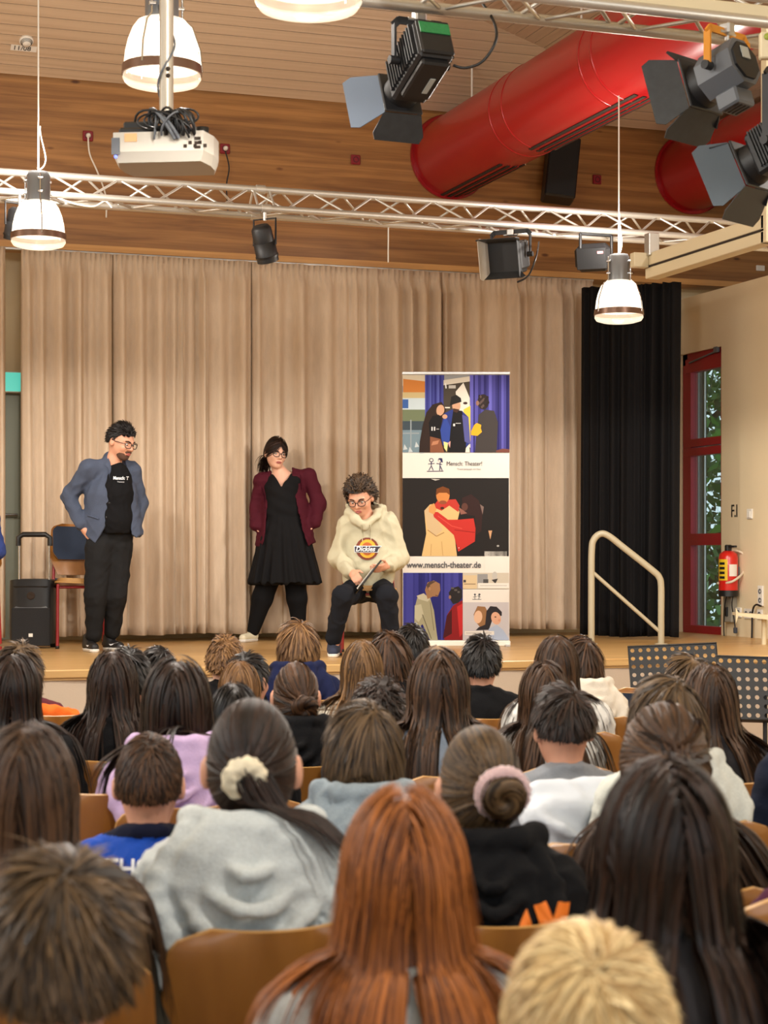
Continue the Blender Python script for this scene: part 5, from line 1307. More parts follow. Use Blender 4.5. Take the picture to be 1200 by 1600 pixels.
    if bun is not None:       # coil: dict(c, R, r, n, axis)
        c = np.array(bun['c']); n = bun['n']; ax = unit(np.array(bun['axis'], float)); u = unit(np.cross(ax, [0.3, 0.1, 1])); v = np.cross(ax, u)
        a = np.linspace(0, 1, 16)[None]*r.uniform(1.6, 3.2, (n, 1))+r.uniform(0, 6.28, (n, 1)); b = r.uniform(0, 6.28, (n, 1))+a*bun.get('tw', 0.6)
        rr = bun['r']*(1+0.12*r.normal(size=(n, 1))); ring = bun['R']+rr*np.cos(b)
        Q = c+(u[None, None]*np.cos(a)[..., None]+v[None, None]*np.sin(a)[..., None])*ring[..., None]+ax[None, None]*(rr*np.sin(b))[..., None]
        T = unit(np.gradient(Q, axis=1)); cen = c+(u[None, None]*np.cos(a)[..., None]+v[None, None]*np.sin(a)[..., None])*bun['R']
        Nn = unit(Q-cen); S = np.cross(T, Nn); w = width*1.3
        A = Q-S*w*0.5; B = Q+Nn*w*0.2; C = Q+S*w*0.5
        V = np.stack([A, B, C], 2).reshape(-1, 3); M_ = 16
        bb = (np.arange(n)*M_*3)[:, None]+(np.arange(M_-1)*3)[None]
        f1 = np.stack([bb, bb+1, bb+4, bb+3], -1).reshape(-1, 4); f2 = np.stack([bb+1, bb+2, bb+5, bb+4], -1).reshape(-1, 4)
        allV.append(V); allF.append(np.concatenate([f1, f2])+base[0]); base[0] += len(V)
        # core of the bun
        k = 12; A_, B_ = np.meshgrid(np.linspace(0, 2*PI, 25), np.linspace(0, 2*PI, k+1), indexing='ij'); rr = bun['r']*0.85
        q = c+(u*np.cos(A_)[..., None]+v*np.sin(A_)[..., None])*(bun['R']+rr*np.cos(B_))[..., None]+ax*(rr*np.sin(B_))[..., None]
        ii = (np.arange(24)[:, None]*(k+1)+np.arange(k)[None]); allV.append(q.reshape(-1, 3)); allF.append(np.stack([ii, ii+1, ii+k+2, ii+k+1], -1).reshape(-1, 4)+base[0]); base[0] += q.size//3
    # under-cap hides the scalp
    nu, nv = 28, 16; cv = []; 
    for jv in range(nv):
        for iu in range(nu):
            a = 2*PI*iu/nu; yy = math.sin(a)
            zl = float(scalp_min(np.array([yy*0.9]), low, ears)[0]); zl = max(-0.97, zl)
            th1 = math.acos(zl); thv = th1*jv/(nv-1)
            d = np.array([math.sin(thv)*math.cos(a), math.sin(thv)*math.sin(a), math.cos(thv)]); cv.append(d*R*1.055)
    ii = (np.arange(nv-1)[:, None]*nu+np.arange(nu)[None]); nx = (np.arange(nv-1)[:, None]*nu+(np.arange(nu)[None]+1) % nu)
    allV.append(np.array(cv)); allF.append(np.stack([ii, ii+nu, nx+nu, nx], -1).reshape(-1, 4)+base[0])
    return np.concatenate(allV), np.concatenate(allF)
def hair_obj(parent, m, center, scale=1.0, rot=None, **kw):
    V, F = hair(**kw)
    if rot is not None: V = V@np.array(rot).T
    V = V*scale+np.array(center)
    o = link('hair', mesh_np('hair', V, F, True), m, parent); o['kind'] = 'stuff'; return o
# ------------------------------------------------------------------ seated audience: shared meshes in a unit figure 1.20 m to the crown
M_skin = mat('skin', (206, 150, 122), 0.55, var=0.04, vscale=20)
M_skin2 = mat('skin_fair', (220, 170, 144), 0.55, var=0.04, vscale=20)
HC = np.array([0.0, 0.02, 1.040])
def hand(F, w, d, up, side, s=1.0, curl=0.5, k=0.006):
    """palm and five fingers from wrist w along d; up = back of the hand, side = towards the thumb"""
    w, d, up, side = (np.array(q, float) for q in (w, d, up, side)); d = unit(d); up = unit(up-d*(up@d)); sd = unit(side-d*(side@d)-up*(side@up))
    F.cap(w, w+d*0.035*s, 0.022*s, 0.024*s, 0.012)
    F.cap(w+d*0.03*s+sd*0.022*s, w+d*0.075*s+sd*0.024*s, 0.013*s, 0.012*s, 0.010); F.cap(w+d*0.03*s-sd*0.018*s, w+d*0.072*s-sd*0.022*s, 0.013*s, 0.011*s, 0.010); F.cap(w+d*0.03*s, w+d*0.078*s, 0.014*s, 0.012*s, 0.012)
    for i, (o, ln) in enumerate(((0.026, 0.068), (0.009, 0.076), (-0.009, 0.070), (-0.026, 0.055))):
        p0 = w+d*0.078*s+sd*o*s; a = curl*0.6; d1 = d*math.cos(a)-up*math.sin(a); p1 = p0+d1*ln*0.5*s; a = curl*1.5; d2 = d*math.cos(a)-up*math.sin(a); p2 = p1+d2*ln*0.5*s
        F.cap(p0, p1, 0.0088*s, 0.008*s, k); F.cap(p1, p2, 0.008*s, 0.0066*s, k)
    t0 = w+d*0.02*s+sd*0.022*s; t1 = t0+(d*0.55+sd*0.75-up*0.2)*0.035*s; t2 = t1+(d*0.85+sd*0.3-up*0.35)*0.03*s
    F.cap(t0, t1, 0.012*s, 0.0095*s, k); F.cap(t1, t2, 0.0095*s, 0.0075*s, k)
def head(F, c, R=np.eye(3), s=1.0, r=HEAD_R, ears=True):
    c = np.array(c, float); R = np.array(R)
    def g(x, y, z): return c+R@(np.array([x, y, z])*s)
    r = r*s
    F.ell(c+R@np.array([0, -0.004*s, 0.012*s]), r*[0.98, 0.98, 0.90], 0.0, R)
    F.ell(g(0, 0.030, -0.045), np.array([0.056, 0.058, 0.064])*s, 0.03, R)
    F.ell(g(0, 0.060, -0.088), np.array([0.030, 0.024, 0.022])*s, 0.03, R)
    F.cap(g(0, 0.090, 0.008), g(0, 0.112, -0.026), 0.0075*s, 0.011*s, 0.012)
    for sx in (-1, 1):
        F.ell(g(sx*0.012, 0.100, -0.03), np.array([0.009, 0.009, 0.007])*s, 0.006, R)
        F.ell(g(sx*0.034, 0.066, -0.025), np.array([0.026, 0.024, 0.024])*s, 0.02, R)
        F.cap(g(sx*0.014, 0.090, 0.022), g(sx*0.045, 0.074, 0.020), 0.009*s, 0.008*s, 0.012)
        F.ell(g(sx*0.031, 0.094, 0.003), np.array([0.014, 0.012, 0.008])*s, 0.006, R, 'carve')
        if not ears: continue
        F.ell(g(sx*0.078, -0.008, -0.006), np.array([0.012, 0.021, 0.033])*s, 0.006, R); F.ell(g(sx*0.090, 0.004, -0.002), np.array([0.007, 0.010, 0.017])*s, 0.004, R, 'carve')
    F.cap(g(-0.018, 0.088, -0.060), g(0.018, 0.088, -0.060), 0.008*s, None, 0.008)
def body_mesh(ears=True):
    F = Field((-0.30, -0.26, -0.02), (0.30, 0.62, 1.24), 0.0085)
    head(F, HC, ears=ears)
    F.cap((0, -0.012, 0.88), (0, 0.004, 0.985), 0.048, 0.045, 0.03)
    F.cap((0, 0.0, 0.52), (0, -0.015, 0.80), 0.125, 0.13, 0.03, (1, 1.5, 1)).cap((-0.11, -0.01, 0.862), (0.11, -0.01, 0.862), 0.042, None, 0.05)
    for sx in (-1, 1):
        F.cap((sx*0.14, -0.01, 0.855), (sx*0.175, 0.03, 0.64), 0.036, 0.031, 0.03).cap((sx*0.175, 0.03, 0.64), (sx*0.11, 0.235, 0.585), 0.031, 0.022, 0.02)
        hand(F, (sx*0.108, 0.24, 0.585), (-sx*0.25, 1, -0.25), (0, 0.25, 1), (-sx, 0, 0), 0.92, 0.5)
        F.cap((sx*0.085, 0.0, 0.50), (sx*0.10, 0.40, 0.49), 0.062, 0.048, 0.03).cap((sx*0.10, 0.41, 0.48), (sx*0.10, 0.43, 0.10), 0.046, 0.032, 0.02).cap((sx*0.10, 0.40, 0.045), (sx*0.105, 0.54, 0.035), 0.032, 0.026, 0.02)
    V, Fc = F.mesh(); return mesh_np('seated_body', V, Fc)
def legs_mesh():
    F = Field((-0.26, -0.22, 0.04), (0.26, 0.56, 0.66), 0.011)
    F.cap((-0.06, -0.02, 0.53), (0.06, -0.02, 0.53), 0.095, None, 0.05)
    for sx in (-1, 1): F.cap((sx*0.085, 0.0, 0.515), (sx*0.10, 0.40, 0.50), 0.076, 0.062, 0.04).cap((sx*0.10, 0.41, 0.49), (sx*0.10, 0.43, 0.09), 0.058, 0.050, 0.03)
    V, Fc = F.mesh(wrinkles(3, 0.004)); return mesh_np('trousers', V, Fc)
def shoe_mesh():
    F = Field((-0.2, 0.34, -0.01), (0.2, 0.64, 0.14), 0.009)
    for sx in (-1, 1): F.cap((sx*0.10, 0.40, 0.045), (sx*0.105, 0.555, 0.035), 0.042, 0.036, 0.02).cap((sx*0.10, 0.41, 0.06), (sx*0.10, 0.42, 0.10), 0.042, 0.042, 0.02)
    F.below(0.0); V, Fc = F.mesh(); return mesh_np('shoe_pair', V, Fc)
def top_mesh(kind, seed, wide=1.0, h=0.009, amp=0.0045, hood=1.0):
    F = Field((-0.31, -0.30, 0.42), (0.31, 0.34, 1.02), h)
    g = 0.008 if kind in ('hoodie', 'sweater') else 0.0
    w = wide
    F.cap((0, 0.01, 0.53), (0, -0.018, 0.80), (0.148+g)*w, (0.150+g)*w, 0.03, (1, 1.42, 1))
    F.cap((-0.115*w, -0.012, 0.845), (0.115*w, -0.012, 0.845), 0.054+g, None, 0.05).cap((-0.02, -0.012, 0.915), (-0.12*w, -0.012, 0.858), 0.040+g, 0.046, 0.04).cap((0.02, -0.012, 0.915), (0.12*w, -0.012, 0.858), 0.040+g, 0.046, 0.04)
    for sx in (-1, 1):
        e = (sx*0.185*w, 0.03, 0.645)
        if kind == 'tee': F.cap((sx*0.135*w, -0.01, 0.855), (sx*0.17*w, 0.015, 0.70), 0.052, 0.050, 0.04)
        else:
            F.cap((sx*0.135*w, -0.01, 0.852), e, 0.052+g, 0.046+g, 0.045).cap(e, (sx*0.118, 0.225, 0.592), 0.045+g, 0.036+g, 0.03)
            if kind == 'hoodie': F.cap((sx*0.118, 0.222, 0.592), (sx*0.114, 0.245, 0.588), 0.036, 0.033, 0.006)
    if kind == 'hoodie':
        q = hood
        F.ell((0, -0.120, 0.850), (0.130*q, 0.054, 0.125*q), 0.006)
        col = [(0.03, 0.075, 0.905), (0.075, 0.055, 0.93), (0.100, 0.0, 0.952), (0.092, -0.065, 0.962), (0.05, -0.115, 0.965), (0, -0.125, 0.962)]
        for sg in (1, -1):
            pts = [(sg*x, y, z) for x, y, z in col]; F.chain(pts, [0.020, 0.024, 0.028, 0.028, 0.024, 0.024], 0.010)
        F.ell((0, -0.06, 0.985), (0.078, 0.055, 0.055), 0.008, None, 'carve')
        for (wt_, wm, zm, z2, rr, yo) in ((0.090, 0.142, 0.850, 0.710, 0.026, -0.172), (0.074, 0.106, 0.870, 0.785, 0.016, -0.196), (0.056, 0.074, 0.888, 0.838, 0.014, -0.202), (0.034, 0.042, 0.915, 0.888, 0.011, -0.192)):
            zz = 0.87-(0.87-z2)*q
            key = [(wt_*q, -0.085, 0.945), (wm*q, -0.128, zm), (wm*q*0.62, (yo-0.12)/2-0.012, zz+(zm-zz)*0.28), (0, yo, zz)]
            pts = catmull(key+[(-x, y, z) for x, y, z in key[-2::-1]], 4)
            F.chain([tuple(p) for p in pts], [rr]*len(pts), 0.006)
    elif kind in ('tee', 'sweater', 'jersey'):
        ring = [(0.062*math.cos(a), -0.008+0.066*math.sin(a), 0.925-0.018*math.sin(a)) for a in np.linspace(0, 2*PI, 17)]
        F.chain(ring, [0.011 if kind != 'jersey' else 0.016]*17, 0.012)
    F.below(0.455)
    V, Fc = F.mesh(wrinkles(seed, amp*0.8, 9)); return mesh_np(kind, V, Fc)
BODY, BODY2, LEGS, SHOES = body_mesh(), body_mesh(False), legs_mesh(), shoe_mesh()
TOPS = {('hoodie', 0): top_mesh('hoodie', 1), ('hoodie', 1): top_mesh('hoodie', 2, 1.04, hood=0.95), ('tee', 0): top_mesh('tee', 4), ('sweater', 0): top_mesh('sweater', 5), ('sweater', 1): top_mesh('sweater', 8, 1.05, amp=0.006), ('jersey', 0): top_mesh('jersey', 6),
        ('hoodie', 2): top_mesh('hoodie', 12, 1.02, 0.0065, 0.006, 1.12), ('hoodie', 3): top_mesh('hoodie', 14, 1.02, 0.0065, 0.006, 0.84)}
def cloth(name, col, rough=0.9, marl=0.0, weave=220): return mat('cloth_'+name, col, rough, spec=0.15, bump=0.25, bscale=weave, var=0.05+marl, vscale=260 if marl else 10)
def shared(name, me, m, parent):
    o = link(name, me, None, parent)
    if len(me.materials) == 0: me.materials.append(None)
    o.material_slots[0].link = 'OBJECT'; o.material_slots[0].material = m; return o
SHOULDER = [((-0.11, -0.012, 0.862), (0.11, -0.012, 0.862), 0.066), ((-0.05, -0.012, 0.895), (0.05, -0.012, 0.895), 0.055), ((0, 0.0, 0.55), (0, -0.01, 0.84), 0.118), ((-0.08, 0.01, 0.60), (-0.08, 0.0, 0.84), 0.10), ((0.08, 0.01, 0.60), (0.08, 0.0, 0.84), 0.10),
            ((0.135, -0.01, 0.852), (0.185, 0.03, 0.645), 0.06), ((-0.135, -0.01, 0.852), (-0.185, 0.03, 0.645), 0.06), ((0, -0.012, 0.88), (0, 0.004, 0.985), 0.05)]
HOODC = [((-0.07, -0.115, 0.89), (0.07, -0.115, 0.89), 0.080), ((0, -0.125, 0.79), (0, -0.12, 0.9), 0.086)]
def colliders(hoodie): return [(np.array(a)-HC, np.array(b)-HC, r) for a, b, r in SHOULDER+(HOODC if hoodie else [])]
def solve_depth(px, yt, w, top=1.168):
    d = 3.0
    for _ in range(40):
        s = (CAMZ-(yt-HOR)/FPX*d)/top; d = 0.5*d+0.5*0.172*FPX*s/w
    return d, s
AUD = {}
def spectator(key, px, yt, w, label, top, topm, hm, hk, skin=None, legm=None, rz=0.0, chair_label=None, chair_kw=None, d=None, lean=0.0):
    crz = rz*0.3-0.06; rz = rz-0.27
    if d is None: d, s = solve_depth(px, yt, w)
    else: s = (CAMZ-(yt-HOR)/FPX*d)/1.168
    u = (px-600.0)/FPX
    loc = Vector((d*(SA+u*CA), d*(CA-u*SA), 0))
    loc.x += 0.0; 
    t = thing('person', label, 'person', loc, rz, 'seated audience seen from behind'); t.scale = (s, s, s)
    shared('body', BODY2 if hk.get('style') == 'part' else BODY, skin or M_skin, t)
    shared({'tee': 't_shirt', 'jersey': 'sports_jersey'}.get(top[0], top[0]), TOPS[top], topm, t)
    shared('trousers', LEGS, legm or cloth('dark_denim', (40, 46, 62)), t)
    shared('shoes', SHOES, M_whitepl if int(px) % 2 else M_blackp, t)
    kw = dict(coll=colliders(top[0] == 'hoodie')); kw.update(hk)
    if hm is not None: hair_obj(t, hm, HC, 1.0, None, **kw)
    AUD[key] = (t, s, d)
    if chair_label:
        cs = min(0.97, max(0.88, s*0.955))
        cl = Vector((loc.x, loc.y, 0))+Matrix.Rotation(crz, 3, 'Z') @ Vector((0, 0.03*s, 0))
        ck = chair_kw or {}
        chair(cl, crz, chair_label, 'plywood audience chairs', s=cs, **ck)
    return t
H_brown = hair_mat('hair_brown', (34, 21, 13), (98, 64, 38)); H_dbrown = hair_mat('hair_dark_brown', (20, 11, 7), (60, 36, 23)); H_black = hair_mat('hair_black', (8, 7, 7), (30, 24, 22), 0.42)
H_lbrown = hair_mat('hair_light_brown', (66, 44, 24), (148, 108, 66)); H_blond = hair_mat('hair_blond', (176, 140, 88), (240, 214, 160)); H_sandy = hair_mat('hair_sandy', (88, 56, 30), (164, 120, 74))
H_red = hair_mat('hair_copper', (96, 48, 16), (206, 122, 56)); H_ash = hair_mat('hair_ash_brown', (44, 31, 19), (122, 94, 62)); H_mid = hair_mat('hair_mid_brown', (38, 24, 15), (98, 67, 43))
LONG = dict(style='part', length=0.40, N=900, width=0.005, M=24, stiff=0.74, layer=0.012, cling=True, thin=True, flare=0.16)
def long(seed, **k): q = dict(LONG); q.update(seed=seed, **k); return q
def short(seed, **k):
    q = dict(style='whorl', length=0.06, N=1500, width=0.0048, M=8, stiff=0.93, layer=0.010, spiky=0.14, low=-0.30, ears=True, thin=True, crown=(0.15, -0.5, 0.85)); q.update(seed=seed, **k); return q
def tied(seed, tie, **k): q = dict(style='tie', N=1000, width=0.0055, M=13, layer=0.006, tie=tie, stiff=0.82, thin=True); q.update(seed=seed, **k); return q
GC = 'plywood chair back of '
# --- nearest row
spectator('boy1', 97, 1338, 213, 'boy with tousled brown hair and red ear at the bottom left, out of focus', ('tee', 0), cloth('pale_blue', (150, 170, 200)), H_ash, short(1, thin=False, N=4200, width=0.0034, length=0.075, spiky=0.20, lvar=0.35, crown=(0.12, -0.42, 0.9), swirl=0.5, M=9), rz=0.05, chair_label=GC+'the tousled boy at the bottom left')
spectator('copper', 634, 1232, 205, 'girl with long straight copper-red hair parted in the middle, bottom centre', ('sweater', 0), cloth('grey_marl', (176, 178, 176), marl=0.08), H_red, long(2, thin=False, N=2600, length=0.26, width=0.0036, layer=0.016, M=26, flare=0.2), skin=M_skin2, chair_label='plywood chair under the copper-haired girl')
spectator('blond1', 922, 1452, 240, 'child with short pale blond hair at the bottom edge, out of focus', ('sweater', 1), cloth('sand', (190, 176, 150)), H_blond, short(3, thin=False, N=4200, width=0.0034, length=0.065, spiky=0.10, M=9, swirl=0.6, crown=(-0.05, -0.62, 0.78)), skin=M_skin2, rz=-0.03, chair_label='plywood chair under the blond child', d=1.75)
spectator('darklong', 1046, 1202, 200, 'girl with very long thick dark-brown hair at the bottom right', ('sweater', 1), cloth('dark_grey', (50, 48, 50)), H_dbrown, long(4, thin=True, N=2200, length=0.55, width=0.0052, layer=0.028, M=20, wave=0.004, wfreq=45, flare=0.27), chair_label='plywood chair under the girl with very long dark hair', d=2.48)
spectator('leftlong', 38, 1132, 165, 'girl with long straight mid-brown hair cut off by the left edge', ('sweater', 0), cloth('dark_olive', (58, 56, 48)), H_mid, long(5, thin=False, flare=0.02, N=2000, length=0.44, width=0.0042, layer=0.015, M=26), chair_label='plywood chair under the girl at the left edge')
# --- second row
spectator('scrunchie', 393, 1087, 156, 'girl with dark ponytail in a cream scrunchie and light grey hooded sweatshirt', ('hoodie', 2), cloth('light_grey_marl', (190, 196, 196), marl=0.06), H_dbrown,
          tied(6, (-0.012, -0.112, 0.0), thin=False, N=2200, tail=dict(n=260, len=0.23, dir=(0.45, -0.35, -0.75), fan=0.12), width=0.004, drift=(0.55, 0, 0)), rz=0.0, chair_label='large plywood chair back behind the girl in the light grey hood')
spectator('pinkbun', 752, 1130, 130, 'girl with light brown bun in a fluffy pink scrunchie and black hoodie with orange print', ('hoodie', 3), cloth('black', (18, 18, 20)), H_ash,
          tied(7, (0.026, -0.108, 0.01), thin=False, N=2000, width=0.004, bun=dict(c=(0.028, -0.132, 0.0), R=0.022, r=0.019, n=140, axis=(0.1, -1, -0.25), tw=0.5)), chair_label='plywood chair back behind the girl with the pink scrunchie', d=3.42)
# --- third row
spectator('hoodboy', 568, 1092, 117, 'boy with floppy light-brown hair in a blue-grey hooded sweatshirt, centre', ('hoodie', 3), cloth('blue_grey_marl', (140, 152, 160), marl=0.06), H_ash, short(8, thin=False, N=2400, width=0.004, length=0.105, spiky=0.08, stiff=0.84, low=-0.42, ears=False, fwd=0.2, crown=(0.35, -0.35, 0.87)), rz=-0.08, chair_label='plywood chair under the boy in the blue-grey hood', d=4.15)
spectator('jersey', 232, 1145, 112, 'boy with short cropped brown hair in a bright blue sports jersey', ('jersey', 0), cloth('jersey_blue', (22, 70, 168), 0.5, weave=90), H_brown, short(9, thin=False, N=2200, width=0.004, length=0.035, spiky=0.08, low=-0.22), chair_label='plywood chair back behind the boy in the blue jersey')
spectator('halfup', 1041, 1114, 116, 'girl with half-up brown hair held by a thin band, right of centre', ('sweater', 0), cloth('dark_brown_top', (60, 48, 42)), H_mid, long(10, N=1600, width=0.0045, length=0.50, wave=0.010, wfreq=38, layer=0.02, drift=(0.35, 0, 0), M=24), chair_label='plywood chair under the girl with half-up hair', d=3.78)
spectator('paleboy', 1046, 1054, 108, 'boy with layered ash-blond hair in a pale grey hooded jacket, right side', ('hoodie', 0), cloth('pale_grey', (198, 200, 192), marl=0.04), H_ash, short(11, N=2000, width=0.0042, length=0.10, spiky=0.12, stiff=0.86, low=-0.42, ears=False, fwd=-0.1), rz=0.15, chair_label='plywood chair back behind the boy in the pale grey hooded jacket', d=4.55)
# --- fourth row
spectator('greytee', 883, 1070, 88, 'boy with short dark hair shaved at the nape in a grey t-shirt', ('tee', 0), cloth('grey_tee', (132, 136, 142)), H_dbrown, short(12, N=900, length=0.07, spiky=0.12, low=-0.05), rz=0.12, chair_label='plywood chair back behind the boy in the grey t-shirt', d=4.92)
spectator('straight', 686, 1017, 92, 'girl with long straight light-brown hair and a pale blue top, below the banner', ('sweater', 1), cloth('pale_blue_grey', (158, 172, 190)), H_mid, long(13, N=1700, width=0.007, length=0.47, layer=0.024, flare=0.05), chair_label='plywood chair under the girl in the pale blue top', d=5.42)
spectator('lavender', 276, 1030, 97, 'girl with shoulder-length brown hair in a lavender hooded sweatshirt', ('hoodie', 0), cloth('lavender', (196, 170, 208)), H_dbrown, long(14, N=700, length=0.29, layer=0.022), chair_label='plywood chair under the girl in lavender', d=4.75)
spectator('longdark', 176, 1014, 82, 'girl with very long straight dark hair hanging over her chair, left', ('sweater', 0), cloth('black', (18, 18, 20)), H_dbrown, long(15, N=700, length=0.58, layer=0.014, M=26), chair_label='plywood chair back with long dark hair hanging over it')
spectator('leftdark', 20, 1018, 88, 'girl with dark hair in black clothes at the left edge, fourth row', ('sweater', 1), cloth('black', (18, 18, 20)), H_dbrown, long(16, N=600, length=0.40, wave=0.004), chair_label='plywood chair under the dark-haired girl at the left edge')
spectator('blackhair', 366, 1064, 90, 'person with smooth black hair behind the cream scrunchie', ('sweater', 0), cloth('black', (18, 18, 20)), H_black, long(17, N=600, length=0.3), chair_label='plywood chair under the person with smooth black hair', d=5.3)
spectator('wavy', 852, 1034, 78, 'girl with long wavy brown hair in a white top, behind the grey t-shirt boy', ('sweater', 1), cloth('white', (214, 212, 206)), H_mid, long(18, N=700, length=0.48, wave=0.012, wfreq=34, layer=0.02, M=24), chair_label='plywood chair under the girl with long wavy hair')
spectator('rightlong', 1112, 1036, 86, 'girl with long straight brown hair beside the music stands', ('sweater', 0), cloth('dark_grey', (50, 48, 50)), H_mid, long(19, N=700, length=0.52, layer=0.016, M=24, drift=(0.12, 0, 0)), chair_label='plywood chair under the long-haired girl beside the music stands', d=5.5)
spectator('bun', 462, 1032, 80, 'girl with brown hair in a low knot and black hoodie', ('hoodie', 1), cloth('black', (18, 18, 20)), H_brown, tied(20, (0.028, -0.105, -0.015), N=800, bun=dict(c=(0.03, -0.122, -0.03), R=0.024, r=0.022, n=60, axis=(0.1, -1, -0.4), tw=1.5), stiff=0.8), chair_label='plywood chair back behind the girl with the low knot', d=6.05)
spectator('curlyboy', 592, 1062, 80, 'person with short curly dark hair half hidden by the boy in the blue-grey hood', ('sweater', 0), cloth('dark_grey', (50, 48, 50)), H_dbrown, short(21, N=700, length=0.07, curl=0.004, wfreq=160, spiky=0.3, M=10), chair_label='plywood chair under the person with short curly dark hair', d=5.8)
# --- fifth row and front row
spectator('fairgirl', 374, 1030, 74, 'girl with smooth fair-brown hair in front of the black-haired person', ('sweater', 0), cloth('dark_olive', (58, 56, 48)), H_sandy, long(22, N=450, length=0.3), chair_label='plywood chair under the fair-brown-haired girl', d=6.65)
spectator('blackcap', 384, 1019, 66, 'person with black hair looking right, behind the fair-brown-haired girl', ('sweater', 1), cloth('black', (18, 18, 20)), H_black, short(23, N=500, length=0.08, spiky=0.08), rz=-0.5, chair_label='plywood chair under the black-haired person looking right', d=7.2)
spectator('blondboy', 351, 993, 58, 'boy with curly strawberry-blond hair in a black jacket, front row', ('sweater', 1), cloth('black', (18, 18, 20)), H_sandy, short(24, N=600, length=0.05, curl=0.003, wfreq=180, spiky=0.25, low=-0.3), rz=-0.15, skin=M_skin2, chair_label='plywood chair under the strawberry-blond boy')
spectator('navyboy', 466, 968, 60, 'boy with thick golden-brown hair in a navy hooded sweatshirt, front row', ('hoodie', 0), cloth('navy', (28, 34, 66)), H_sandy, short(25, N=700, length=0.10, spiky=0.12, stiff=0.88, low=-0.4, ears=False), chair_label='plywood chair under the boy in the navy hood', d=8.2)
spectator('stripes', 566, 999, 70, 'girl with long straight light-brown hair in a cream striped top', ('sweater', 0), None, H_lbrown, long(26, N=600, length=0.42), chair_label='plywood chair under the girl in the striped top')
spectator('bob', 607, 983, 62, 'person with chin-length brown hair left of the blue t-shirt boy, front row', ('sweater', 1), cloth('black', (18, 18, 20)), H_brown, short(27, N=600, length=0.13, spiky=0.05, stiff=0.84, low=-0.45, ears=False), rz=-0.3, chair_label='plywood chair under the person with chin-length brown hair', d=7.75)
spectator('bluetee', 643, 974, 56, 'boy with short black hair in a bright blue t-shirt, front row', ('tee', 0), cloth('bright_blue', (30, 96, 200)), H_black, short(28, N=600, length=0.05, spiky=0.2), rz=-0.1, chair_label='plywood chair under the boy in the bright blue t-shirt')
spectator('blacktee', 752, 992, 62, 'boy with short dark hair in a black t-shirt, front row below the banner', ('tee', 0), cloth('black', (18, 18, 20)), H_black, short(29, N=700, length=0.06, spiky=0.22), rz=-0.1, chair_label='plywood chair under the boy in the black t-shirt')
spectator('frontgirl', 871, 990, 64, 'girl with smooth brown hair tied back, front row left of the cream hood', ('sweater', 1), cloth('white', (214, 212, 206)), H_mid, long(30, N=450, length=0.35, layer=0.01), chair_label='plywood chair under the front-row girl with smooth brown hair', d=6.7)
spectator('creamhood', 911, 992, 62, 'person with collar-length brown hair in a cream hooded jacket, front row right', ('hoodie', 0), cloth('cream', (216, 206, 190)), H_brown, short(31, N=600, length=0.12, spiky=0.06, stiff=0.86, low=-0.5, ears=False), rz=0.1, chair_label='plywood chair back behind the cream hooded jacket', d=7.7)
spectator('maroon', 30, 1002, 66, 'boy with light-brown hair in a maroon sweatshirt, front row far left', ('sweater', 0), cloth('maroon', (92, 40, 48)), H_ash, short(32, N=600, length=0.09, spiky=0.1, low=-0.4, ears=False), chair_label='plywood chair under the boy in maroon')
spectator('dark1', 198, 1010, 64, 'boy with short black hair, left one of two dark heads beside the long-haired girl', ('sweater', 1), cloth('grey_dark', (80, 80, 84)), H_black, short(33, N=500, length=0.06), rz=-0.2, chair_label='plywood chair under the left dark-haired boy', d=6.5)
spectator('dark2', 248, 1009, 64, 'boy with short black hair and ear showing, right one of two dark heads, front row', ('sweater', 0), cloth('grey_dark', (80, 80, 84)), H_black, short(34, N=500, length=0.06), rz=0.25, chair_label='plywood chair under the right dark-haired boy', d=7.6)
spectator('behindlong', 1078, 1021, 66, 'person with brown hair directly behind the long-haired girl beside the music stands', ('sweater', 0), cloth('dark_grey', (50, 48, 50)), H_ash, short(35, N=450, length=0.1, spiky=0.06, low=-0.45, ears=False), chair_label='plywood chair under the person by the music stand')
spectator('navyright', 1296, 1010, 92, 'person in a navy jacket cut off by the right edge', ('sweater', 1), cloth('navy_jacket', (26, 32, 50)), H_brown, short(36, N=400, length=0.1), rz=0.3, chair_label='plywood chair under the person in the navy jacket', d=4.7)
spectator('plumright', 1322, 1185, 125, 'person in a plum sleeve just inside the right edge', ('sweater', 1), cloth('plum', (70, 30, 52)), H_brown, short(37, N=400, length=0.1), rz=0.1, chair_label='plywood chair under the person with the plum sleeve', d=3.3)
# striped top
ms = mat('cloth_stripes', (226, 220, 204), 0.85); nt = ms.node_tree
tcn = nt.nodes.new('ShaderNodeTexCoord'); wv = nt.nodes.new('ShaderNodeTexWave'); wv.bands_direction = 'Z'; wv.inputs['Scale'].default_value = 16; wv.inputs['Distortion'].default_value = 0.6
rp = nt.nodes.new('ShaderNodeValToRGB'); rp.color_ramp.elements[0].color = rgb(150, 134, 112); rp.color_ramp.elements[1].color = rgb(228, 222, 206); rp.color_ramp.elements[0].position = 0.15; rp.color_ramp.elements[1].position = 0.3
nt.links.new(tcn.outputs['Object'], wv.inputs['Vector']); nt.links.new(wv.outputs[0], rp.inputs[0]); nt.links.new(rp.outputs[0], nt.nodes['Principled BSDF'].inputs['Base Color'])
for ch in AUD['stripes'][0].children:
    if ch.name.startswith('sweater'): ch.material_slots[0].material = ms

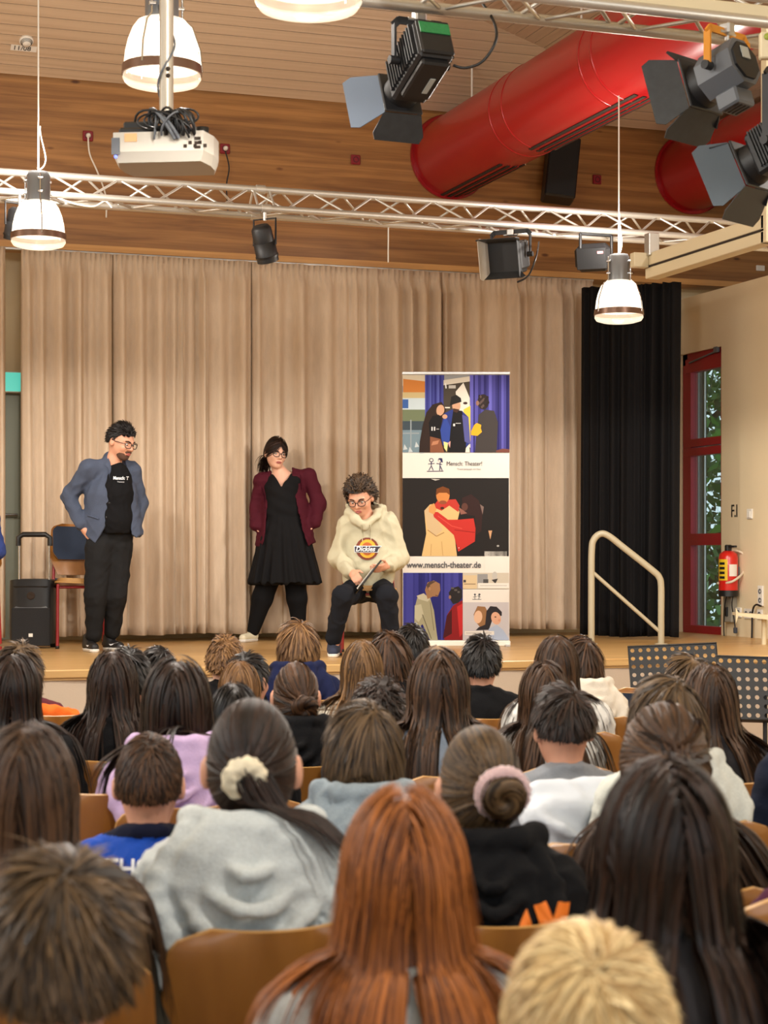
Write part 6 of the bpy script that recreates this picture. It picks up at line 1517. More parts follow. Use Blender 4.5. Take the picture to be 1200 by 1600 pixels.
# accessories of single spectators
def torus_mb(c, axis, R, r, n=28, k=10, bump=0.0, bn=9, seed=0):
    mb = MB(); A = align(axis); rr = random.Random(seed); ph = rr.random()*6
    def fn(u, v):
        a, b = 2*PI*u, 2*PI*v; rad = r*(1+bump*math.sin(bn*a+2*math.sin(3*b)+ph)+0.5*bump*math.sin(5*b+7*a))
        return A @ Vector(((R+rad*math.cos(b))*math.cos(a), (R+rad*math.cos(b))*math.sin(a), rad*math.sin(b)))+Vector(c)
    return mb.grid(fn, n, k+1, True, True)
t = AUD['scrunchie'][0]
torus_mb(HC+np.array((-0.012, -0.122, -0.003)), (0.25, -1, -0.35), 0.022, 0.0165, 40, 12, 0.16, 8).build('scrunchie', mat('cream_scrunchie', (226, 214, 186), 0.9, bump=0.5, bscale=80), t)
t = AUD['pinkbun'][0]
torus_mb(HC+np.array((0.028, -0.117, 0.006)), (0.1, -1, -0.25), 0.040, 0.014, 60, 12, 0.14, 22).build('scrunchie', mat('pink_fleece', (238, 198, 198), 0.95, bump=1.0, bscale=240, sheen=0.6), t)
t = AUD['halfup'][0]
torus_mb(HC+np.array((0.0, -0.128, 0.045)), (0, -1, -0.2), 0.011, 0.005, 16, 8).build('hair_band', M_blackp, t)
V, F = hair(seed=77, style='tie', N=500, width=0.008, M=14, layer=0.006, tie=(0, -0.120, 0.045), low=0.12, R=HEAD_R*1.24, tail=dict(n=90, len=0.2, dir=(0.1, -0.25, -1), fan=0.14), coll=colliders(False))
o = link('half_ponytail', mesh_np('half_ponytail', V+HC, F), H_mid, t); o['kind'] = 'stuff'
def back_print(tkey, name, polys, m, thick=0.003, yoff=-0.15):
    """flat print laid on the back of a garment by projecting points onto its mesh"""
    t = AUD[tkey][0]; g = [c for c in t.children if c.name.split('.')[0] in ('hoodie', 'sports_jersey')][0]
    me = g.data; co = np.empty(len(me.vertices)*3, np.float32); me.vertices.foreach_get('co', co); co = co.reshape(-1, 3)
    bk_ = co[co[:, 1] < 0.02]
    def proj(x, z):
        q = np.argsort((bk_[:, 0]-x)**2+(bk_[:, 2]-z)**2)[:6]; return Vector((x, float(bk_[q, 1].min())-0.004, z))
    mb = MB()
    for pl_ in polys:
        n_ = len(pl_); cx_ = sum(p[0] for p in pl_)/n_; cz_ = sum(p[1] for p in pl_)/n_
        ring = []
        for a, b in zip(pl_, pl_[1:]+pl_[:1]):
            for k in range(5): ring.append((a[0]+(b[0]-a[0])*k/5, a[1]+(b[1]-a[1])*k/5))
        vs = [proj(*q) for q in ring]+[proj(cx_+(q[0]-cx_)*0.5, cz_+(q[1]-cz_)*0.5) for q in ring]+[proj(cx_, cz_)]; R_n = len(ring)
        mb.add(vs, [(i, (i+1) % R_n, R_n+(i+1) % R_n, R_n+i) for i in range(R_n)]+[(R_n+i, R_n+(i+1) % R_n, 2*R_n) for i in range(R_n)], True)
    return mb.build(name, m, t)
M_orange = mat('orange_print', (232, 120, 24), 0.7)
s_ = 1.0
back_print('pinkbun', 'orange_print', [[(0.005, 0.752), (0.03, 0.797), (0.062, 0.847), (0.075, 0.802), (0.074, 0.762)], [(0.078, 0.762), (0.088, 0.81), (0.075, 0.852), (0.1, 0.857), (0.112, 0.827), (0.122, 0.857), (0.146, 0.852), (0.142, 0.822), (0.13, 0.797), (0.142, 0.762), (0.122, 0.752), (0.108, 0.78)], [(-0.06, 0.752), (-0.05, 0.777), (0.0, 0.797), (0.01, 0.762)]], M_orange)
M_wprint = mat('white_print', (226, 228, 232), 0.6)
def back_text(tkey, s, x, z, size, m, nm, xs=1.0):
    t = AUD[tkey][0]; o = text_mesh(nm, s, size, m, t, Matrix.Identity(4), 0.0, 'LEFT', 0.001, 0, xs)
    g = [c for c in t.children if c.name.split('.')[0] in ('hoodie', 'sports_jersey')][0].data
    co = np.empty(len(g.vertices)*3, np.float32); g.vertices.foreach_get('co', co); co = co.reshape(-1, 3); bk_ = co[co[:, 1] < 0.02]
    for v in o.data.vertices:
        X, Z = x+v.co.x, z+v.co.y; q = np.argsort((bk_[:, 0]-X)**2+(bk_[:, 2]-Z)**2)[:6]; v.co = (X, float(bk_[q, 1].min())-0.004, Z)
    return o
me_ = TOPS[('jersey', 0)]; me_.materials.append(cloth('jersey_navy', (18, 22, 42)))
for pg in me_.polygons:
    c_ = pg.center
    if c_.z > 0.928 or (abs(c_.x) > 0.160 and c_.z > 0.82): pg.material_index = 1
back_text('jersey', 'THS / HC', -0.098, 0.842, 0.060, M_wprint, 'jersey_lettering', 0.95)
back_print('jersey', 'white_stripe', [[(0.055, 0.885), (0.055, 0.925), (0.068, 0.925), (0.068, 0.885)]], M_wprint)

# empty chairs, jacket over a chair, orange garment
def floor_at(px, d): u = (px-600)/FPX; return Vector((d*(SA+u*CA), d*(CA-u*SA), 0))
chair(floor_at(975, 8.1), 0.0, 'navy padded plywood chair in front of the stage, left of the music stand', pad=True, s=1.04)
chair(floor_at(868, 4.05), 0.0, 'empty plywood chair back in front of the white jacket', 'plywood audience chairs')
chair(floor_at(150, 4.85), 0.0, 'empty plywood chair left of the boy in the blue jersey', 'plywood audience chairs')
chair(floor_at(1190, 3.45), 0.0, 'plywood chair back at the right edge below the wavy hair', 'plywood audience chairs')
jk = thing('white_jacket', 'white padded jacket hanging over the chair back of the boy in the grey t-shirt', 'jacket', floor_at(876, 4.88), -0.06)
F = Field((-0.30, -0.40, 0.45), (0.30, 0.0, 1.0), 0.009)
F.cap((-0.13, -0.275, 0.82), (0.13, -0.275, 0.82), 0.055, None, 0.03).cap((-0.14, -0.30, 0.66), (0.14, -0.30, 0.66), 0.075, None, 0.09, (1, 1.5, 1)).cap((-0.15, -0.24, 0.86), (0.16, -0.255, 0.865), 0.035, None, 0.03)
F.cap((-0.18, -0.29, 0.80), (-0.14, -0.31, 0.55), 0.05, 0.04, 0.03).cap((0.18, -0.29, 0.80), (0.2, -0.30, 0.56), 0.05, 0.04, 0.03)
for (a, b) in (((-0.17, -0.335, 0.80), (0.05, -0.36, 0.72)), ((0.0, -0.36, 0.76), (0.18, -0.335, 0.82)), ((-0.1, -0.375, 0.66), (0.17, -0.36, 0.70))): F.cap(a, b, 0.02, 0.015, 0.02)
V, Fc = F.mesh(wrinkles(21, 0.018, 10, 9, 26)); link('jacket_shell', mesh_np('jacket_shell', V, Fc), mat('white_nylon', (200, 207, 216), 0.5, bump=0.1, bscale=60), jk)
og = thing('orange_garment', 'orange garment draped on a chair in the second row, far left', 'garment', floor_at(80, 7.0), 0)
F = Field((-0.16, -0.10, 0.68), (0.16, 0.10, 0.94), 0.01); F.cap((-0.08, 0, 0.87), (0.08, 0, 0.85), 0.04, 0.035, 0.03).cap((-0.07, 0.0, 0.78), (0.07, 0, 0.78), 0.045, None, 0.05)
V, Fc = F.mesh(wrinkles(33, 0.008)); link('folded_cloth', mesh_np('folded_cloth', V, Fc), cloth('orange', (226, 106, 40)), og)
chair(floor_at(80, 7.12), 0.0, 'plywood chair under the orange garment', 'plywood audience chairs')
# ------------------------------------------------------------------ people on the stage
class Fig:
    """local frame at a figure's feet: x to the right of the picture, y away from the camera, z up; L() takes photo pixels"""
    def __init__(s, px, py, label, name='person', depth=None):
        s.px, s.py = px, py; s.d = depth or dZ(py, STAGE); s.k = FPX/s.d
        q = P(px, py, s.d); q.z = STAGE; s.t = thing(name, label, 'person', q, -YAW)
    def L(s, px, py, dep=0.0): return np.array(((px-s.px)/s.k, dep, (s.py-py)/s.k))
    def add(s, name, F, m, disp=None, smooth=1):
        V, Fc = F.mesh(disp, smooth); o = link(name, mesh_np(name, V, Fc), m, s.t); return o
def headR(f, roll=0.0):
    f = unit(np.array(f, float)); up = np.array([0, 0, 1.0]); r = unit(np.cross(f, up)); u = np.cross(r, f)
    c, q = math.cos(roll), math.sin(roll); r2 = r*c+u*q; u2 = u*c-r*q
    return np.stack([r2, f, u2], 1)
def coords(o):
    co = np.empty(len(o.data.vertices)*3, np.float32); o.data.vertices.foreach_get('co', co); return co.reshape(-1, 3)
def lay(co, V2, gap, near=14):
    """drop points (x, z) onto the camera side of a cloth mesh"""
    out = []
    for x, z in V2:
        q = np.argsort((co[:, 0]-x)**2+(co[:, 2]-z)**2)[:near]; out.append(Vector((x, float(co[q, 1].min())-gap, z)))
    return out
M_lip = mat('lips', (168, 92, 84), 0.45); M_eye = mat('eye_white', (214, 204, 194), 0.3); M_iris = mat('iris', (40, 28, 22), 0.2); M_lens = gl
def face(fig, c, R, s, brow, glasses_m=None, look=(0, 0)):
    t = fig.t; R = np.array(R)
    def g(x, y, z): return Vector(c+R@(np.array([x, y, z])*s))
    for sx in (-1, 1):
        e = MB().lathe([(0, -0.0115*s), (0.008*s, -0.008*s), (0.0115*s, 0), (0.008*s, 0.008*s), (0, 0.0115*s)], 12, None, g(sx*0.031, 0.079, 0.002)).build('eye', M_eye, t)
        MB().lathe([(0, 0.004*s), (0.005*s, 0.002*s), (0.0055*s, 0)], 10, align(R@np.array([look[0], 1, look[1]])), g(sx*0.031+look[0]*0.008, 0.088, 0.002+look[1]*0.008)).build('iris', M_iris, e)
        MB().tube([g(sx*0.015, 0.098, 0.020), g(sx*0.030, 0.094, 0.026), g(sx*0.048, 0.080, 0.021)], 0.0038*s, 6).build('eyebrow', brow, t)
    MB().tube([g(-0.021, 0.089, -0.061), g(-0.008, 0.097, -0.057), g(0.008, 0.097, -0.057), g(0.021, 0.089, -0.061)], 0.004*s, 6).build('upper_lip', M_lip, t)
    MB().tube([g(-0.018, 0.090, -0.065), g(0, 0.097, -0.068), g(0.018, 0.090, -0.065)], 0.005*s, 6).build('lower_lip', M_lip, t)
    if glasses_m is not None:
        gt = MB().tube([g(-0.009, 0.107, 0.004), g(0, 0.110, 0.007), g(0.009, 0.107, 0.004)], 0.0025*s, 6).build('glasses', glasses_m, t)
        for sx in (-1, 1):
            pts = [g(sx*(0.033+0.025*math.copysign(abs(math.cos(a))**0.7, math.cos(a))), 0.106-0.010*abs(math.cos(a))*(1 if math.cos(a) > 0 else 0), -0.001+0.019*math.copysign(abs(math.sin(a))**0.8, math.sin(a))) for a in np.linspace(0, 2*PI, 22)]
            MB().tube(pts, 0.0026*s, 6).build('glasses_rim', glasses_m, gt)
            MB().tube([g(sx*0.058, 0.098, 0.006), g(sx*0.074, 0.06, 0.006), g(sx*0.080, 0.0, 0.004)], 0.0024*s, 6).build('temple_arm', glasses_m, gt)
def beard(fig, c, R, s, m):
    F = Field((-0.09, -0.03, -0.13), (0.09, 0.12, 0.02), 0.0045)
    F.ell((0, 0.030, -0.045), (0.0572, 0.0592, 0.0652), 0).ell((0, 0.060, -0.088), (0.0312, 0.0252, 0.0232), 0.03).cap((-0.02, 0.090, -0.05), (0.02, 0.090, -0.05), 0.008, None, 0.01)
    F.ell((0, 0.07, -0.012), (0.062, 0.06, 0.034), 0, None, 'carve').ell((0, 0.10, -0.062), (0.019, 0.02, 0.007), 0, None, 'carve').ell((0, -0.02, 0.02), (0.2, 0.035, 0.2), 0, None, 'carve')
    F.above(0.0)
    V, Fc = F.mesh(None, 0); V = (V*s)@np.array(R).T+np.array(c); return link('beard', mesh_np('beard', V, Fc), m, fig.t)
def shoe(fig, heel, toe, m, sole, hgt=0.055, s=1.0, high=0.0):
    h, t_ = np.array(heel, float), np.array(toe, float); lo = np.minimum(h, t_)-0.09; hi = np.maximum(h, t_)+0.09; lo[2] = -0.01; hi[2] = 0.14+high
    F = Field(lo, hi, 0.006); d = unit(t_-h)
    h0, t0 = h.copy(), t_.copy(); h0[2] = 0.045; t0[2] = 0.035
    F.cap(h0, t0, 0.040*s, 0.034*s, 0.02); F.cap(h0, h0+np.array([0, 0, 0.05+high]), 0.040*s, 0.040*s, 0.02); F.cap(h0+d*0.03, h0+d*0.03+np.array([0, 0, 0.03+high*0.6]), 0.036*s, 0.033*s, 0.03); F.below(0.02)
    o = fig.add('shoe', F, m)
    F = Field(lo, hi, 0.006); F.cap(h0-[0, 0, 0.02], t0-[0, 0, 0.012], 0.044*s, 0.038*s, 0.01); F.below(0.0).above(0.026); V, Fc = F.mesh(); link('sole', mesh_np('sole', V, Fc), sole, o)
    return o

# ---- man in the blue-grey jacket
A = Fig(163, 1018, 'standing bearded man in glasses and blue-grey jacket with hands at his hips', depth=dZ(1018, STAGE)); L = A.L
hc = L(190, 691, -0.03); hR = headR((0.80, -0.55, -0.30), 0.04); HS = 1.06
nk, shR, shL = L(178, 720, 0.0), L(141, 733, -0.06), L(203, 734, 0.10)
elR, wrR = L(107, 776, 0.02), L(131, 824, -0.06)
elL, wrL = L(214, 785, 0.20), L(205, 826, 0.10)
hip, hipR, hipL = L(168, 846, 0.02), L(156, 856, -0.03), L(183, 856, 0.06)
knR, anR, knL, anL = L(151, 930, -0.06), L(146, 996, 0.0), L(180, 930, 0.03), L(171, 990, 0.12)
lo, hi = L(85, 1025, -0.4), L(235, 650, 0.45)
F = Field(lo, hi, 0.007)
head(F, hc, hR, HS); F.cap(hc+hR@np.array([0, -0.02, -0.06]), nk, 0.052, 0.052, 0.02)
F.chain([nk, L(172, 760, 0.02), L(170, 810, 0.02), hip], [0.05, 0.085, 0.085, 0.085], 0.03)
for a, b, c in ((shR, elR, wrR), (shL, elL, wrL)): F.cap(nk-[0, 0, 0.06], a, 0.03, 0.035, 0.02).cap(a, b, 0.040, 0.036, 0.02).cap(b, c, 0.038, 0.026, 0.02)
hand(F, wrR, L(148, 842, -0.09)-wrR, (-0.5, -0.8, 0.1), (0.3, -0.6, 0.6), 1.0, 0.4)
for a, b, c in ((hipR, knR, anR), (hipL, knL, anL)): F.cap(a, b, 0.075, 0.055, 0.03).cap(b, c, 0.052, 0.036, 0.02)
A.add('body', F, M_skin)
F = Field(L(110, 1012, -0.35), L(225, 820, 0.35), 0.008)
F.cap(L(157, 838, 0.0), L(184, 838, 0.05), 0.105, 0.105, 0.05)
F.chain([hipR, knR, L(147, 992, -0.01)], [0.105, 0.080, 0.060], 0.03).chain([hipL, knL, L(172, 988, 0.11)], [0.105, 0.080, 0.060], 0.03)
M_trou = cloth('charcoal_trousers', (30, 30, 31)); A.add('trousers', F, M_trou, wrinkles(41, 0.006, 9, 14, 40))
F = Field(L(110, 870, -0.35), L(235, 700, 0.4), 0.008)
F.chain([L(184, 738, -0.01), L(182, 770, -0.02), L(181, 812, -0.02), L(181, 832, -0.01)], [0.075, 0.118, 0.122, 0.112], 0.04); F.below(L(0, 834)[2])
F.cap(L(176, 748, 0.0), L(192, 748, 0.02), 0.06, None, 0.05)
ts = A.add('t_shirt', F, cloth('black', (18, 18, 20)), wrinkles(42, 0.004))
# jacket: thicker shell with the front cut open
F = Field(L(80, 880, -0.40), L(240, 700, 0.45), 0.0075)
F.chain([L(172, 738, 0.02), L(166, 775, 0.02), L(163, 815, 0.02), L(160, 852, 0.02)], [0.09, 0.148, 0.148, 0.155], 0.05)
F.cap(L(188, 765, 0.04), L(199, 848, 0.04), 0.11, 0.12, 0.04)
F.cap(nk+[0, 0.02, -0.03], shR, 0.060, 0.060, 0.05).cap(nk+[0, 0.02, -0.03], shL, 0.060, 0.056, 0.05)
F.cap(L(168, 738, 0.03), L(171, 716, 0.04), 0.066, 0.058, 0.03).cap(L(180, 736, 0.07), L(184, 718, 0.08), 0.06, 0.05, 0.03)
F.cap(shR, elR, 0.068, 0.058, 0.03).cap(elR, wrR+[-0.01, 0, 0.02], 0.058, 0.048, 0.02); F.cap(shL, elL, 0.064, 0.054, 0.04).cap(elL, wrL, 0.054, 0.05, 0.03)
def XZ(*pts): return [tuple(L(x, y)[[0, 2]]) for x, y in pts]
F.cap(L(186, 720, -0.03), L(192, 692, -0.04), 0.062, 0.075, 0.006, (1, 1, 1), 'carve')
F.poly(XZ((174, 712), (177, 735), (180, 765), (180, 795), (174, 815), (153, 850), (150, 900), (214, 900), (207, 845), (205, 800), (202, 765), (198, 735), (192, 712)), 0.03)
F.poly(XZ((100, 834), (131, 832), (138, 838), (152, 849), (152, 900), (100, 900)))
F.poly(XZ((208, 836), (214, 840), (223, 836), (240, 836), (240, 900), (200, 900), (204, 838)))
def jw(V): return wrinkles(43, 0.006, 9, 18, 50)(V)
M_jack = cloth('slate_blue_wool', (72, 80, 98), 0.85, 0.03)
jk_ = A.add('jacket', F, M_jack, jw)
jc = coords(jk_)
MB().tube(lay(jc, [tuple(L(x, y)[[0, 2]]) for x, y in ((141, 806), (148, 808), (155, 810), (159, 812))], 0.003), 0.006, 6).build('pocket_flap', M_jack, jk_)
for (x, y) in ((175, 787), (171, 809)):
    q = lay(jc, [tuple(L(x, y)[[0, 2]])], 0.004)[0]; MB().lathe([(0, 0.004), (0.008, 0.003), (0.009, 0)], 10, rotM('X', PI/2), q).build('button', M_blackp, jk_)
# lapels
for pts in (((171, 716), (166, 727), (172, 733), (176, 752), (179, 780), (180, 760), (177, 735), (174, 722)), ((191, 718), (197, 728), (201, 745), (204, 775), (205, 790), (202, 750), (196, 727))):
    vs = lay(jc, [tuple(L(x, y)[[0, 2]]) for x, y in pts], 0.006); MB().add(vs, [tuple(range(len(vs)))]).build('lapel', M_jack, jk_)
tco = coords(ts)
def chest_text(fig, co, s, px, py, size, m, nm, xs=1.0, shear=0.0, bold=0.0, gap=0.006):
    o = text_mesh(nm, s, size, m, fig.t, Matrix.Identity(4), 0.0, 'LEFT', bold, shear, xs); b0 = fig.L(px, py)
    vs = lay(co, [(b0[0]+v.co.x, b0[2]+v.co.y) for v in o.data.vertices], gap, 90)
    for v, q in zip(o.data.vertices, vs): v.co = q
    return o
chest_text(A, tco, 'Mensch: T', 181, 750.5, 0.034, M_wprint, 'shirt_lettering', 0.72, 0, 0.0008); chest_text(A, tco, 'Theaterpä', 187.5, 755, 0.013, M_wprint, 'shirt_small_lettering', 0.9)
face(A, hc, hR, HS, H_black, M_blackp, (0.0, -0.5)); beard(A, hc, hR, HS, mat('beard_dark', (92, 64, 50), 0.85, bump=0.8, bscale=300))
hair_obj(A.t, H_black, hc, HS, hR, seed=51, style='whorl', N=1300, length=0.050, width=0.0045, M=8, stiff=0.96, spiky=0.42, layer=0.014, low=-0.18, ears=True, crown=(0.1, 0.85, 0.5), face_clear=False)
M_sole = mat('white_sole', (224, 222, 216), 0.5)
for hl, to in ((L(137, 1018, 0.03), L(152, 1018, -0.14)), (L(165, 1018, 0.14), L(186, 1018, 0.03))):
    so_ = shoe(A, hl, to, M_black, M_sole, s=1.0)
    co = coords(so_); mid = (hl+to)/2
    vs = lay(co, [(mid[0]-0.035, 0.052), (mid[0]-0.02, 0.040), (mid[0]+0.045, 0.066), (mid[0]-0.018, 0.050)], 0.003); MB().add(vs, [(0, 1, 2, 3)]).build('shoe_mark', M_wprint, so_)

# ---- woman in the burgundy jacket
B = Fig(438, 1003, 'standing woman in glasses, burgundy jacket and black dress, hands in her pockets'); L = B.L
hc = L(431, 709, -0.02); hR = headR((0.42, -0.9, -0.12), 0.10); HS = 1.02
nk, shR, shL = L(440, 741, 0.0), L(408, 750, 0.0), L(483, 743, 0.03)
elR, wrR, elL, wrL = L(401, 788, 0.05), L(398, 822, -0.03), L(498, 786, 0.05), L(493, 818, -0.04)
hipR, hipL, knR, knL, anR, anL = L(428, 880, 0), L(458, 880, 0.02), L(410, 935, -0.01), L(464, 935, 0.0), L(394, 985, 0.02), L(467, 985, 0.06)
F = Field(L(375, 1008, -0.35), L(525, 670, 0.35), 0.0075)
head(F, hc, hR, HS); F.cap(hc+hR@np.array([0, -0.02, -0.06]), nk, 0.044, 0.050, 0.02)
F.chain([nk, L(441, 765, 0.0), L(442, 830, 0.01), L(443, 870, 0.01)], [0.052, 0.085, 0.085, 0.09], 0.03); F.cap(shR+[0.02, 0, -0.015], shL+[-0.02, 0, -0.015], 0.05, None, 0.05)
for a, b, c in ((shR, elR, wrR), (shL, elL, wrL)): F.cap(a, b, 0.042, 0.036, 0.02).cap(b, c, 0.036, 0.026, 0.02)
hand(F, wrR, L(410, 840, 0.03)-wrR, (-0.9, -0.3, 0.1), (0.2, -1, 0.2), 0.9, 0.3); hand(F, wrL, L(478, 836, 0.04)-wrL, (0.9, -0.3, 0.1), (-0.2, -1, 0.2), 0.9, 0.3)
for a, b, c in ((hipR, knR, anR), (hipL, knL, anL)): F.cap(a, b, 0.075, 0.055, 0.03).cap(b, c, 0.052, 0.034, 0.02)
B.add('body', F, M_skin2)
F = Field(L(378, 1000, -0.3), L(510, 860, 0.3), 0.008); F.chain([hipR, knR, L(396, 984, 0.02)], [0.10, 0.082, 0.052], 0.03).chain([hipL, knL, L(467, 984, 0.06)], [0.10, 0.080, 0.052], 0.03); B.add('leggings', F, cloth('black', (18, 18, 20)))
# dress: bodice and flared skirt
F = Field(L(375, 920, -0.4), L(520, 735, 0.4), 0.0085)
F.chain([L(441, 765, -0.01), L(442, 792, -0.01)], [0.142, 0.138], 0.03, (1, 1.12, 1)); F.cap(L(425, 754, 0), L(460, 752, 0.0), 0.055, None, 0.04)
F.chain([L(443, 798, 0), L(444, 850, 0), L(445, 913, 0)], [0.138, 0.215, 0.30], 0.02, (1, 1.25, 1)); F.cap(L(432, 797, -0.02), L(452, 797, -0.02), 0.10, None, 0.01)
def XZ(*pts): return [tuple(L(x, y)[[0, 2]]) for x, y in pts]
F.poly(XZ((424, 725), (427, 741), (441, 762), (456, 739), (458, 725)), 0.05)
F.below(L(0, 911)[2])
def dw(V):
    a = np.arctan2(V[:, 1], V[:, 0]-0.03); z0 = L(0, 800)[2]; f = np.clip((z0-V[:, 2])/0.5, 0, 1); return f*(0.012*np.sin(a*13+2*np.sin(a*3))+0.008*np.sin(a*23+V[:, 2]*6))+0.003*np.sin(V[:, 2]*60+V[:, 0]*30)*(1-f)
B.add('dress', F, mat('black_dress', (20, 20, 22), 0.85, spec=0.15, bump=0.15, bscale=200), dw)
F = Field(L(370, 870, -0.4), L(525, 725, 0.4), 0.0075)
F.chain([L(443, 760, 0.03), L(444, 800, 0.02), L(446, 850, 0.0)], [0.165, 0.190, 0.245], 0.05, (1, 1.3, 1))
F.cap(L(441, 748, 0.03), shR, 0.055, 0.056, 0.04).cap(L(441, 745, 0.03), shL, 0.055, 0.056, 0.04).cap(shR, elR, 0.062, 0.058, 0.03).cap(elR, wrR+[0.01, 0, 0.01], 0.058, 0.052, 0.04).cap(shL, elL, 0.062, 0.058, 0.03).cap(elL, wrL+[0, 0, 0.01], 0.058, 0.052, 0.04)
F.cap(L(438, 735, -0.03), L(434, 715, -0.03), 0.066, 0.08, 0.006, (1, 1, 1), 'carve')
F.poly(XZ((422, 722), (424, 740), (421, 770), (417, 810), (415, 842), (411, 858), (408, 880), (492, 880), (482, 853), (474, 830), (466, 795), (459, 765), (456, 740), (456, 722)), 0.10)
F.poly(XZ((370, 846), (394, 848), (402, 855), (414, 858), (414, 880), (370, 880))); F.poly(XZ((482, 854), (498, 846), (520, 846), (520, 880), (482, 880)))
F.below(L(0, 860)[2])
M_burg = cloth('burgundy_wool', (72, 20, 33), 0.8); jb_ = B.add('jacket', F, M_burg, wrinkles(52, 0.007, 10, 18, 50)); jc = coords(jb_)
for pts in (((419, 736), (408, 742), (410, 765), (416, 800), (424, 770), (425, 750)), ((452, 736), (470, 742), (472, 765), (466, 800), (459, 770), (456, 750))):
    vs = lay(jc, [tuple(L(x, y)[[0, 2]]) for x, y in pts], 0.005); MB().add(vs, [tuple(range(len(vs)))]).build('lapel', M_burg, jb_)
face(B, hc, hR, HS, H_dbrown, M_blackp, (0.1, -0.2))
tieP = (-0.01, -0.105, -0.045)
hair_obj(B.t, H_dbrown, hc, HS, hR, seed=53, style='tie', tie=(0.02, -0.10, -0.06), N=1300, width=0.0045, M=13, layer=0.022, tail=dict(n=170, len=0.12, dir=(0.8, -0.1, -0.35), fan=0.35, spread=0.02), grav=hR.T@np.array([0, 0, -1.0]))
M_creamshoe = mat('cream_shoe', (222, 216, 190), 0.6); shoe(B, L(395, 1003, 0.06), L(381, 1003, -0.10), M_creamshoe, M_sole, s=0.92); shoe(B, L(467, 1003, 0.10), L(475, 1003, -0.07), M_creamshoe, M_sole, s=0.92)

# ---- seated man in the pale hooded sweatshirt
C = Fig(572, 1022, 'seated curly-haired man in glasses and pale hooded sweatshirt holding a tablet'); L = C.L
hc = L(563, 778, -0.06); hR = headR((-0.22, -0.9, -0.42), -0.05); HS = 1.05
nk, shR, shL = L(572, 816, 0.0), L(545, 822, -0.01), L(606, 820, 0.02)
elR, wrR, elL, wrL = L(530, 872, -0.02), L(550, 893, -0.26), L(622, 872, 0.0), L(604, 884, -0.24)
hip, hipR, hipL = L(575, 920, 0.05), L(558, 922, 0.02), L(594, 922, 0.02)
knR, knL = L(538, 930, -0.42), L(604, 930, -0.40)
anR, anL = L(524, 1003, -0.30), L(612, 1003, -0.34)
F = Field(L(500, 1024, -0.75), L(645, 730, 0.35), 0.0075)
head(F, hc, hR, HS); F.cap(hc+hR@np.array([0, -0.02, -0.06]), nk, 0.052, 0.06, 0.03)
F.chain([nk, L(574, 860, 0.03), hip], [0.07, 0.09, 0.09], 0.04); F.cap(shR, shL, 0.05, None, 0.04)
for a, b, c in ((shR, elR, wrR), (shL, elL, wrL)): F.cap(a, b, 0.044, 0.038, 0.02).cap(b, c, 0.036, 0.026, 0.02)
tb0, tb1 = L(563, 917, -0.42), L(589, 884, -0.30)
hand(F, wrR, L(566, 912, -0.42)-wrR, (-0.3, -0.9, 0.5), (0.6, -0.3, 0.6), 1.0, 0.75); hand(F, wrL, L(583, 892, -0.36)-wrL, (0.3, -0.8, -0.6), (-0.3, -0.3, 1), 1.0, 0.6)
for a, b, c in ((hipR, knR, anR), (hipL, knL, anL)): F.cap(a, b, 0.07, 0.052, 0.03).cap(b, c, 0.05, 0.036, 0.02)
C.add('body', F, M_skin)
F = Field(L(498, 1016, -0.65), L(650, 880, 0.3), 0.008)
F.cap(L(560, 918, 0.04), L(592, 918, 0.04), 0.10, None, 0.05)
F.chain([hipR, knR, L(523, 994, -0.31)], [0.095, 0.072, 0.056], 0.03).chain([hipL, knL, L(612, 994, -0.34)], [0.095, 0.072, 0.056], 0.03)
C.add('trousers', F, cloth('black_denim', (26, 28, 34)), wrinkles(61, 0.006, 9, 14, 45))
F = Field(L(505, 935, -0.45), L(645, 785, 0.35), 0.0075)
F.chain([L(575, 838, 0.02), L(576, 880, 0.02), L(576, 910, 0.02)], [0.160, 0.185, 0.180], 0.05, (1, 1.25, 1)); F.cap(shR, shL, 0.072, None, 0.06)
F.cap(shR, elR, 0.078, 0.074, 0.04).cap(elR, wrR+[-0.01, 0.03, 0.0], 0.074, 0.052, 0.03).cap(wrR+[-0.005, 0.025, 0], wrR, 0.042, 0.040, 0.006)
F.cap(shL, elL, 0.080, 0.078, 0.04).cap(elL, wrL+[0.01, 0.03, 0.0], 0.076, 0.054, 0.03).cap(wrL+[0.005, 0.025, 0], wrL, 0.042, 0.040, 0.006)
colr = [L(571, 822, -0.14), L(556, 812, -0.12), L(546, 800, -0.05), L(550, 792, 0.05), L(568, 790, 0.11), L(586, 786, 0.10), L(596, 794, 0.03), L(590, 806, -0.08), L(571, 822, -0.14)]
F.chain(colr, [0.028, 0.032, 0.036, 0.038, 0.04, 0.04, 0.038, 0.032, 0.028], 0.02); F.cap(L(571, 800, -0.05), L(563, 780, -0.08), 0.055, 0.06, 0.01, (1, 1, 1), 'carve')
M_hood = cloth('pale_sage_fleece', (188, 182, 156), 0.9); hd = C.add('hoodie', F, M_hood, wrinkles(62, 0.012, 11, 11, 34)); co = coords(hd)
for x0, x1 in ((565, 567), (579, 580)):
    MB().tube(lay(co, [tuple(L(x0+(x1-x0)*i/6, 820+5*i)[[0, 2]]) for i in range(7)], 0.004), 0.004, 6).build('drawstring', M_hood, hd)
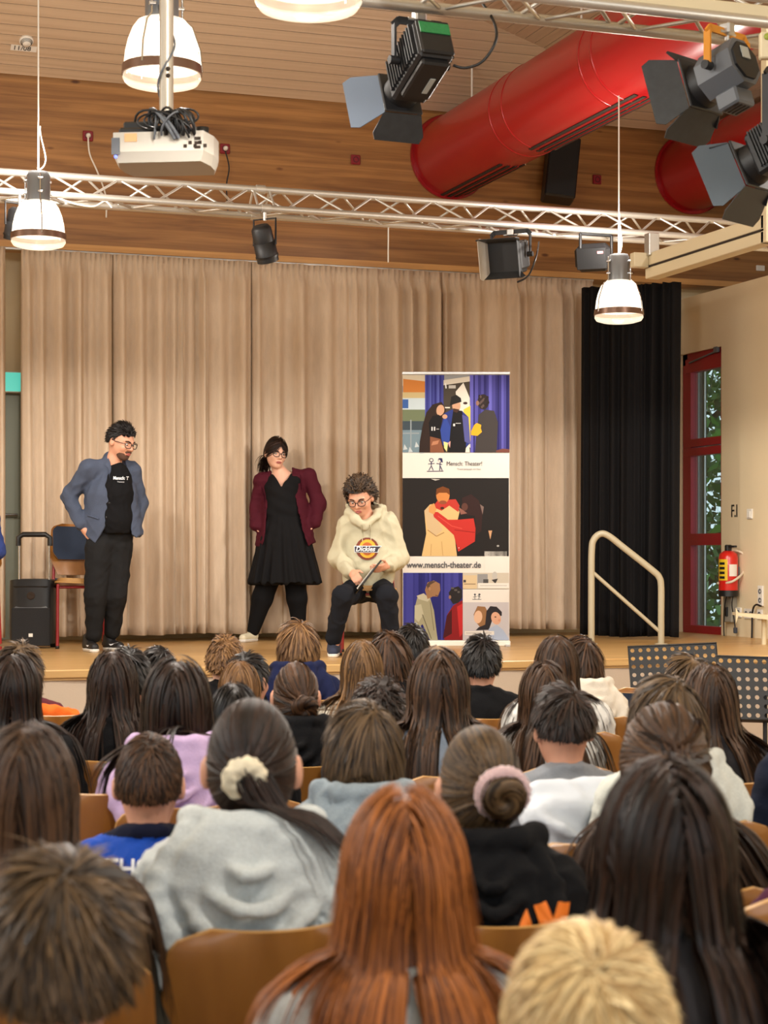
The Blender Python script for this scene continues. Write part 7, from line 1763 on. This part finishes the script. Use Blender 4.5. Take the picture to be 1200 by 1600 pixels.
def on_chest(name, pts, m, gap):
    n_ = len(pts); cx_, cy_ = sum(p[0] for p in pts)/n_, sum(p[1] for p in pts)/n_; ring = []
    for a, b in zip(pts, pts[1:]+pts[:1]):
        for k in range(3): ring.append((a[0]+(b[0]-a[0])*k/3, a[1]+(b[1]-a[1])*k/3))
    grid = [ring]+[[(cx_+(x-cx_)*f, cy_+(y-cy_)*f) for x, y in ring] for f in (0.66, 0.33)]; R_n = len(ring)
    vs = []
    for g_ in grid: vs += lay(co, [tuple(L(x, y)[[0, 2]]) for x, y in g_], gap, 90)
    vs += lay(co, [tuple(L(cx_, cy_)[[0, 2]])], gap, 90)
    fs = [(l*R_n+i, l*R_n+(i+1) % R_n, (l+1)*R_n+(i+1) % R_n, (l+1)*R_n+i) for l in range(2) for i in range(R_n)]+[(2*R_n+i, 2*R_n+(i+1) % R_n, 3*R_n) for i in range(R_n)]
    return MB().add(vs, fs, True).build(name, m, hd)
def oval(cx_, cy_, rx, ry, n=18): return [(cx_+rx*math.cos(2*PI*i/n), cy_+ry*math.sin(2*PI*i/n)) for i in range(n)]
on_chest('logo_oval', oval(574, 857.5, 18, 17.5), mat('logo_maroon', (112, 44, 24), 0.7), 0.004)
on_chest('logo_ring', oval(574.5, 857.5, 13.5, 14.5), mat('logo_yellow', (226, 160, 40), 0.7), 0.007)
on_chest('logo_core', oval(574, 857.5, 9, 10), mat('logo_orange', (168, 84, 30), 0.7), 0.010)
on_chest('logo_band_edge', [(553.5, 853), (597, 853), (592, 858), (591, 863.5), (554, 863.5)], M_wprint, 0.013)
on_chest('logo_band', [(554.5, 854), (595.5, 854), (591, 858.5), (590, 862.5), (555, 862.5)], mat('logo_navy', (40, 34, 48), 0.7), 0.016)
chest_text(C, co, 'Dickies', 556, 861.3, 0.046, M_wprint, 'logo_lettering', 0.98, 0.25, 0.0012, 0.019).parent = hd
face(C, hc, hR, HS, H_dbrown, M_blackp, (-0.1, -0.6))
hair_obj(C.t, hair_mat('hair_curly_brown', (34, 24, 18), (104, 80, 58)), hc, HS, hR, seed=63, style='whorl', N=1000, length=0.085, width=0.0055, M=14, stiff=0.95, spiky=0.55, curl=0.0075, wfreq=240, layer=0.022, low=-0.42, crown=(0, 0.97, 0.2), face_clear=False)
M_boot = mat('navy_suede', (44, 52, 74), 0.85, bump=0.3, bscale=150)
shoe(C, L(523, 1022, -0.26), L(523, 1022, -0.43), M_boot, M_sole, s=1.0, high=0.05); shoe(C, L(612, 1022, -0.30), L(614, 1022, -0.47), M_boot, M_sole, s=1.0, high=0.05)
tbm = thing('tablet', 'dark tablet with pale edge held in the seated man\'s hands', 'tablet', C.t.location, -YAW)
ctr = Vector((tb0+tb1)/2); ex_ = Vector(tb1-tb0); Lx = ex_.length; M3 = frame((0, 0, 0), ex_, Vector((0.8, -0.15, 0.5))).to_3x3()
MB().bbox(ctr, (Lx+0.03, 0.012, 0.15), 0.004, M3 @ rotM('X', math.radians(62)).to_3x3()).build('tablet_body', M_blackp, tbm)
MB().bbox(ctr+Vector((-0.008, -0.008, 0.004)), (Lx+0.03, 0.005, 0.012), 0.002, M3).build('tablet_edge', M_whitepl, tbm)
# chairs on the stage
q = P(575, 1000, C.d+0.02); q.z = STAGE; chair(q, PI-YAW, 'padded plywood chair with red legs under the seated man', 'padded stage chairs', pad=True)
q = P(128, 1008, 13.75); q.z = STAGE; chair(q, PI-YAW+math.radians(16), 'navy padded plywood chair with red legs behind the man in the blue jacket', 'padded stage chairs', pad=True, s=1.08)
# person at the left edge of the stage, only a blue sleeve shows
q = P(-53, 1000, 12.6); q.z = STAGE
t = thing('person', 'person in blue sitting at the left edge of the stage, only the sleeve shows', 'person', q, PI-YAW); t.scale = (1.12,)*3
shared('body', BODY, M_skin, t); shared('sweater', TOPS[('sweater', 1)], cloth('denim_blue', (44, 58, 110)), t); shared('trousers', LEGS, cloth('dark_denim', (40, 46, 62)), t); shared('shoes', SHOES, M_blackp, t); hair_obj(t, H_brown, HC, 1, None, **short(71, N=400))
chair(Vector(q), PI-YAW, 'plywood chair at the left edge of the stage', 'padded stage chairs', pad=True, s=1.0)
